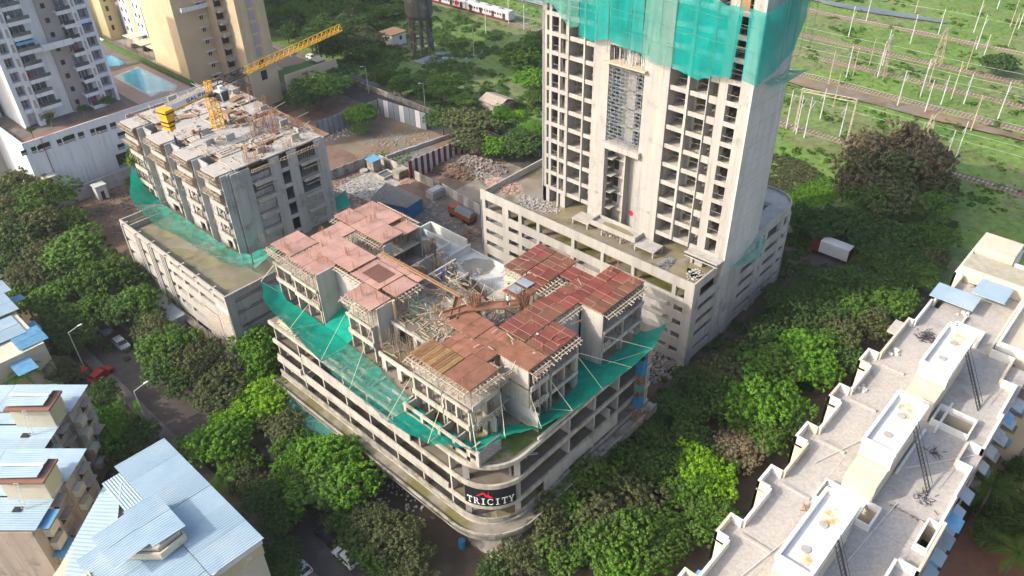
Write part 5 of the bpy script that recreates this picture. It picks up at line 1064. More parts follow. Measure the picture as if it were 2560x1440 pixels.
# steel puzzle-parking frames
for i, (px, py, lab) in enumerate(((470, 165, 'grey steel car-stacking frame beside the beige tower, left of the crane cab'), (595, 235, 'second grey steel stacking frame, right of the crane cab'))):
    q = P(px, py, 3); st = thing('car_stacker', lab, 'car stacker', (q.x, q.y, G)); b = MB()
    for x in np.arange(-5, 5.1, 2.5):
        for y in (-3, 0, 3): b.box(q.x+x, q.x+x+.15, q.y+y, q.y+y+.15, G, 8)
    for z in (1.5, 3.5, 5.6, 7.8):
        for y in (-3, 0, 3): b.box(q.x-5, q.x+5.2, q.y+y, q.y+y+.15, z, z+.18)
        for x in np.arange(-5, 5.1, 2.5): b.box(q.x+x, q.x+x+.15, q.y-3, q.y+3, z, z+.12)
    for z in (1.4, 3.4, 5.5):
        for x in (-4.8, -2.2, 2.7): b.box(q.x+x, q.x+x+2.0, q.y-2.8, q.y+2.6, z, z+.08)
    b.build('frame', 'grey_metal', st)
qa, qb = P(316, 138, 0), P(372, 162, 0)
sl_ = thing('playground_slide', 'turquoise play slides on the strip between the hedge and the car park', 'slide', (qa.x, qa.y, G+.3))
b = MB()
for i in range(12):
    f_ = lambda t: qa.lerp(qb, t)+Vector((math.sin(t*11)*.7, 0, -.3+math.sin(t*9)*.6))
    b.bar(f_(i/12), f_((i+1)/12), 1.1, .45)
b.build('slide', 'netting_teal', sl_); MB().cyl((qa.x-.9, qa.y, G+.3), (qa.x-.9, qa.y, 1.5), .8, .1, n=8).build('play_tent', 'yellow_paint', sl_)
# ================================================================== white-roofed apartment block on the right
rb = thing('apartment_block', 'long cream apartment block with a white stepped roof terrace and water tanks along its spine', 'apartment block', (90, 11, G))
RZ = 19.0
# footprint of one bay (8.72 m), repeated
def bay(x):
    return [(x+.0, 18.3), (x+5.4, 18.3), (x+5.4, 19.7), (x+8.5, 19.7)]
N = [(36, 18.3)]
for k in range(7): x = 36+.0+8.72*k-.0; N += [(x+8.4-3.1, 18.3), (x+8.4-3.1, 19.75), (x+8.4, 19.75), (x+8.4, 18.3)] if k < 6 else []
x_last = 36+8.72*6
N += [(97.8, 18.3), (97.8, 17.5), (104, 17.5), (104, 17.2), (107.7, 17.2), (107.7, 16.3), (112.8, 16.3), (112.8, 17.3), (125.4, 17.3), (125.4, 11.3)]
Sx = [(125.4, 11.3), (121, 11.3), (121, 7.8), (98.2, 7.8), (98.2, 5.0)]
Sp = [(97.5, 5.0), (93, 5.0), (93, 3.3), (86.7, 3.3), (86.7, 3.0), (79.4, 3.0), (79.4, 4.6), (76.0, 4.6), (76.0, 3.1), (70.6, 3.1), (70.6, 3.0), (66.5, 3.0), (66.5, 2.6), (58.9, 2.6), (58.9, 4.7), (54, 4.7), (54, 2.8), (46, 2.8), (46, 1.8), (36, 1.8)]
foot = N[::-1]
outline = N+Sx[1:]+Sp
for i in range(len(outline)):
    a, c = outline[i], outline[(i+1) % len(outline)]; MB().ring([c, a], .28, G, RZ-.345).build('wall', 'plaster_cream', rb)
# terrace as separate panels between the tank spine and the edges
HOLES = [(61.0, 64.2, 8.3, 14.4), (80.6, 84.0, 5.0, 9.2), (62.0, 66.2, 2.95, 4.3), (98.4, 101.5, 9.5, 13.2)]
def rect_top(x0, x1, y0, y1, z=RZ, m='terrace', nm='terrace_panel'):
    hs = [h for h in HOLES if h[0] < x1 and h[1] > x0 and h[2] < y1 and h[3] > y0]
    X_ = sorted({x0, x1}|{min(max(v, x0), x1) for h in hs for v in h[:2]}); Y_ = sorted({y0, y1}|{min(max(v, y0), y1) for h in hs for v in h[2:]})
    for i in range(len(X_)-1):
        for j in range(len(Y_)-1):
            cx_, cy_ = (X_[i]+X_[i+1])/2, (Y_[j]+Y_[j+1])/2
            if not any(h[0] < cx_ < h[1] and h[2] < cy_ < h[3] for h in hs): MB().box(X_[i], X_[i+1], Y_[j], Y_[j+1], z-.34, z).build(nm, m, rb)
holes = [(61.0, 64.2, 8.3, 14.4), (80.6, 84.0, 5.0, 9.2), (62.0, 66.2, 2.95, 4.3), (98.4, 101.5, 9.5, 13.2)]
xs = [36]+[36+8.72*k+8.4 for k in range(6)]
for i in range(len(xs)):
    x0 = xs[i]; x1 = xs[i+1] if i+1 < len(xs) else 97.8
    for (y0, y1) in ((2.9, 9.4), (9.4, 14.3), (14.3, 18.25)):
        rect_top(x0+.01, x1-.01, y0+.005, y1-.005, RZ+rnd(-.02, .02), 'terrace')
    rect_top(x0+8.4-.35-3.1+.35 if 0 else x1-3.1, x1-.05, 18.26, 19.7, RZ)
for q in ((97.9, 104, 7.9, 17.4), (104.1, 112.7, 7.9, 16.2), (112.9, 121, 7.9, 17.1), (121.1, 125.3, 11.4, 17.1), (92, 97.8, 4.9, 5.0)): rect_top(*q)
MB().ring(outline, .32, RZ-.34, RZ+1.15, True).build('parapet', 'white_paint', rb) if False else None
for i in range(len(outline)):
    a, c = outline[i], outline[(i+1) % len(outline)]
    MB().ring([c, a], .30, RZ-.3, RZ+1.1+.003*(i % 3)).build('parapet', 'white_paint' if i % 3 else 'plaster_cream', rb)
for x in (52.9, 61.7, 70.4, 79.2, 87.9): MB().box(x-.9, x-.6, 14.6, 18, RZ, RZ+.25).build('upstand', 'terrace', rb)
for x0, x1, y in ((58, 66, 9.8), (70.5, 79, 9.0), (79.6, 85.5, 8.1), (97.8, 104, 12.5)): MB().box(x0, x1, y, y+.25, RZ, RZ+.5).build('upstand', 'white_paint', rb)
# ducts: open shafts shown by raised kerbs and deep dark wells
for (x0, x1, y0, y1) in holes:
    MB().ring([(x0, y0), (x1, y0), (x1, y1), (x0, y1)], .2, RZ, RZ+.9, True).build('shaft_parapet', 'white_paint', rb)
    MB().ring([(x0-.001, y0-.001), (x1+.001, y0-.001), (x1+.001, y1+.001), (x0-.001, y1+.001)], .15, 2, RZ-.001, True).build('shaft_wall', 'plaster_cream', rb); MB().box(x0, x1, y0, y1, 1.8, 2).build('shaft_floor', 'pavement', rb)
    for z in (15.8, 12.8, 9.8): MB().box(x1-.22, x1-.16, (y0+y1)/2-.4, (y0+y1)/2+.4, z, z+.9).build('window', 'window_dark', rb)
# tanks on the stair heads
for i, (x0, x1) in enumerate(((30, 40), (48.2, 58.6), (67.5, 76.8), (84.0, 93.2))):
    MB().box(x0-3.2, x1, 9.5, 12.8, RZ, RZ+3.0).build('stair_head', 'plaster_cream', rb)
    MB().box(x0-.1, x1+.1, 9.4, 12.9, RZ+3.01, RZ+3.3).build('band', 'orange_band', rb)
    MB().box(x0-.05, x1+.05, 9.45, 12.85, RZ+3.3, RZ+5.1).build('water_tank', 'white_paint', rb)
    MB().ring([(x0-.15, 9.35), (x1+.15, 9.35), (x1+.15, 12.95), (x0-.15, 12.95)], .35, RZ+5.1, RZ+5.65, True).build('tank_parapet', 'white_paint', rb)
    b = MB()
    for xx in (x0+2.6, x0+6.3): b.cyl((xx, 11.2, RZ+5.1), (xx, 11.2, RZ+5.25), .45, n=14)
    b.build('tank_lid', 'concrete', rb)
    b = MB(); p = blob(x0+7.6, 11.0, 1.5, 1.0, RZ+5.106, seed=i, n=22); b.raw(p, [tuple(range(len(p)))])
    if i < 2: p = blob(x0+1.6, 10.6, .8, .6, RZ+5.106, seed=i+4, n=22); b.raw(p, [tuple(range(len(p)))])
    b.build('stain', 'rust_stain', rb)
    b = MB()   # steel ladder leaning from tank top to terrace
    for s_ in (0, .75): b.bar((x0+4.4+s_, 9.3, RZ+5.7), (x0+2.6+s_, 5.6, RZ+.05), .07, .16)
    for k in range(17): t = k/16; b.bar((x0+4.4-1.8*t, 9.3-3.7*t, RZ+5.7-5.6*t), (x0+5.15-1.8*t, 9.3-3.7*t, RZ+5.7-5.6*t), .05)
    for s_ in (0, .75): b.bar((x0+4.4+s_, 9.3, RZ+6.5), (x0+2.6+s_, 5.6, RZ+1.0), .05)
    b.build('ladder', 'dark_metal', rb)
    b = MB()
    for z in (.35, .7, 1.05): b.bar((x1+.35, 9.6, RZ+4.7+z), (x1+.35, 12.8, RZ+4.7+z), .07)
    for y in (9.6, 10.7, 11.8, 12.8): b.bar((x1+.35, y, RZ+4.2), (x1+.35, y, RZ+5.8), .07)
    b.build('railing', 'mast_metal', rb)
b = MB()
for (p, q) in (((47, 15.5), (57.5, 13.5)), ((66, 16.5), (84, 9.8)), ((72, 8.6), (79, 3.5)), ((56, 8.4), (66.5, 7.5)), ((44, 17.8), (48, 14))): b.bar((*p, RZ+.2), (*q, RZ+.2), .08)
b.build('water_pipe', 'mast_metal', rb)
b = MB(); rr = random.Random(6)
for (cx_, cy_, n, r_) in ((96.5, 15.2, 90, 1.5), (113, 13.5, 40, .8), (76.5, 7, 20, .8), (69, 5.5, 30, 1.2)):
    for i in range(n):
        a = rr.uniform(0, 6.3); x, y = cx_+rr.gauss(0, r_*.4), cy_+rr.gauss(0, r_*.4); b.bar((x, y, RZ+rr.uniform(.03, .25)), (x+.6*math.cos(a), y+.6*math.sin(a), RZ+rr.uniform(.03, .3)), .05)
b.build('coiled_cable', 'dark_metal', rb, kind='stuff')
b = MB()
for i in range(24): b.box(66.0+rr.uniform(-.2, .2), 66.1+rr.uniform(0, .2), 4.2+i*.16, 4.26+i*.16, RZ+.02, RZ+.1)
for cx_, cy_ in ((59.5, 14.2), (77.6, 13.4), (87, 12.2), (46, 12.6)):
    for i in range(12): b.bar((cx_+rr.uniform(-.6, .6), cy_+rr.uniform(-.6, .6), RZ), (cx_+rr.uniform(-.6, .6), cy_+rr.uniform(-.6, .6), RZ+rr.uniform(.2, 1.2)), .06)
b.build('roof_pipes', 'rust', rb, kind='stuff')
b = MB()
for (cx_, cy_) in ((81, 17.5), (90.3, 17), (104.5, 13)):
    for i in range(9): s_ = rr.uniform(.15, .45); x, y = cx_+rr.uniform(-.7, .7), cy_+rr.uniform(-.7, .7); b.box(x, x+s_, y, y+s_, RZ+.003, RZ+s_*.8)
b.build('sacks', 'whitewash', rb, kind='stuff')
for i, (x0, x1, y0, y1, z) in enumerate(((104.0, 108.0, 12.2, 17.9, RZ+1.5), (108.0, 112.5, 9.4, 13.6, RZ+1.8))): MB().box(x0, x1, y0, y1, z, z+.08).build('sheet_roof', 'blue_roof', rb)
MB().box(115, 119.5, 8.5, 17.0, RZ+1.0, RZ+1.25).build('sheet_roof', 'roof_olive', rb); MB().box(113.2, 113.5, 8, 17, RZ, RZ+2.2).build('wall', 'plaster_cream', rb)
MB().box(120.5, 125.2, 11.6, 17, RZ+.6, RZ+2.2).build('stair_head', 'plaster_cream', rb)
for x in (45.5, 54, 62.5, 71.3, 80.1, 88.9, 102):       # little awnings along the tree side
    b = MB(); z = 14+rnd(-.5, 2); b.raw([(x, 18.32, z+.9), (x+2.6, 18.32, z+.9), (x+2.6, 19.9, z+.2), (x, 19.9, z+.2)], [(0, 1, 2, 3)]); b.build('awning', 'blue_roof_deep' if x != 62.5 else 'redbrown', rb)
# south side windows, blue awnings at each storey
for k in range(6):
    z = 1.2+3.0*k
    for i, x in enumerate((47.5, 51.5, 56.2, 60.5, 64, 68.5, 73, 77.5, 81, 84.5, 88.5, 91.5)):
        y = 1.8 if x < 46 else 2.8 if x < 54 else 4.7 if x < 58.9 else 2.6 if x < 66.5 else 3.0 if x < 76 else 4.6 if x < 79.4 else 3.0 if x < 86.7 else 3.3
        MB().box(x, x+1.6, y-.02, y-.0, z, z+1.4).build('window', 'window_dark', rb)
        if (i*7+k*5) % 5 in (0, 2):
            b = MB(); b.raw([(x-.2, y-.05, z+1.9), (x+1.9, y-.05, z+1.9), (x+1.9, y-1.2-.4*(i % 2), z+1.4), (x-.2, y-1.2-.4*(i % 2), z+1.4)], [(0, 1, 2, 3)]); b.build('awning', ('blue_roof_deep', 'blue_roof', 'galvanized', 'galvanized', 'blue_roof')[(i*3+k*2) % 5], rb)
# rear wing with louvred windows, facing the camera
rw = thing('apartment_block', 'beige apartment wing with louvred windows and blue window hoods at the right edge', 'apartment block', (112, -4, G))
MB().box(99.5, 130, -22, 7.7, G, 19.4).build('wall', 'plaster_cream', rw); MB().ring([(99.5, 7.7), (99.5, -22), (130, -22), (130, 7.7)], .35, 19.4, 20.5, True).build('parapet', 'white_paint', rw)
MB().box(104, 112, -3, 3, 19.4, 23).build('water_tank', 'white_paint', rw)
for k in range(6):
    z = 1.6+3.0*k
    for j, y in enumerate((4.8, 1.5, -1.8, -5.5, -9, -13, -17)):
        wn = MB().box(99.42, 99.49, y, y+1.7, z, z+1.5).build('window', 'window_dark', rw); b = MB()
        for q in range(6): b.box(99.36, 99.42, y, y+1.7, z+.1+q*.24, z+.2+q*.24)
        b.build('louvre', 'plaster_grey', wn)
        if (j+k) % 2 == 0: b = MB(); b.raw([(99.45, y-.2, z+1.9), (99.45, y+1.9, z+1.9), (98.3, y+1.9, z+1.55), (98.3, y-.2, z+1.55)], [(0, 1, 2, 3)]); b.build('awning', 'blue_roof_deep', rw)
r3 = thing('apartment_block', 'yellowish apartment block with round openings at the lower right edge', 'apartment block', (92, -14, G))
MB().box(80, 99, -24, -9.5, G, 17).build('wall', 'plaster_beige', r3); MB().box(79.6, 99, -9.49, -8.9, 8, 17.3).build('cornice', 'orange_band', r3)
b = MB()
for k in range(5):
    for x in (81, 84, 87.5, 91, 94.5): b.cyl((x, -8.85, 3+3*k), (x, -8.8, 3+3*k), .4, n=12)
b.build('round_opening', 'redbrown', r3)
MB().box(79.9, 79.99, -20, -16, 3, 5).box(79.9, 79.99, -14, -11, 3, 5).build('window', 'window_dark', r3)
sheet('lane', 'redbrown', [(50, -9), (99, -9), (99, 1.6), (50, 1.6)], G+.02)
b = MB().box(40, 79, -6.5, -6.2, G, .3); tag(b.build('lane_wall', 'concrete'), 'low pale wall beside the red-paved lane at the lower right', 'wall')

# ================================================================== blue-roofed houses on the left
def sheetroof(parent, x0, x1, y0, y1, z, slope=(0, 0), along='x', m='blue_roof', w_=3.2, amp=.035, pitch=.34, nm='roof_sheet'):
    # corrugated sheets laid side by side; ridges run along one axis
    n = max(1, round(((y1-y0) if along == 'x' else (x1-x0))/w_))
    for i in range(n):
        b = MB()
        if along == 'x': a0_, a1_ = y0+(y1-y0)*i/n, y0+(y1-y0)*(i+1)/n-.02
        else: a0_, a1_ = x0+(x1-x0)*i/n, x0+(x1-x0)*(i+1)/n-.02
        k = max(2, int((a1_-a0_)/pitch*4)); rows = []
        dz = (i % 2)*.03
        for j in range(k+1):
            t = a0_+(a1_-a0_)*j/k; zz = amp*math.sin(2*math.pi*t/pitch)+dz
            if along == 'x': rows.append([(x0, t, z+zz+(t-y0)*slope[1]), (x1, t, z+zz+(x1-x0)*slope[0]+(t-y0)*slope[1])])
            else: rows.append([(t, y0, z+zz+(t-x0)*slope[0]), (t, y1, z+zz+(y1-y0)*slope[1]+(t-x0)*slope[0])])
        b.grid(rows); b.build(nm, m, parent)
hb = thing('apartment_house', 'house under a large pale blue corrugated roof with a smaller raised roof, front left', 'house', (14, 70, G))
MB().prism([(2.5, 73), (2.5, 66), (14, 59.8), (20.2, 59.8), (20.2, 81), (13.6, 81), (12.4, 80.5), (7, 76)], G, 12.3).build('wall', 'plaster_cream', hb)
sheetroof(hb, 14.0, 20.6, 59.2, 82.2, 13.2, along='x', slope=(-.03, 0), w_=3.9)
sheetroof(hb, 5.0, 14.0, 57.5, 72.5, 12.75, along='x', slope=(.01, 0), w_=3.0)
sheetroof(hb, 11.8, 14.02, 72.6, 81.0, 12.9, along='y', slope=(0, 0), w_=2.2)
# diagonal north-west slope
b = MB(); A, B_, Cc, D = Vector((2.2, 72.6, 12.2)), Vector((12.1, 81.2, 12.4)), Vector((13.5, 79.2, 12.95)), Vector((6, 66.5, 12.7)); rows = []
for i in range(161):
    t = i/160; p = A.lerp(B_, t); q = D.lerp(Cc, t); dz = Vector((0, 0, .018*math.sin(i*1.0))); rows.append([p+dz, q+dz])
b.grid(rows); b.build('roof_sheet', 'blue_roof', hb)
b = MB(); A, B_, Cc, D = Vector((-4, 66.0, 11.8)), Vector((2.2, 72.6, 12.2)), Vector((8, 66.5, 12.7)), Vector((2, 58, 12.3)); rows = []
for i in range(101):
    t = i/100; p = A.lerp(B_, t); q = D.lerp(Cc, t); dz = Vector((0, 0, .018*math.sin(i*1.0))); rows.append([p+dz, q+dz])
b.grid(rows); b.build('roof_sheet', 'blue_roof', hb)
MB().prism([(8, 72.0), (8, 69.3), (11.6, 65.6), (14.4, 65.9), (14.8, 72), (11, 72.2)], 12.6, 14.6).build('raised_wall', 'plaster_cream', hb)
MB().ring([(7.9, 70.2), (7.9, 69.1), (11.5, 65.0), (14.7, 65.3), (14.8, 66.5)], .25, 13.2, 14.2).build('gutter', 'plaster_cream', hb)
sheetroof(hb, 11.2, 15.1, 65.6, 72.6, 15.2, along='x', slope=(-.04, 0), w_=3.8)
sheetroof(hb, 7.2, 11.3, 66.4, 72.4, 14.85, along='x', slope=(.05, -.01), w_=3)
MB().box(14.2, 20.3, 59.55, 59.8, 10.2, 12.6).build('gable', 'plaster_yellow', hb); MB().box(14.2, 20.4, 59.45, 59.6, 12.0, 12.7).build('cornice', 'white_paint', hb)
b = MB(); b.bar((17.6, 59.5, 10.3), (18.6, 59.5, 11.3), .22, .05); b.bar((18.6, 59.5, 11.3), (18.1, 59.5, 11.3), .18, .05); b.bar((18.6, 59.5, 11.3), (18.6, 59.5, 10.8), .18, .05); b.build('painted_arrow', 'white_paint', hb)
b = MB()
for i in range(6): b.box(3.6+i*.3, 3.8+i*.3, 68.2, 70, 12.85, 12.95); b.box(9+i*.28, 9.2+i*.28, 61, 62.2, 12.95, 13.05)
b.build('roof_light', 'timber', hb)
# stepped row set at an angle to the street (built in its own rotated frame)
U = Vector((.667, -.745)); Vv = Vector((-.745, -.667)); B0 = Vector((18.4, 100.0))
ra = math.atan2(U.y, U.x)
hr = thing('apartment_house', 'stepped row of pale blue roofs with two brown-capped water tanks at the left edge', 'house', (B0.x, B0.y, G), rz=ra)
OU = 0
def LB(a0_, a1_, b0_, b1_, z0, z1, m, nm): return MB().box(a0_+OU, a1_+OU, -b1_, -b0_, z0-G, z1-G).build(nm, m, hr, local=True)
#  local x = toward the street (U), local -y = along the row (Vv)
def lroof(a0_, a1_, b0_, b1_, z, m='blue_roof', sl_=(0, 0), al='y', w_=3.0):
    n0 = len(bpy.data.objects); tmp = []
    n = max(1, round((b1_-b0_)/w_))
    for i in range(n):
        p0, p1 = b0_+(b1_-b0_)*i/n, b0_+(b1_-b0_)*(i+1)/n-.02; rows = []; k = int((p1-p0)/.34*4)
        for j in range(k+1):
            t = p0+(p1-p0)*j/k; dz = .024*math.sin(2*math.pi*t/.34)+(i % 2)*.02; rows.append([(a0_+OU, -t, z-G+dz+sl_[1]*(t-b0_)), (a1_+OU, -t, z-G+dz+(a1_-a0_)*sl_[0]+sl_[1]*(t-b0_))])
        MB().grid(rows).build('roof_sheet', m, hr, local=True)
for k in range(2):
    o = 11.9*k; OU = 5.2*k
    LB(-15, -.4, o+.3, o+5.2, G, 12.2, 'plaster_aged', 'wall'); LB(-15, -1.2, o+5.21, o+12.1, G, 11.9, 'plaster_aged', 'wall')
    lroof(-10.2, .1, o-.1, o+5.3, 12.95, sl_=(-.01, 0)); lroof(-16, -10.3, o-.1, o+12.0, 12.9, sl_=(0, 0)); lroof(-10.25, -.5, o+7.4, o+12.2, 12.6, sl_=(-.01, 0)); lroof(-10.2, -6.1, o+5.3, o+7.4, 12.8)
    LB(-6.0, -.7, o+4.6, o+7.7, 12.3, 15.9, 'plaster_cream', 'tank_room'); LB(-6.2, -.2, o+4.6, o+8.3, 15.9, 16.2, 'redbrown', 'tank_cap')
    LB(-.69, -.63, o+4.9, o+7.4, 13, 15.6, 'plaster_yellow', 'painted_panel')
    lroof(-6.3, -1.0, o+3.9, o+7.9, 16.5, sl_=(.03, 0), w_=4); LB(-6.3, -1.0, o+5.8, o+6.2, 16.72, 16.84, 'white_paint', 'ridge_cap')
    b = MB()
    for s_ in (0, .5): b.bar((-3.6+s_+OU, -(o+8.4), 16.2-G), (-3.6+s_+OU, -(o+9.2), 12.7-G), .06)
    for q in range(9): t = q/8; b.bar((-3.6+OU, -(o+8.4+.8*t), 16.2-3.5*t-G), (-3.1+OU, -(o+8.4+.8*t), 16.2-3.5*t-G), .05)
    b.build('ladder', 'mast_metal', hr, local=True)
    LB(-4.6, -3.6, o+8.9, o+9.7, 12.62, 12.66, 'window_dark', 'roof_hatch')
    for z in (1.5, 4.5, 7.5, 10.0):
        LB(-.39, -.33, o+1.2, o+2.6, z, z+1.3, 'window_dark', 'window'); LB(-.33, .6, o+.9, o+2.9, z+1.35, z+1.45, 'plaster_aged', 'sunshade')
        LB(-1.19, -1.13, o+6.2, o+7.6, z, z+1.3, 'window_dark', 'window'); LB(-1.13, -.1, o+5.9, o+7.9, z+1.35, z+1.45, 'plaster_aged', 'sunshade')
        LB(-1.13, -.2, o+9.0, o+10.8, z-.6, z+.7, 'plaster_cream', 'flower_box'); LB(-1.19, -1.1, o+9.2, o+10.6, z+.9, z+1.9, 'window_dark', 'window'); LB(-.33, .5, o+3.4, o+5.0, z-.5, z+.6, 'plaster_cream', 'flower_box')
        if (k+int(z)) % 2: LB(-1.1, .6, o+8.8, o+11.6, z+2.0, z+2.06, 'blue_roof_deep', 'awning')
    LB(-1.19, -.9, o+8.2, o+8.6, G, 11.9, 'plaster_grey', 'downpipe')
lb0 = thing('apartment_house', 'small cluster of pale blue roofs with deep blue lean-tos among trees at the left edge', 'house', (14, 130, G))
MB().box(8, 19.2, 121, 142.5, G, 8.4).build('wall', 'plaster_cream', lb0)
for (x0, x1, y0, y1, z, m_) in ((6, 21.2, 139.5, 144, 9.2, 'blue_roof'), (6, 19.9, 132.5, 139.2, 9.4, 'blue_roof'), (6, 18.4, 125.6, 132.2, 9.0, 'blue_roof'), (15.8, 20.2, 121.5, 126.5, 8.6, 'blue_roof_deep'), (17.5, 21, 128, 131.5, 6.5, 'blue_roof_deep'), (13.5, 16.5, 117, 120.8, 7.5, 'blue_roof_deep'), (19.3, 22.4, 139, 141, 6.6, 'blue_roof_deep')): sheetroof(lb0, x0, x1, y0, y1, z, along='x', m=m_, slope=(-.03, 0), w_=3.3)
MB().box(19.0, 19.24, 121.2, 125, 5, 8).build('window', 'window_dark', lb0)

# ================================================================== yard between the podiums
def wallpanels(name, lab, px0, px1, h, n, mats, cat='wall', th=.15, gap=.06, zb=G, post=None, world=False):
    a, c = (px0, px1) if world else (P(*px0, zb), P(*px1, zb)); a = Vector((a[0], a[1], zb)); c = Vector((c[0], c[1], zb))
    t_ = thing(name, lab, cat, ((a+c)/2)[:]); d = c-a; L = d.length; rz = math.atan2(d.y, d.x)
    for i in range(n):
        m_ = a+d*((i+.5)/n); piece('panel', mats[i % len(mats)], t_, (m_.x, m_.y, zb+h/2+rnd(-.05, .05)), (L/n-gap, th, h), rz=rz)
        if post: q = a+d*(i/n); piece('post', post, t_, (q.x, q.y, zb+h/2), (.12, th+.08, h+.1), rz=rz)
    return t_
wallpanels('sheet_fence', 'blue-grey corrugated sheet fence along the back of the vacant lot', (104.7, 167.4), (124.0, 166.6), 4.4, 12, ['galvanized', 'galvanized', 'grey_metal'], 'fence', post='dark_metal', world=True)
wallpanels('sheet_fence', 'tall pale corrugated sheet fence along the road side of the vacant lot', (124.3, 166.4), (126.0, 149.0), 4.8, 9, ['galvanized', 'plaster_white', 'galvanized'], 'fence', post='dark_metal', world=True)
wallpanels('striped_wall', 'boundary wall painted in dark red and white vertical stripes', (104.6, 131.4), (123.8, 130.2), 5.0, 22, ['maroon_paint', 'whitewash'], 'wall', gap=.004, world=True)
wallpanels('panel_wall', 'grey precast panel wall beside the vacant lot, left of the blue-roofed cabin', (820, 452), (936, 408), 2.4, 9, ['concrete_grey', 'concrete_old'], post='concrete', gap=.02)
wallpanels('panel_wall', 'precast panel wall right of the blue-roofed cabin', (950, 408), (1100, 478), 2.4, 10, ['concrete', 'concrete_old'], post='concrete', gap=.02)
wallpanels('panel_wall', 'cream precast panel wall behind the orange truck', (1108, 482), (1200, 536), 2.4, 7, ['whitewash', 'concrete'], post='concrete', gap=.02)
wallpanels('low_wall', 'long low grey wall across the lower end of the vacant lot', (966, 398), (1165, 330), 1.0, 10, ['concrete_grey'], gap=.004, th=.5)
q = P(937, 425, G); cb_ = thing('guard_cabin', 'square brick cabin with a bright blue sheet roof in the yard corner', 'cabin', q)
MB().box(q.x-1.2, q.x+1.2, q.y-1.2, q.y+1.2, G, 1.5).build('walls', 'concrete_old', cb_); MB().box(q.x-1.5, q.x+1.5, q.y-1.5, q.y+1.5, 1.5, 1.62).build('roof', 'blue_roof_deep', cb_)
q = P(965, 440, G); t_ = thing('water_pit', 'sunken square water tank with a pale rim in the yard', 'water tank', q)
MB().ring([(q.x-1.8, q.y-1.6), (q.x+1.8, q.y-1.6), (q.x+1.8, q.y+1.6), (q.x-1.8, q.y+1.6)], .3, G, G+.7, True).build('rim', 'concrete', t_); MB().box(q.x-1.49, q.x+1.49, q.y-1.29, q.y+1.29, G, G+.4).build('water_surface', 'water', t_)
q = P(910, 430, G); tag(MB().cyl((q.x, q.y, G), (q.x, q.y, G+.6), 1.0, n=14).build('well_ring', 'concrete'), 'round concrete ring on the pale yard floor near the panel wall', 'well')
b = MB(); q = P(1003, 442, G); b.box(q.x-1.6, q.x+1.6, q.y-1.2, q.y+1.2, G, .4).box(q.x-1.7, q.x+1.7, q.y-1.3, q.y+1.3, .4, .55); tag(b.build('brick_store', 'concrete_old'), 'small flat-topped block store against the panel wall', 'store')
sheet('yard_slab', 'concrete', [(P(*p, G).x, P(*p, G).y) for p in ((840, 470), (925, 428), (1000, 455), (985, 478), (925, 505))], G+.05)
sh = thing('site_shed', 'long shed with a dark battened sheet roof and blue sheet walls', 'shed', P(1010, 510, G))
a_, b_, c_, d_ = P(965, 458, 1.7), P(1055, 497, 1.7), P(1018, 520, 2.0), P(925, 500, 1.6)
b = MB(); rows = [[Vector(a_).lerp(d_, t)+Vector((0, 0, .0)) for t in (0, .5, 1)], [Vector(b_).lerp(c_, t) for t in (0, .5, 1)]]; b.grid(rows)
for i in range(9): t = i/8; b.bar(Vector(a_).lerp(b_, t)+Vector((0, 0, .08)), Vector(d_).lerp(c_, t)+Vector((0, 0, .08)), .09)
rf = b.build('roof', 'tarpaulin', sh); b = MB()
for i in range(12): t = i/11; b.bar(Vector(a_).lerp(d_, t)+Vector((0, 0, .16)), Vector(b_).lerp(c_, t)+Vector((0, 0, .16)), .1)
b.build('batten', 'timber', rf)
def gz(v): return Vector((v[0], v[1], G))
b = MB()
for u, v in ((b_, c_), (c_, d_), (a_, b_)):
    b.raw([gz(u), gz(v), Vector(v)-Vector((0, 0, .1)), Vector(u)-Vector((0, 0, .1))], [(0, 1, 2, 3)])
b.build('wall', 'blue_paint', sh)
q = P(1090, 490, G); b = MB().box(q.x-2, q.x+2, q.y-1.2, q.y+1.2, G, .2).box(q.x-1.7, q.x+1.7, q.y-.9, q.y+.9, .2, .5); tag(b.build('block_shed', 'concrete_grey'), 'low grey block shed beside the blue-walled shed', 'shed')
for i, (px, py, m_, lab) in enumerate(((1005, 520, 'scaffold_green', 'green water drum beside the blue shed'), (985, 515, 'cloth_blue', 'dark blue drum in the shade of the shed'), (1046, 517, 'red_paint', 'red drum at the right end of the blue shed'), (1156, 1366, 'blue_paint', 'bright blue drum on the ground below the banner corner'))):
    q = P(px, py, G); d = thing('drum', lab, 'drum', q); MB().cyl((q.x, q.y, G), (q.x, q.y, G+1.3), .5, n=14).build('barrel', m_, d); MB().cyl((q.x, q.y, G+1.3), (q.x, q.y, G+1.36), .42, n=14).build('lid', m_, d)
def rubble(name, lab, px, py, rx, ry, h, n, m_, s0=.15, s1=.6, seed=1, long=False, z0=G, cat='rubble', rot=0.0):
    s1 = s1*.75 if s1 > .4 else s1
    q = P(px, py, z0); rr = random.Random(seed); b = MB()
    for i in range(n):
        a = rr.uniform(0, 6.3); r = math.sqrt(rr.random()); u, v = rx*r*math.cos(a), ry*r*math.sin(a); x, y = q.x+u*math.cos(rot)-v*math.sin(rot), q.y+u*math.sin(rot)+v*math.cos(rot); z = z0+h*(1-r*r)*rr.uniform(.5, 1); s_ = rr.uniform(s0, s1)
        a2 = rr.uniform(0, 3.1); l_ = s_*(4 if long else 1.2); d = Vector((math.cos(a2), math.sin(a2), rr.uniform(-.5, .5) if not long else rr.uniform(-.12, .12)))*l_; b.bar(Vector((x, y, z)), Vector((x, y, z))+d, s_, s_*(.7 if not long else 1))
    return tag(b.build(name, m_), lab, cat, kind='stuff')
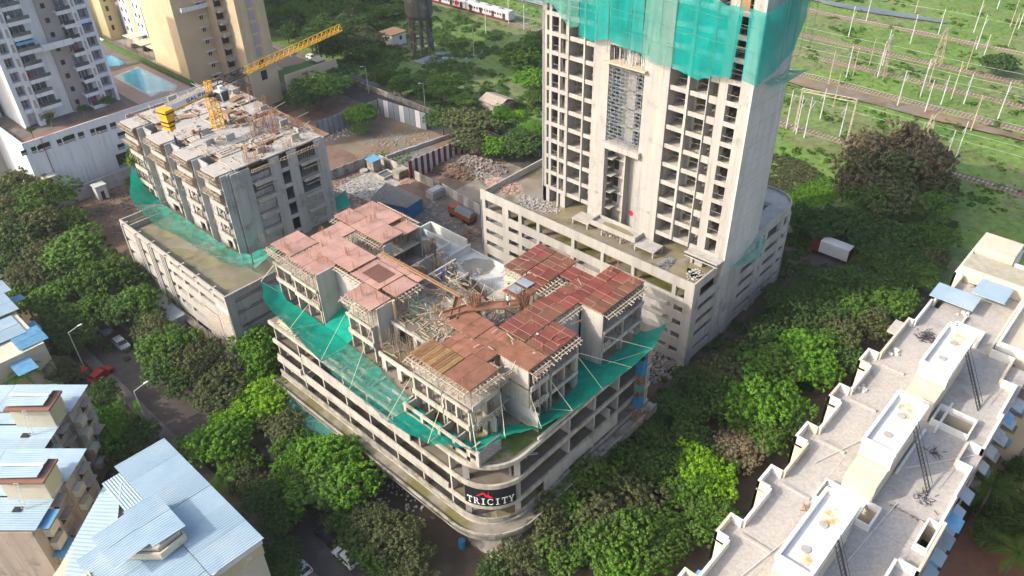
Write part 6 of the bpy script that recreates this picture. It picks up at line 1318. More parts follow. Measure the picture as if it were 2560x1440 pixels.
rubble('rubble_heap', 'long heap of mixed spoil behind the striped wall', 1185, 415, 9, 3.4, 2.2, 1500, 'rubble', .2, .8, 1, rot=-1.3)
rubble('rubble_heap', 'soil-brown heap next to the pale heap', 1140, 430, 7, 3, 1.8, 900, 'soil', .3, .9, 2, rot=-1.3)
rubble('rubble_heap', 'whitish sack and rubble heap beside the track', 1190, 440, 9, 1.8, 1.0, 700, 'rubble_pale', .15, .5, 3, rot=-1.3)
rubble('brick_heap', 'reddish scatter of tiles in the far corner of the tower podium deck', 1262, 466, 2.6, 4.6, .4, 700, 'brick_rubble', .06, .10, 4, long=True, z0=14.0)
rubble('rubble_heap', 'white plaster rubble around the left columns on the tower podium deck', 1345, 512, 5.0, 2.2, .25, 420, 'rubble_pale', .08, .3, 5, z0=14.0, rot=-1.5)
rubble('rubble_heap', 'loose rubble line in front of the low canopy on the podium deck', 1560, 597, 6.0, .9, .3, 260, 'rubble', .1, .4, 6, z0=14.0, rot=-1.57)
rubble('frame_stack', 'stack of pale frames near the front corner of the tower podium deck', 1738, 688, 1.6, 1.3, .7, 60, 'whitewash', .07, .12, 7, long=True, z0=14.0)
rubble('frame_stack', 'low pile of grey shutter frames by the podium parapet', 1665, 662, 2.4, 1.0, .6, 80, 'galvanized', .07, .12, 8, long=True, z0=14.0)
rubble('pipe_pile', 'scattered bright steel pipes on the yard beside the orange truck', 1120, 560, 4.5, 2.0, .3, 90, 'timber', .05, .09, 9, long=True)
rubble('rebar_stack', 'rusty stacks of reinforcing bars beside the tower podium', 1165, 598, 8, 2.0, .8, 100, 'rust', .1, .2, 10, long=True)
rubble('rubble_heap', 'brick and block rubble in the gap below the green net on the right', 1655, 905, 6, 4, 1.0, 900, 'rubble', .15, .5, 11)
rubble('litter', 'mixed building debris over the pale yard floor', 905, 470, 8, 7, .15, 600, 'rubble_pale', .1, .45, 31)
rubble('litter', 'dark scrap and stones across the middle of the yard', 1080, 540, 9, 10, .12, 500, 'concrete_old', .08, .35, 32)
rubble('litter', 'brown clods and roots over the cleared dirt strip', 260, 500, 9, 18, .1, 700, 'soil', .1, .35, 33)
rubble('rubble_heap', 'pinkish brick debris on the yard beside the block store', 1018, 455, 2.5, 1.4, .5, 300, 'brick_rubble', .1, .3, 12)
rubble('litter', 'bits of pale litter over the ground by the banner corner', 1000, 1215, 7, 7, .05, 260, 'whitewash', .08, .3, 13)
rubble('litter', 'pale stones scattered over the cleared dirt beside the white podium wall', 230, 560, 12, 14, .05, 420, 'rubble', .06, .22, 14)
rubble('litter', 'debris strewn over the vacant lot', 985, 370, 12, 9, .06, 420, 'rubble', .1, .5, 15)
rubble('litter', 'scraps strewn along the back fence', 850, 320, 9, 6, .06, 260, 'whitewash', .08, .35, 16)
rubble('sheet_stack', 'row of grey sheets stacked in the bushes left of the tower', 1195, 135, 7, 2.2, .3, 120, 'galvanized', .25, .45, 17, long=True)
rubble('sheet_stack', 'pale sheets lying in the bushes below the water tower', 1105, 150, 5, 3, .3, 90, 'galvanized', .2, .4, 18, long=True)
MB_ = MB()
q = P(1085, 148, G)
for i in range(10): MB_.box(q.x-6+i*1.3, q.x-4.9+i*1.3, q.y-3, q.y+3, G+.3, G+.38)
tag(MB_.build('sheet_stack', 'galvanized'), 'neat rows of laid-out grey sheets in the bushes', 'sheets')
q = P(1148, 595, G)
# drained pools
b = MB(); p = blob(111, 141, 8, 4, G+.03, seed=33, n=26, rot=.3); b.raw(p, [tuple(range(len(p)))]); p = blob(296, 100, 26, 3, G+.5, seed=34, rot=-1.5, n=30); b.raw(p, [tuple(range(len(p)))]); b.build('water', 'water', kind='structure')
# ================================================================== vehicles
def make_car(name, body_m, label, loc, rz, kind='hatch', group=None):
    t_ = thing(name, label, 'car', loc, group, rz)
    prof = {'hatch': [(-2.0, .35), (-2.05, .75), (-1.95, 1.0), (-1.55, 1.45), (.35, 1.48), (1.0, 1.0), (1.9, .82), (2.05, .6), (2.0, .35)]}['hatch']
    b = MB(); n = len(prof); W = .85
    vs = [(x, -W*(1 if z < 1.1 else .82), z) for x, z in prof]+[(x, W*(1 if z < 1.1 else .82), z) for x, z in prof]
    fs = [tuple(range(n)), tuple(range(2*n-1, n-1, -1))]+[(i, i+n, (i+1) % n+n, (i+1) % n) for i in range(n)]; b.raw(vs, fs); b.build('body', body_m, t_, local=True)
    def q(name_, m_, pts): bb = MB(); bb.raw(pts, [tuple(range(len(pts)))]); bb.build(name_, m_, t_, local=True)
    q('windscreen', 'window_dark', [(.41, -.66, 1.46), (.41, .66, 1.46), (1.0, .76, 1.03), (1.0, -.76, 1.03)]); q('rear_window', 'window_dark', [(-1.60, -.62, 1.42), (-1.60, .62, 1.42), (-1.96, .7, 1.06), (-1.96, -.7, 1.06)])
    for s_ in (-1, 1): q('side_window', 'window_dark', [(-1.45, s_*.735, 1.38), (.3, s_*.735, 1.40), (.85, s_*.84, 1.08), (-1.7, s_*.84, 1.08)])
    for x in (-1.25, 1.3):
        for s_ in (-1, 1): wv = MB().cyl((x, s_*.72, .32), (x, s_*.88, .32), .32, n=12).build('wheel', 'tyre', t_, local=True)
    for s_ in (-.6, .6): MB().box(1.98, 2.06, s_-.18, s_+.18, .6, .75).build('headlight', 'glass', t_, local=True); MB().box(-2.07, -2.02, s_-.15, s_+.15, .75, .95).build('tail_light', 'red_paint', t_, local=True)
    return t_
PI = math.pi
for px, py, m_, rz, lab, z in ((262, 828, 'grey_metal', -PI/2, 'silver car half under the trees, rear one of two parked on the street', G), (306, 866, 'grey_metal', -PI/2, 'silver car with a dark windscreen parked in front of the other silver car', G), (748, 1420, 'white_paint', PI/2, 'white car on the left half of the street at the bottom edge', G),
                              (866, 1398, 'white_paint', PI/2, 'white car parked under trees on the right side of the street', G), (820, 1345, 'black_paint', PI/2, 'black car in deep shade behind the white parked car', G), (255, 942, 'red_paint', 0.3, 'dark red car beside the left kerb of the street', G), (780, 148, 'white_paint', -PI/2, 'white car driving on the far road beside the crane jib tip', G),
                              (360, 112, 'black_paint', -.3, 'black car under the white canopies', G+.3), (375, 126, 'black_paint', -.3, 'second black car, half out from under the white canopy', G+.3), (408, 158, 'white_paint', .0, 'white car below the canopy nearest the steel stacker', G+.3), (345, 118, 'grey_metal', -.3, 'grey car deepest under the white canopies', G+.3)):
    p = P(px, py, z); make_car('parked_car', m_, lab, p, rz)
for px, py, z, lab in ((475, 181, 3.6, 'white car on the upper tray of the steel stacker'), (478, 200, 1.6, 'white car on the lower tray of the steel stacker')): make_car('parked_car', 'white_paint', lab, P(px, py, z), 0)
# orange truck in the yard
q = P(1158, 548, G); tk = thing('truck', 'orange tipper truck with a grey tarpaulin parked in the dirt yard', 'truck', q, rz=PI*.98/2)
def TB(name_, m_, *a): return MB().box(*a).build(name_, m_, tk, local=True)
TB('cargo_body', 'orange_paint', -3.4, 1.7, -1.2, 1.2, .95, 2.0)
for k in range(9): TB('stake', 'orange_paint', -3.3+k*.6, -3.2+k*.6, -1.27, -1.21, .95, 2.0)
MB().raw([(-3.4, -1.2, 2.02), (1.7, -1.2, 2.02), (1.7, 1.2, 2.02), (-3.4, 1.2, 2.02), (-3.2, -.5, 2.75), (1.6, -.5, 2.75), (1.6, .5, 2.75), (-3.2, .5, 2.75)], BOXF).build('tarpaulin', 'tarpaulin', tk, local=True)
TB('cab', 'orange_paint', 1.9, 3.6, -1.1, 1.1, .7, 2.5); TB('windscreen', 'window_dark', 3.6, 3.64, -.95, .95, 1.5, 2.3); TB('chassis', 'dark_metal', -3.4, 3.4, -.5, .5, .6, .94)
for x in (-2.6, -1.4, 2.7):
    for s_ in (-1, 1): MB().cyl((x, s_*.85, .5), (x, s_*1.15, .5), .5, n=12).build('wheel', 'tyre', tk, local=True)
# white truck on the side street
q = P(2076, 642, G); tk = thing('truck', 'white box truck with a red cab parked on the lane among trees', 'truck', q, rz=PI/2)
TB('cargo_box', 'white_paint', -3.6, 2.2, -1.25, 1.25, 1.0, 3.5); TB('stripe', 'black_paint', -3.6, 2.2, -1.27, -1.251, 2.2, 2.3); TB('cab', 'maroon_paint', 2.35, 4.0, -1.15, 1.15, .7, 2.7); TB('windscreen', 'window_dark', 4.0, 4.03, -1, 1, 1.6, 2.4); TB('chassis', 'dark_metal', -3.6, 3.8, -.5, .5, .6, .99)
TB('rear_door', 'maroon_paint', -3.63, -3.6, -1.2, 1.2, 1.05, 3.4)
for x in (-2.6, 2.9):
    for s_ in (-1, 1): MB().cyl((x, s_*.9, .5), (x, s_*1.2, .5), .5, n=12).build('wheel', 'tyre', tk, local=True)
q = P(208, 942, G); tk = thing('auto_rickshaw', 'red and green three-wheeled cart with a flat red top near the left street lamp', 'cart', q, rz=1.9)
TB('body', 'scaffold_green', -1.3, 1.2, -.65, .65, .4, 1.1); TB('roof', 'red_paint', -1.4, .6, -.75, .75, 1.75, 1.85)
for x, y in ((-1.3, -.6), (-1.3, .6), (.5, -.6), (.5, .6)): TB('post', 'dark_metal', x-.03, x+.03, y-.03, y+.03, 1.1, 1.75)
for x, y in ((-.9, -.7), (-.9, .7), (1.0, 0)): MB().cyl((x, y-.06, .3), (x, y+.06, .3), .3, n=10).build('wheel', 'tyre', tk, local=True)
# street lamps
for px, py, h, dx, lab in ((215, 928, 8.5, 1.8, 'tall street lamp on the left kerb, upper one near the red car'), (376, 1078, 8.5, 1.8, 'street lamp on the left kerb in front of the blue roofs'), (802, 165, 8, -1.5, 'street lamp beside the far road near the white car'), (922, 233, 8, -1.5, 'street lamp standing where the far road passes the fence'), (1063, 268, 7, -1.5, 'short lamp by the far road right of the pale fence')):
    q = P(px, py, G); l_ = thing('street_lamp', lab, 'street lamp', q, 'street lamps'); MB().cyl((q.x, q.y, G), (q.x, q.y, G+h), .11, .06, n=7).build('pole', 'mast_metal', l_); b = MB(); b.bar((q.x, q.y, G+h), (q.x+dx, q.y, G+h+.4), .08); b.build('arm', 'mast_metal', l_); MB().box(q.x+dx-.15, q.x+dx+.55, q.y-.14, q.y+.14, G+h+.33, G+h+.47).build('lamp_head', 'white_paint', l_)
# ================================================================== railway
for i, (x, y0, y1, lab) in enumerate(((189, -60, 175, 'nearest railway track, passing behind the big brown tree'), (205.5, 178, 330, 'track under the standing white train, left of the tower'), (224, -60, 135, 'second railway track with the dirt strip beside it'), (240, -60, 150, 'third railway track across the grass'), (257, -60, 160, 'fourth railway track across the field'), (283, -60, 170, 'farthest railway track near the pools'))):
    t_ = thing('railway_track', lab+'', 'railway track', (x, (y0+y1)/2, G))
    b = MB(); b.raw([(x-1.8, y0, G+.10), (x+1.8, y0, G+.10), (x+1.3, y0, G+.36), (x-1.3, y0, G+.36), (x-1.8, y1, G+.10), (x+1.8, y1, G+.10), (x+1.3, y1, G+.36), (x-1.3, y1, G+.36)], BOXF); b.build('ballast_bed', 'ballast', t_)
    for s_ in (-.84, .84): MB().box(x+s_-.06, x+s_+.06, y0, y1, G+.40, G+.56).build('rail', 'rail_steel', t_)
    b = MB()
    for y in np.arange(y0, y1, 1.0): b.box(x-1.3, x+1.3, y, y+.28, G+.362, G+.42)
    b.build('sleepers', 'sleeper', t_, kind='stuff')
b = MB(); p = blob(218, 68, 3.0, 46, G+.60, seed=91, n=60); b.raw(p, [tuple(range(len(p)))]); b.build('dirt_strip', 'soil_pale', kind='structure')
# train standing left of the tower
tr_ = thing('train', 'white and red suburban train standing on the far track, top centre', 'train', (205.5, 220, G+.56))
for k in range(5):
    y0 = 191.5+21.5*k; y1 = y0+21
    cr0 = MB(); prof = [(-1.6, .9), (-1.6, 3.4), (-1.2, 3.9), (1.2, 3.9), (1.6, 3.4), (1.6, .9)]
    vs = [(205.5+x, y0, G+.3+z) for x, z in prof]+[(205.5+x, y1, G+.3+z) for x, z in prof]; n = len(prof)
    cr0.raw(vs, [tuple(range(n)), tuple(range(2*n-1, n-1, -1))]+[(i, i+n, (i+1) % n+n, (i+1) % n) for i in range(n)]); ca = cr0.build('carriage', 'train_white', tr_)
    b = MB().box(203.87, 203.895, y0+.4, y1-.4, G+1.2, G+1.42)
    if k in (1, 3): b.box(203.86, 203.89, y0+4, y0+5.5, G+1.7, G+3.4)
    b.build('stripe', 'sign_red', ca)
    b = MB()
    for y in (y0+1.6, y0+7, y0+13, y0+18.2): b.box(203.84, 203.88, y, y+1.3, G+1.3, G+3.3)
    b.build('door', 'window_dark', ca); b = MB()
    for y in np.arange(y0+3.4, y1-1, 1.3): b.box(203.85, 203.885, y, y+.8, G+2.3, G+3.1)
    b.build('window', 'glass', ca); b = MB().box(204.2, 206.8, y0+1, y1-1, G+.3, G+1.19); b.build('underframe', 'dark_metal', ca); b = MB()
    for y in (y0+4, y0+10, y0+16): b.box(204.9, 206.1, y, y+1.8, G+4.2, G+4.45)
    b.build('roof_vent', 'grey_metal', ca)
tr2 = thing('train', 'grey goods train end at the top edge just left of the tower netting', 'train', (226, 190, G)); MB().box(225, 228, 165, 230, G+1.2, G+4).build('wagon', 'galvanized', tr2); MB().box(225.3, 227.7, 166, 229, G+.4, G+1.19).build('underframe', 'dark_metal', tr2)
# overhead line masts
bases = [(1965, 322), (2083, 208+60), (2010, 345), (2050, 298), (2070, 215), (2115, 195), (2193, 196), (2132, 0+340*0+190), (2242, 269), (2311, 285), (2377, 250), (2409, 260), (2493, 302), (2427, 327), (2300, 243), (2352, 262), (2415, 178), (2451, 165), (2206, 165), (2173, 165), (2120, 97), (2165, 55), (2287, 35), (2345, 88), (2434, 82), (2525, 68), (2493, 22), (2546, 72), (2520, 118), (2275, 370-260), (2440, 125), (2323, 208), (1990, 335), (2390, 395), (2280, 415), (2362, 408), (1215, 88), (1185, 140), (1272, 60), (1310, 75), (1270, 22), (2098, 345)]
tops = {0: 235}
cnt = 0
for i, (px, py) in enumerate(bases):
    q = P(px, py, G); h = (10.5, 9.5, 11, 8.5)[i % 4]; c_ = ('mast_metal', 'timber', 'mast_metal')[i % 3]
    side = 'near the tower' if px < 2060 else 'amid the field' if px < 2330 else 'near the right edge'
    if px < 1400: side = 'left of the tower'
    row = 'front' if py > 250 else 'middle' if py > 120 else 'far'
    t_ = thing('line_mast', '', 'mast', q, 'overhead line masts'); t_['_s'] = (side, row)
    MB().cyl((q.x, q.y, G), (q.x, q.y, G+h), .17, .11, n=6).build('pole', c_, t_)
    b = MB(); s_ = -1 if i % 2 else 1; b.bar((q.x, q.y, G+h-1.5), (q.x+2.6*s_, q.y, G+h-2.0), .09); b.bar((q.x, q.y, G+h-3.4), (q.x+2.6*s_, q.y, G+h-2.0), .08); b.build('bracket', c_, t_)
MS = [o for o in bpy.data.objects if o.name.startswith('line_mast')]
from collections import defaultdict
D_ = defaultdict(list)
for o in MS: D_[tuple(o['_s'])].append(o)
for (side, row), L in D_.items():
    L.sort(key=lambda o: (Vector(o.location)-Vector(CAM)).dot(Vector(cr))/dist(o.location))
    for i, o in enumerate(L):
        g = 'pale' if o.children and 'mast' in o.children[0].data.materials[0].name else 'yellowish'
        o['label'] = f'{g} line mast {side}, {ORD[i]} from left in the {row} rows'; del o['_s']
for k, (a, c) in enumerate((((1972, 245), (2040, 205)),)):
    b = MB(); p, q = P(1985, 330, G), P(2020, 345, G)
    for z in (9.5, 10.3): b.bar((p.x, p.y, z), (p.x+2, p.y-13, z), .16)
    for i in range(9): b.bar((p.x+i*.22, p.y-i*1.44, 9.5), (p.x+(i+1)*.22, p.y-(i+1)*1.44, 10.3), .08)
    for dx, dy in ((0, 0), (2, -13)):
        for e in (-.5, .5): b.bar((p.x+dx+e, p.y+dy, G), (p.x+dx+e*.5, p.y+dy, 10.3), .14)
        for z in np.arange(G, 10, 1.5): b.bar((p.x+dx-.45, p.y+dy, z), (p.x+dx+.4, p.y+dy, z+1.5), .07)
    tag(b.build('line_gantry', 'timber'), 'cream lattice portal spanning the tracks right of the tower', 'gantry')
b = MB()
for px, py in ((2200, 195), (2340, 165), (2300, 400)):
    q = P(px, py, G); t_ = thing('line_gantry', {2200: 'yellowish lattice tower in the middle of the railway land', 2340: 'tall lattice tower with a splayed foot behind the middle tracks', 2300: 'lattice tower partly hidden by the big brown tree'}[px], 'gantry', q); b = MB()
    for e1, e2 in ((-1, -1), (1, -1), (1, 1), (-1, 1)): b.bar((q.x+e1*1.3, q.y+e2*1.3, G), (q.x+e1*.3, q.y+e2*.3, 10), .16)
    for k in range(6):
        z = G+k*1.9; r0 = 1.3-k*.17; r1 = r0-.17
        for (a1, a2), (b1, b2) in (((-1, -1), (1, -1)), ((1, -1), (1, 1)), ((1, 1), (-1, 1)), ((-1, 1), (-1, -1))): b.bar((q.x+a1*r0, q.y+a2*r0, z), (q.x+b1*r1, q.y+b2*r1, z+1.9), .08)
    b.bar((q.x-4, q.y, 9.4), (q.x+4, q.y, 9.4), .15); b.build('lattice', 'timber', t_)
b = MB()
for x, z in ((189, 7), (190.5, 8.4), (205, 7.2), (224, 7), (226, 8.4), (240, 7.2), (257, 7.4), (283, 7)):
    y = -50
    while y < 170: b.cyl((x, y, z), (x+.6, y+20, z-.5), .03, n=3, cap=False); b.cyl((x+.6, y+20, z-.5), (x, y+40, z), .03, n=3, cap=False); y += 40
tag(b.build('overhead_wires', 'mast_metal'), 'thin overhead wires strung along the railway masts', 'wires')
# water tower and small houses in the green belt
q = P(1057, 130, G); wtw = thing('water_tower', 'old blackened concrete water tower on tall legs among bushes', 'water tower', q)
MB().cyl((q.x, q.y, 11.0), (q.x, q.y, 21), 4.3, 4.5, n=28).build('tank', 'concrete_black', wtw); MB().cyl((q.x, q.y, 9.6), (q.x, q.y, 10.99), 3.4, 4.3, n=28).build('tank_base', 'concrete_black', wtw); MB().cyl((q.x, q.y, 21), (q.x, q.y, 21.6), 4.9, 4.7, n=28).build('tank_lip', 'concrete_black', wtw)
for k in range(8): a = k*PI/4; MB().cyl((q.x+3.4*math.cos(a), q.y+3.4*math.sin(a), G), (q.x+3.3*math.cos(a), q.y+3.3*math.sin(a), 9.8), .42, n=7).build('leg', 'concrete_black', wtw)
b = MB()
for z in (2.2, 6):
    for k in range(8): a, c = k*PI/4, (k+1)*PI/4; b.bar((q.x+3.4*math.cos(a), q.y+3.4*math.sin(a), z), (q.x+3.4*math.cos(c), q.y+3.4*math.sin(c), z), .4, .5)
b.build('ring_beam', 'concrete_black', wtw)
q = P(985, 108, G); h_ = thing('hut', 'small white hut with a brown roof left of the water tower', 'hut', q); MB().box(q.x-3, q.x+3, q.y-3, q.y+3, G, 2.3).build('walls', 'white_paint', h_); MB().box(q.x-3.3, q.x+3.3, q.y-3.3, q.y+3.3, 2.3, 2.6).build('roof', 'timber_brown', h_); MB().box(q.x-3.05, q.x-3.0, q.y-.6, q.y+.6, .2, 1.5).build('window', 'window_dark', h_); MB().box(q.x+.2, q.x+1.2, q.y-3.05, q.y-3.0, .2, 1.5).build('window', 'window_dark', h_)
q = P(1243, 272, G); h_ = thing('hut', 'tumbledown hut with a pale patched roof behind the roadside trees', 'hut', q); MB().box(q.x-3, q.x+3, q.y-3.5, q.y+3.5, G, 1.2).build('walls', 'concrete_old', h_); b = MB(); b.raw([(q.x-3.4, q.y-4, 1.2), (q.x-3.4, q.y+4, 1.2), (q.x, q.y+4, 2.4), (q.x, q.y-4, 2.4), (q.x+3.4, q.y-4, 1.2), (q.x+3.4, q.y+4, 1.2)], [(0, 1, 2, 3), (3, 2, 5, 4)]); b.build('roof', 'timber', h_)
b = MB().box(133.5, 133.9, 116, 190, G, .1); tag(b.build('kerb_wall', 'concrete_old'), 'low broken kerb wall along the far road', 'wall')
# ================================================================== people
def person(lab, loc, rz, top_m, low_m, pose='stand'):
    t_ = thing('person', lab, 'person', loc, None, rz); bend = .35 if pose == 'bend' else .05
    V_ = [(0, 0, .92), (0, .0, 1.15), (bend*.5, 0, 1.38), (bend*.8, 0, 1.52), (bend, 0, 1.66), (0, .1, .88), (.08, .12, .48), (0, .13, .06), (.12, .13, .03), (0, -.1, .88), (-.1, -.12, .48), (-.16, -.13, .06), (-.04, -.13, .03),
          (bend*.6, .2, 1.40), (bend*.6+.12, .26, 1.14), (bend*.6+.34, .2, 1.02), (bend*.6, -.2, 1.40), (bend*.6+.1, -.27, 1.14), (bend*.6+.3, -.2, 1.04)]
    E_ = [(0, 1), (1, 2), (2, 3), (3, 4), (0, 5), (5, 6), (6, 7), (7, 8), (0, 9), (9, 10), (10, 11), (11, 12), (2, 13), (13, 14), (14, 15), (2, 16), (16, 17), (17, 18)]
    r_ = [.15, .14, .17, .07, .11, .10, .075, .055, .05, .10, .075, .055, .05, .075, .055, .04, .075, .055, .04]
    me = bpy.data.meshes.new('body'); me.from_pydata(V_, E_, []); o = bpy.data.objects.new('body', me); C.objects.link(o); o.parent = t_; me.materials.append(M[top_m])
    sk = o.modifiers.new('skin', 'SKIN')
    if not me.skin_vertices: bpy.context.view_layer.update()
    for i, v in enumerate(me.skin_vertices[0].data): v.radius = (r_[i], r_[i])
    me.skin_vertices[0].data[0].use_root = True
    ss = o.modifiers.new('sub', 'SUBSURF'); ss.levels = 1; ss.render_levels = 1
    MB().cyl((.0, .1, .1), (.03, .1, .9), .085, .12, n=8).cyl((-.1, -.1, .1), (0, -.1, .9), .085, .12, n=8).build('trousers', low_m, t_, local=True, smooth=True)
    MB().cyl((bend, 0, 1.66), (bend, 0, 1.80), .135, .07, n=10).build('helmet', 'yellow_paint' if 'yellow' in lab else 'cloth_blue' if 'blue helmet' in lab else 'cloth_dark', t_, local=True, smooth=True)
def at(x, y, z): return (x, y, z)
person('worker in orange with a yellow helmet at the open top edge of the tower', at(97.0, 51.6, 57.72), 3.0, 'cloth_orange', 'cloth_dark')
person('second worker in orange beside the one with the yellow helmet on the tower', at(97.0, 50.6, 57.72), 2.5, 'cloth_orange', 'cloth_blue', 'bend')
p = P(1104, 700, 20.9); person('worker with a blue helmet bending among loose timber behind the pink deck', p, .5, 'cloth_blue', 'cloth_dark', 'bend')
p = P(1150, 800, 20.9); person('worker in dark blue crouching at the edge of the dark opening between the decks', p, 2, 'cloth_blue', 'cloth_dark', 'bend')
p = P(503, 346, 28.2); person('worker in dark clothes on the white deck near the crane foot', p, .4, 'cloth_dark', 'cloth_dark', 'bend')
p = P(443, 362, 28.2); person('worker in blue at the edge of the white deck', p, 2.2, 'cloth_blue', 'cloth_dark')
p = P(1271, 764, 24.0); person('worker in grey walking on the timber gangway', p, 1, 'cloth_white', 'cloth_dark')
# hoist at the right end of the front building
ho = thing('material_hoist', 'slim rusty hoist mast wrapped in blue sheets at the right end of the podium', 'hoist', (71.5, 43.2, G))
b = MB(); lattice(b, (71.5, 43.3, G), (71.5, 43.3, 15.5), .9, .9, 1.2, .05, up=Vector((0, 1, 0))); b.build('mast', 'rust', ho)
for z0, z1, m_ in ((12.6, 15.4, 'blue_paint'), (6.4, 8.6, 'blue_paint'), (9.6, 10.9, 'netting_teal_pale'), (.2, 3, 'netting_teal_pale')): MB().ring([(70.95, 42.75), (72.05, 42.75), (72.05, 43.85), (70.95, 43.85)], .04, z0, z1, True).build('cladding', m_, ho)
# green sheet shed at the street side of the front block
ns = netsheet('shed_sheet', 'netting_teal_pale', [(37.6, 86.5, 1.4), (42.0, 86.5, 2.9)], [(37.2, 75.5, 1.2), (42.0, 75.3, 2.7)], 'flat teal sheet covering a lean-to at the foot of the long podium', n=10, sag=.2, seed=31)
q = P(870, 1080, G); tag(MB().box(q.x-2.2, q.x+2.2, q.y-2.6, q.y+2.6, G, .9).build('lean_to', 'concrete_grey'), 'grey sheet lean-to beside the teal sheet', 'shed')
q = P(425, 800, G); tag(MB().box(q.x-1.6, q.x+1.6, q.y-4, q.y+4, G, 1.0).build('lean_to', 'galvanized'), 'pale roofed lean-to between the street trees and the left podium', 'shed')
# ================================================================== trees and undergrowth
def leafmesh(name, n, lobes, leaf, seed, flat=.8, skirt=.25):
    rs = np.random.RandomState(seed); L = []
    for i in range(lobes):
        a = rs.uniform(0, 2*np.pi); r = rs.uniform(.1, .80)**.8 if i else 0; h = rs.uniform(-.15, .62)*(1-r*.75); s0 = rs.uniform(.16, .34) if i > 5 else .5; L.append((r*np.cos(a)*rs.uniform(.8, 1.05), r*np.sin(a), h, s0))
    L = np.array(L); w_ = L[:, 3]**1.7; k = rs.choice(lobes, n, p=w_/w_.sum()); d = rs.normal(size=(n, 3)); d /= np.linalg.norm(d, axis=1)[:, None]; d[:, 2] = np.where(rs.rand(n) < .75, np.abs(d[:, 2]), d[:, 2])
    nc = n//16; kc = rs.choice(lobes, nc, p=w_/w_.sum()); dc = rs.normal(size=(nc, 3)); dc[:, 2] = np.where(rs.rand(nc) < .8, np.abs(dc[:, 2]), dc[:, 2]); dc /= np.linalg.norm(dc, axis=1)[:, None]
    cc = L[kc, :3]+dc*(L[kc, 3]*(1-.3*rs.rand(nc)**1.8)*(1+.10*rs.normal(size=nc)))[:, None]
    q = rs.randint(0, nc, n); d = dc[q]; o_ = rs.normal(size=(n, 3)); o_ /= np.linalg.norm(o_, axis=1)[:, None]; c = cc[q]+o_*(.055*(.5+.7*rs.rand(n)))[:, None]; c[:, 2] *= flat
    nrm = o_*.9+d*.5+rs.normal(size=(n, 3))*.45+np.array([0, 0, .25]); nrm /= np.linalg.norm(nrm, axis=1)[:, None]
    t = np.cross(nrm, rs.normal(size=(n, 3))); t /= np.linalg.norm(t, axis=1)[:, None]; bt = np.cross(nrm, t)
    s = leaf*(.6+.8*rs.rand(n))[:, None]; v = np.empty((n, 4, 3)); v[:, 0] = c-t*s; v[:, 1] = c-bt*s*.6; v[:, 2] = c+t*s; v[:, 3] = c+bt*s*.6
    v += rs.normal(size=(n, 4, 3))*leaf*.12
    me = bpy.data.meshes.new(name); me.vertices.add(n*4); me.vertices.foreach_set('co', v.reshape(-1)); me.loops.add(n*4); me.loops.foreach_set('vertex_index', np.arange(n*4)); me.polygons.add(n); me.polygons.foreach_set('loop_start', np.arange(0, n*4, 4)); me.polygons.foreach_set('loop_total', np.full(n, 4)); me.update(); return me
KINDS = {'dark': 'leaf_dark', 'mid': 'leaf_mid', 'bright': 'leaf_bright', 'lime': 'leaf_lime', 'olive': 'leaf_olive', 'brown': 'leaf_brown'}
VAR = [leafmesh('crown', 12000, 34+6*(i % 3), (.036, .032, .042)[i % 3], 100+i, (.8, .7, .95)[i % 3]) for i in range(7)]
_cm = {}
def crownmesh(i, kind):
    if (i, kind) not in _cm: m_ = VAR[i].copy(); m_.materials.append(M[KINDS[kind]]); _cm[(i, kind)] = m_
    return _cm[(i, kind)]
tb = MB(); tb.cyl((0, 0, 0), (0, 0, .45), .045, .03, n=7, cap=False)
for i in range(6):
    a = i*1.05; tb.cyl((0, 0, .40), (.26*math.cos(a), .26*math.sin(a), .78), .022, .008, n=5, cap=False); tb.cyl((.13*math.cos(a), .13*math.sin(a), .59), (.36*math.cos(a+.5), .36*math.sin(a+.5), .74), .012, .005, n=4, cap=False)
trunk_me = bpy.data.meshes.new('trunk'); trunk_me.from_pydata([tuple(v) for v in tb.v], [], tb.f); trunk_me.materials.append(M['bark'])
ADJ = {'dark': 'dark green', 'mid': 'green', 'bright': 'bright green', 'lime': 'yellow-green', 'olive': 'dull olive', 'brown': 'brownish'}
ROWS = defaultdict(list)
def tree(px, py, rpx, kind, row, h=None, wide=1.0, big=''):
    hh0 = 6.0
    q = P(px, py, G+4.5); r = rpx*dist(q)/F; hh = h or min(13, max(4.5, r*1.75)); q = P(px, py, G+hh*.62); r = rpx*1.13*dist(q)/F
    root = thing('tree', '', 'tree', (q.x, q.y, G)); i = random.randrange(7)
    t_ = bpy.data.objects.new('trunk', trunk_me); C.objects.link(t_); t_.parent = root; t_.scale = (hh, hh, hh)
    c = bpy.data.objects.new('crown', crownmesh(i, kind)); C.objects.link(c); c.parent = root; c.location = (0, 0, hh*.58); c.rotation_euler = (0, 0, rnd(0, 6.28)); s_ = r/.86; c.scale = (s_*wide*rnd(.85, 1.12), s_*rnd(.85, 1.12), hh*rnd(.36, .5)/.62)
    ROWS[row].append((root, kind, q, big)); return root
T = []
def trees(row, L):
    for a in L: tree(*a[:4], row, *(a[4:]))
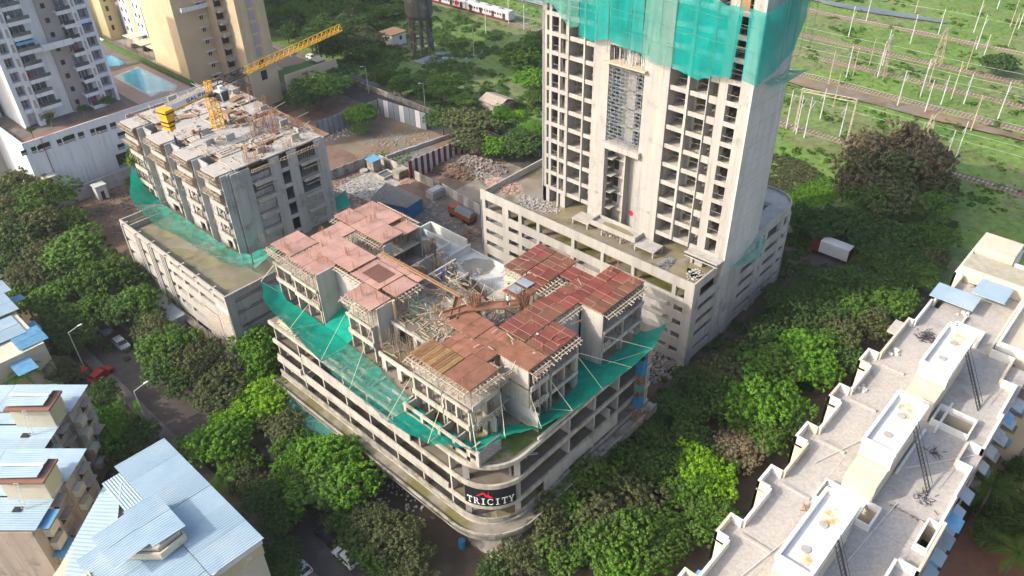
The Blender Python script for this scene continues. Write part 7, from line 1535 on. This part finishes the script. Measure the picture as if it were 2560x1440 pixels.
trees('between street and left podium', [
 (45, 468, 52, 'olive'), (110, 505, 60, 'mid'), (20, 530, 50, 'olive'), (165, 560, 50, 'mid'), (95, 575, 58, 'olive'), (40, 600, 55, 'dark'), (195, 625, 66, 'mid'), (120, 640, 52, 'olive'), (262, 665, 52, 'dark'), (255, 700, 62, 'mid'), (175, 700, 50, 'dark'), (330, 705, 50, 'dark'), (345, 760, 52, 'mid'),
 (300, 770, 52, 'dark'), (230, 775, 50, 'mid'), (395, 830, 48, 'olive'), (375, 800, 40, 'dark'), (440, 865, 62, 'mid'), (500, 900, 62, 'olive'), (420, 925, 55, 'dark'), (475, 960, 52, 'dark'), (560, 940, 50, 'olive'), (545, 990, 55, 'olive')])
trees('across the street at left edge', [(25, 660, 45, 'dark'), (75, 700, 55, 'olive'), (60, 750, 52, 'mid'), (130, 750, 55, 'mid'), (140, 815, 48, 'dark'), (185, 850, 40, 'dark'), (175, 800, 45, 'dark'), (20, 470, 40, 'dark'), (150, 935, 40, 'olive'), (115, 925, 40, 'brown')])
trees('before the stepped blue roofs', [(245, 985, 42, 'dark'), (255, 1030, 48, 'dark'), (275, 1080, 62, 'bright'), (325, 1100, 48, 'dark'), (320, 1150, 46, 'dark')])
trees('between street and banner building', [(655, 865, 52, 'bright'), (650, 920, 42, 'bright'), (610, 955, 40, 'mid'), (650, 1010, 62, 'lime'), (590, 1035, 45, 'lime'), (555, 1105, 68, 'bright'), (500, 1120, 50, 'mid'), (590, 1150, 48, 'mid'), (700, 1065, 55, 'olive'), (735, 1115, 52, 'mid'), (750, 1160, 60, 'bright'), (830, 1150, 72, 'bright'), (800, 1225, 75, 'mid'), (880, 1215, 70, 'bright'),
 (720, 1215, 45, 'mid'), (655, 1250, 55, 'dark'), (620, 1215, 45, 'olive'), (700, 1290, 50, 'dark'), (930, 1310, 62, 'olive'), (990, 1350, 70, 'olive'), (900, 1370, 58, 'dark'), (1040, 1410, 60, 'olive'), (955, 1410, 55, 'mid'), (850, 1300, 45, 'dark'), (690, 1390, 50, 'dark'), (700, 1440, 45, 'dark')])
trees('in wood right of banner', [(1230, 1425, 42, 'dark'), (1300, 1410, 60, 'olive'), (1370, 1330, 70, 'olive'), (1420, 1270, 62, 'mid'), (1400, 1400, 62, 'mid'), (1480, 1200, 68, 'mid'), (1500, 1290, 72, 'olive'), (1560, 1340, 70, 'mid'), (1480, 1380, 65, 'mid'), (1550, 1420, 60, 'bright'), (1570, 1240, 62, 'olive'), (1640, 1310, 62, 'mid'), (1640, 1400, 60, 'mid'), (1690, 1340, 50, 'mid'),
 (1560, 1150, 55, 'dark'), (1620, 1090, 52, 'dark'), (1640, 1170, 55, 'dark'), (1580, 1180, 50, 'dark'), (1690, 1030, 52, 'dark'), (1720, 1110, 55, 'dark'), (1690, 1220, 55, 'mid'), (1745, 1160, 60, 'lime'), (1790, 1225, 55, 'lime'), (1740, 1230, 50, 'bright'), (1800, 1150, 45, 'mid'), (1800, 1290, 42, 'mid'), (1740, 1300, 50, 'mid')])
trees('in wood beside white terraces', [(1780, 1010, 58, 'dark'), (1740, 960, 50, 'dark'), (1810, 940, 55, 'olive'), (1865, 880, 48, 'dark'), (1855, 1060, 55, 'mid'), (1885, 1000, 68, 'bright'), (1960, 1010, 58, 'bright'), (1860, 1120, 55, 'brown'), (1930, 1100, 55, 'mid'), (1980, 1060, 45, 'dark'), (1930, 920, 60, 'mid'), (1920, 840, 52, 'dark'), (2000, 880, 62, 'bright'), (2050, 930, 58, 'bright'), (2070, 860, 55, 'mid'), (1990, 790, 52, 'dark'), (1960, 750, 48, 'dark'), (2120, 900, 42, 'dark'),
 (2050, 790, 50, 'dark'), (2110, 830, 55, 'olive'), (2180, 815, 48, 'olive'), (2130, 760, 52, 'mid'), (2200, 760, 50, 'mid'), (2060, 720, 48, 'dark'), (2140, 700, 48, 'dark'), (2220, 700, 48, 'dark'), (2270, 745, 42, 'mid'), (2300, 690, 42, 'mid'), (2010, 725, 42, 'dark'), (2330, 650, 38, 'olive')])
trees('between tower podium and railway', [(2000, 555, 40, 'dark'), (2060, 560, 48, 'dark'), (2120, 560, 50, 'dark'), (2180, 580, 52, 'dark'), (2240, 600, 52, 'dark'), (2200, 650, 46, 'dark'), (2290, 590, 45, 'mid'), (2310, 640, 40, 'mid'), (2260, 650, 45, 'dark'), (2340, 600, 38, 'mid')])
trees('standing in railway grass', [(2150, 455, 62, 'brown', 9), (2190, 400, 68, 'brown', 13), (2255, 370, 66, 'brown', 15), (2240, 430, 80, 'olive', 12), (2310, 420, 62, 'brown', 12), (2345, 470, 55, 'olive', 9), (2170, 500, 60, 'mid', 8), (2240, 500, 75, 'olive', 9), (2320, 510, 55, 'mid', 7), (2500, 160, 40, 'dark', 6)])
trees('round the vacant lot fence', [(790, 215, 62, 'mid', 9), (760, 250, 40, 'dark'), (850, 185, 40, 'dark', 6), (905, 285, 36, 'bright', 6), (900, 320, 26, 'mid', 3), (1105, 300, 46, 'dark', 7), (1190, 310, 60, 'olive', 8), (1165, 360, 42, 'olive', 6), (1250, 290, 30, 'bright', 5), (1240, 368, 32, 'bright', 5), (1305, 360, 50, 'dark', 6), (1330, 320, 30, 'bright', 5), (1110, 215, 50, 'mid', 8), (1060, 215, 36, 'dark', 5), (1325, 195, 45, 'bright', 7), (1310, 130, 50, 'mid', 8), (1345, 100, 35, 'mid', 7), (1335, 240, 30, 'mid', 5), (1290, 290, 22, 'lime', 4), (960, 190, 26, 'mid', 5), (1000, 215, 30, 'mid', 5), (1160, 250, 30, 'mid', 5)])
trees('beside the white podium wall', [(340, 400, 30, 'lime', 9, .8), (330, 455, 16, 'mid', 3)])
trees('on the white tower\'s podium garden', [])
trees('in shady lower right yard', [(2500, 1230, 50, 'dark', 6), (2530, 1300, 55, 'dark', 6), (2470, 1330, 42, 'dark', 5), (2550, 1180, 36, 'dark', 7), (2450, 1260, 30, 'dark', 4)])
rr = random.Random(12)
wood = []
for i in range(400):
    x, y = rr.uniform(141, 196), rr.uniform(196, 345)
    if all((x-a)**2+(y-c)**2 > 38 for a, c in wood): wood.append((x, y))
n_ = 0
for x, y in wood:
    v = Vector((x, y, 2))-Vector(CAM); z = v.dot(Vector(fw)); px = 1280+F*v.dot(Vector(cr))/z; py = 720-F*v.dot(Vector(cu))/z
    if not (640 < px < 1030 and -80 < py < 175): continue
    if 930 < px and 40 < py < 130: continue
    tree(px, py, F/z*rr.uniform(3.4, 5.4), rr.choice(['dark', 'dark', 'mid', 'mid', 'mid', 'olive']), 'in top wood left of water tower', rr.uniform(5, 8))
for z_, L in ((12.9, [(125, 297, 16, 'white tower fin'), (208, 278, 18, 'white tower foot'), (268, 258, 20, 'white tower corner'), (78, 330, 12, 'podium edge')]),):
    for px, py, r_, nm in L:
        q = P(px, py, z_+2); root = thing('shrub', f'small round-crowned tree in the podium bed by the {nm}', 'tree', (q.x, q.y, z_)); c = bpy.data.objects.new('crown', crownmesh(px % 6, 'dark')); C.objects.link(c); c.parent = root; c.location = (0, 0, 2.4); s_ = r_*dist(q)/F; c.scale = (s_, s_, s_)
        t_ = bpy.data.objects.new('trunk', trunk_me); C.objects.link(t_); t_.parent = root; t_.scale = (3, 3, 4)
for row, L in ROWS.items():
    byk = defaultdict(list)
    for r_ in L: byk[r_[1]].append(r_)
    for k, LL in byk.items():
        LL.sort(key=lambda r_: -dist(r_[2]))
        for i, (root, kk, q, big) in enumerate(LL):
            root['label'] = (f'the only {ADJ[kk]} tree {row}' if len(LL) == 1 else f'{ORD[i]} {ADJ[kk]} tree {row}, from far end')
# palms
def palm(px, py, z, L_, lab, kind='leaf_bright', n=13, h=7):
    q = P(px, py, G+h); root = thing('palm_tree', lab, 'palm', (q.x, q.y, G)); MB().cyl((q.x, q.y, G), (q.x, q.y, G+h), .22, .15, n=8).build('trunk', 'bark', root); rr = random.Random(px)
    for i in range(n):
        a = 6.283*i/n+rr.uniform(-.2, .2); el = rr.uniform(.1, .9); b = MB(); p = Vector((q.x, q.y, G+h)); d = Vector((math.cos(a)*math.cos(el), math.sin(a)*math.cos(el), math.sin(el))); s_ = Vector((-math.sin(a), math.cos(a), 0))
        for k in range(10):
            p2 = p+d*L_/10; d = (d+Vector((0, 0, -.13))).normalized(); w_ = .85*math.sin(3.1*(k+.6)/10.5)
            for sg_ in (-1, 1):
                for e in (0, .5): m1 = p.lerp(p2, e); b.raw([m1, m1+d*.14, m1+s_*sg_*w_+d*.35-Vector((0, 0, .25)), ], [(0, 1, 2)])
            b.bar(p, p2, .05); p = p2
        b.build('frond', kind, root)
palm(45, 930, 8, 4.0, 'palm with long yellow-green fronds at the left edge', n=16, h=6.5); palm(105, 912, 7, 3.6, 'palm with dry lower fronds right of the edge palm', 'leaf_olive', h=5.5); palm(12, 965, 7, 3.6, 'palm cut by the left edge below the other palms', h=6)
palm(560, 1195, 5, 2.6, 'small palm half hidden under the street trees', 'leaf_mid', h=3.5); palm(2480, 1215, 6, 4.0, 'dark palm in the shady yard at the right edge', 'leaf_dark', h=8); palm(2545, 1380, 6, 3.6, 'palm at the bottom right corner', 'leaf_mid', h=6); palm(354, 110, 3, 1.6, 'little palm at the head of the pool hedge', 'leaf_dark', h=2)
# undergrowth: leafy bushes scattered in masses
def brush(name, lab, m_, pts, leaf=.28, per=60, seed=1, kind='stuff'):
    rs = np.random.RandomState(seed); pts = np.array(pts); n = len(pts)*per; k = np.repeat(np.arange(len(pts)), per); d = rs.normal(size=(n, 3)); d /= np.linalg.norm(d, axis=1)[:, None]; d[:, 2] = np.abs(d[:, 2])
    c = pts[k, :3]+d*(pts[k, 3]*(.6+.4*rs.rand(n)))[:, None]*np.array([1, 1, .75]); nrm = d+rs.normal(size=(n, 3))*.5; nrm /= np.linalg.norm(nrm, axis=1)[:, None]; t = np.cross(nrm, rs.normal(size=(n, 3))); t /= np.linalg.norm(t, axis=1)[:, None]; bt_ = np.cross(nrm, t)
    s = leaf*(.6+.8*rs.rand(n))[:, None]; v = np.empty((n, 4, 3)); v[:, 0] = c-t*s; v[:, 1] = c-bt_*s*.6; v[:, 2] = c+t*s; v[:, 3] = c+bt_*s*.6
    me = bpy.data.meshes.new(name); me.vertices.add(n*4); me.vertices.foreach_set('co', v.reshape(-1)); me.loops.add(n*4); me.loops.foreach_set('vertex_index', np.arange(n*4)); me.polygons.add(n); me.polygons.foreach_set('loop_start', np.arange(0, n*4, 4)); me.polygons.foreach_set('loop_total', np.full(n, 4)); me.update(); me.materials.append(M[m_])
    o = bpy.data.objects.new(name, me); C.objects.link(o); return tag(o, lab, 'undergrowth', kind=kind)
rs = np.random.RandomState(4)
def region(n, poly_px, r0, r1, z=G, cond=None):
    P4 = [np.array(P(*p, z))[:2] for p in poly_px]; out = []; xs_ = [p[0] for p in P4]; ys_ = [p[1] for p in P4]
    while len(out) < n:
        x, y = rs.uniform(min(xs_), max(xs_)), rs.uniform(min(ys_), max(ys_)); c = False
        for i in range(len(P4)):
            a, b_ = P4[i], P4[i-1]
            if (a[1] > y) != (b_[1] > y) and x < (b_[0]-a[0])*(y-a[1])/(b_[1]-a[1])+a[0]: c = not c
        if c and mn.noise(Vector((x*.12, y*.12, 5))) > (cond if cond is not None else -.2): out.append((x, y, z, rs.uniform(r0, r1)))
    return out
belt = [(700, 0), (1040, 0), (1350, 120), (1350, 390), (1130, 290), (900, 190), (720, 90)]
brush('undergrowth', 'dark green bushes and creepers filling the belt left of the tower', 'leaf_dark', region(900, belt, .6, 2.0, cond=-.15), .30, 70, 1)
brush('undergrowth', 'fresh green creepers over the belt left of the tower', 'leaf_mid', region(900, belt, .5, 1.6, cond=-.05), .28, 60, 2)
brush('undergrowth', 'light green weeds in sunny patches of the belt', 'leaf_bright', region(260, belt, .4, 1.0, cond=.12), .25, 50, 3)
fieldp = [(1100, 0), (1350, 0), (1350, 90), (1300, 80), (1100, 40)]
brush('undergrowth', 'grass tussocks beside the standing train', 'leaf_bright', region(200, fieldp, .3, .9, cond=-.3), .25, 30, 4)
rf_ = [(1960, 0), (2560, 0), (2560, 640), (2350, 560), (2000, 470), (1930, 330)]
brush('undergrowth', 'scattered green bushes across the railway grass', 'leaf_mid', region(500, rf_, .3, 1.2, cond=.22), .28, 45, 5)
brush('undergrowth', 'bright tufts of grass across the railway land', 'leaf_bright', region(1500, rf_, .25, .6, cond=-.1), .22, 16, 6)
brush('undergrowth', 'coarse grey-green crop on the plot behind the tower podium', 'leaf_olive', region(700, [(1900, 380), (2000, 400), (2060, 440), (1960, 490), (1890, 450)], .3, .7, cond=-1), .25, 26, 7)
brush('undergrowth', 'vivid green crop strip behind the round corner of the podium', 'leaf_bright', region(600, [(2060, 440), (2120, 460), (2060, 540), (1990, 510), (1960, 480)], .25, .55, cond=-1), .24, 26, 8)
brush('undergrowth', 'low green scrub under and between the trees right of the podium', 'leaf_dark', region(700, [(1700, 900), (1990, 560), (2400, 560), (2300, 700), (2000, 1000), (1500, 1400), (1330, 1440), (1500, 1150)], .5, 1.4, cond=-.1), .28, 50, 9)
brush('undergrowth', 'weeds and scrub along the left street verge', 'leaf_dark', region(260, [(0, 450), (120, 470), (700, 1000), (1000, 1350), (900, 1400), (500, 1000), (150, 820), (0, 700)], .4, 1.2, cond=-.05), .25, 45, 10)
brush('undergrowth', 'small green weeds on the vacant lot', 'leaf_bright', region(40, [(950, 380), (1040, 385), (1010, 410), (930, 400)], .25, .6, cond=-1), .18, 40, 11)

# ================================================================== air
hz = bpy.data.materials.new('haze'); hz.use_nodes = True; hn = hz.node_tree.nodes; hn.remove(hn['Principled BSDF'])
pv = hn.new('ShaderNodeVolumePrincipled'); pv.inputs['Color'].default_value = (.93, .95, 1, 1); pv.inputs['Density'].default_value = HZD; pv.inputs['Anisotropy'].default_value = .3
hz.node_tree.links.new(pv.outputs[0], hn['Material Output'].inputs['Volume'])
M['haze'] = hz
tag(MB().box(-60, 800, -165, 500, G-1.5, 95).build('haze', 'haze'), kind='stuff')
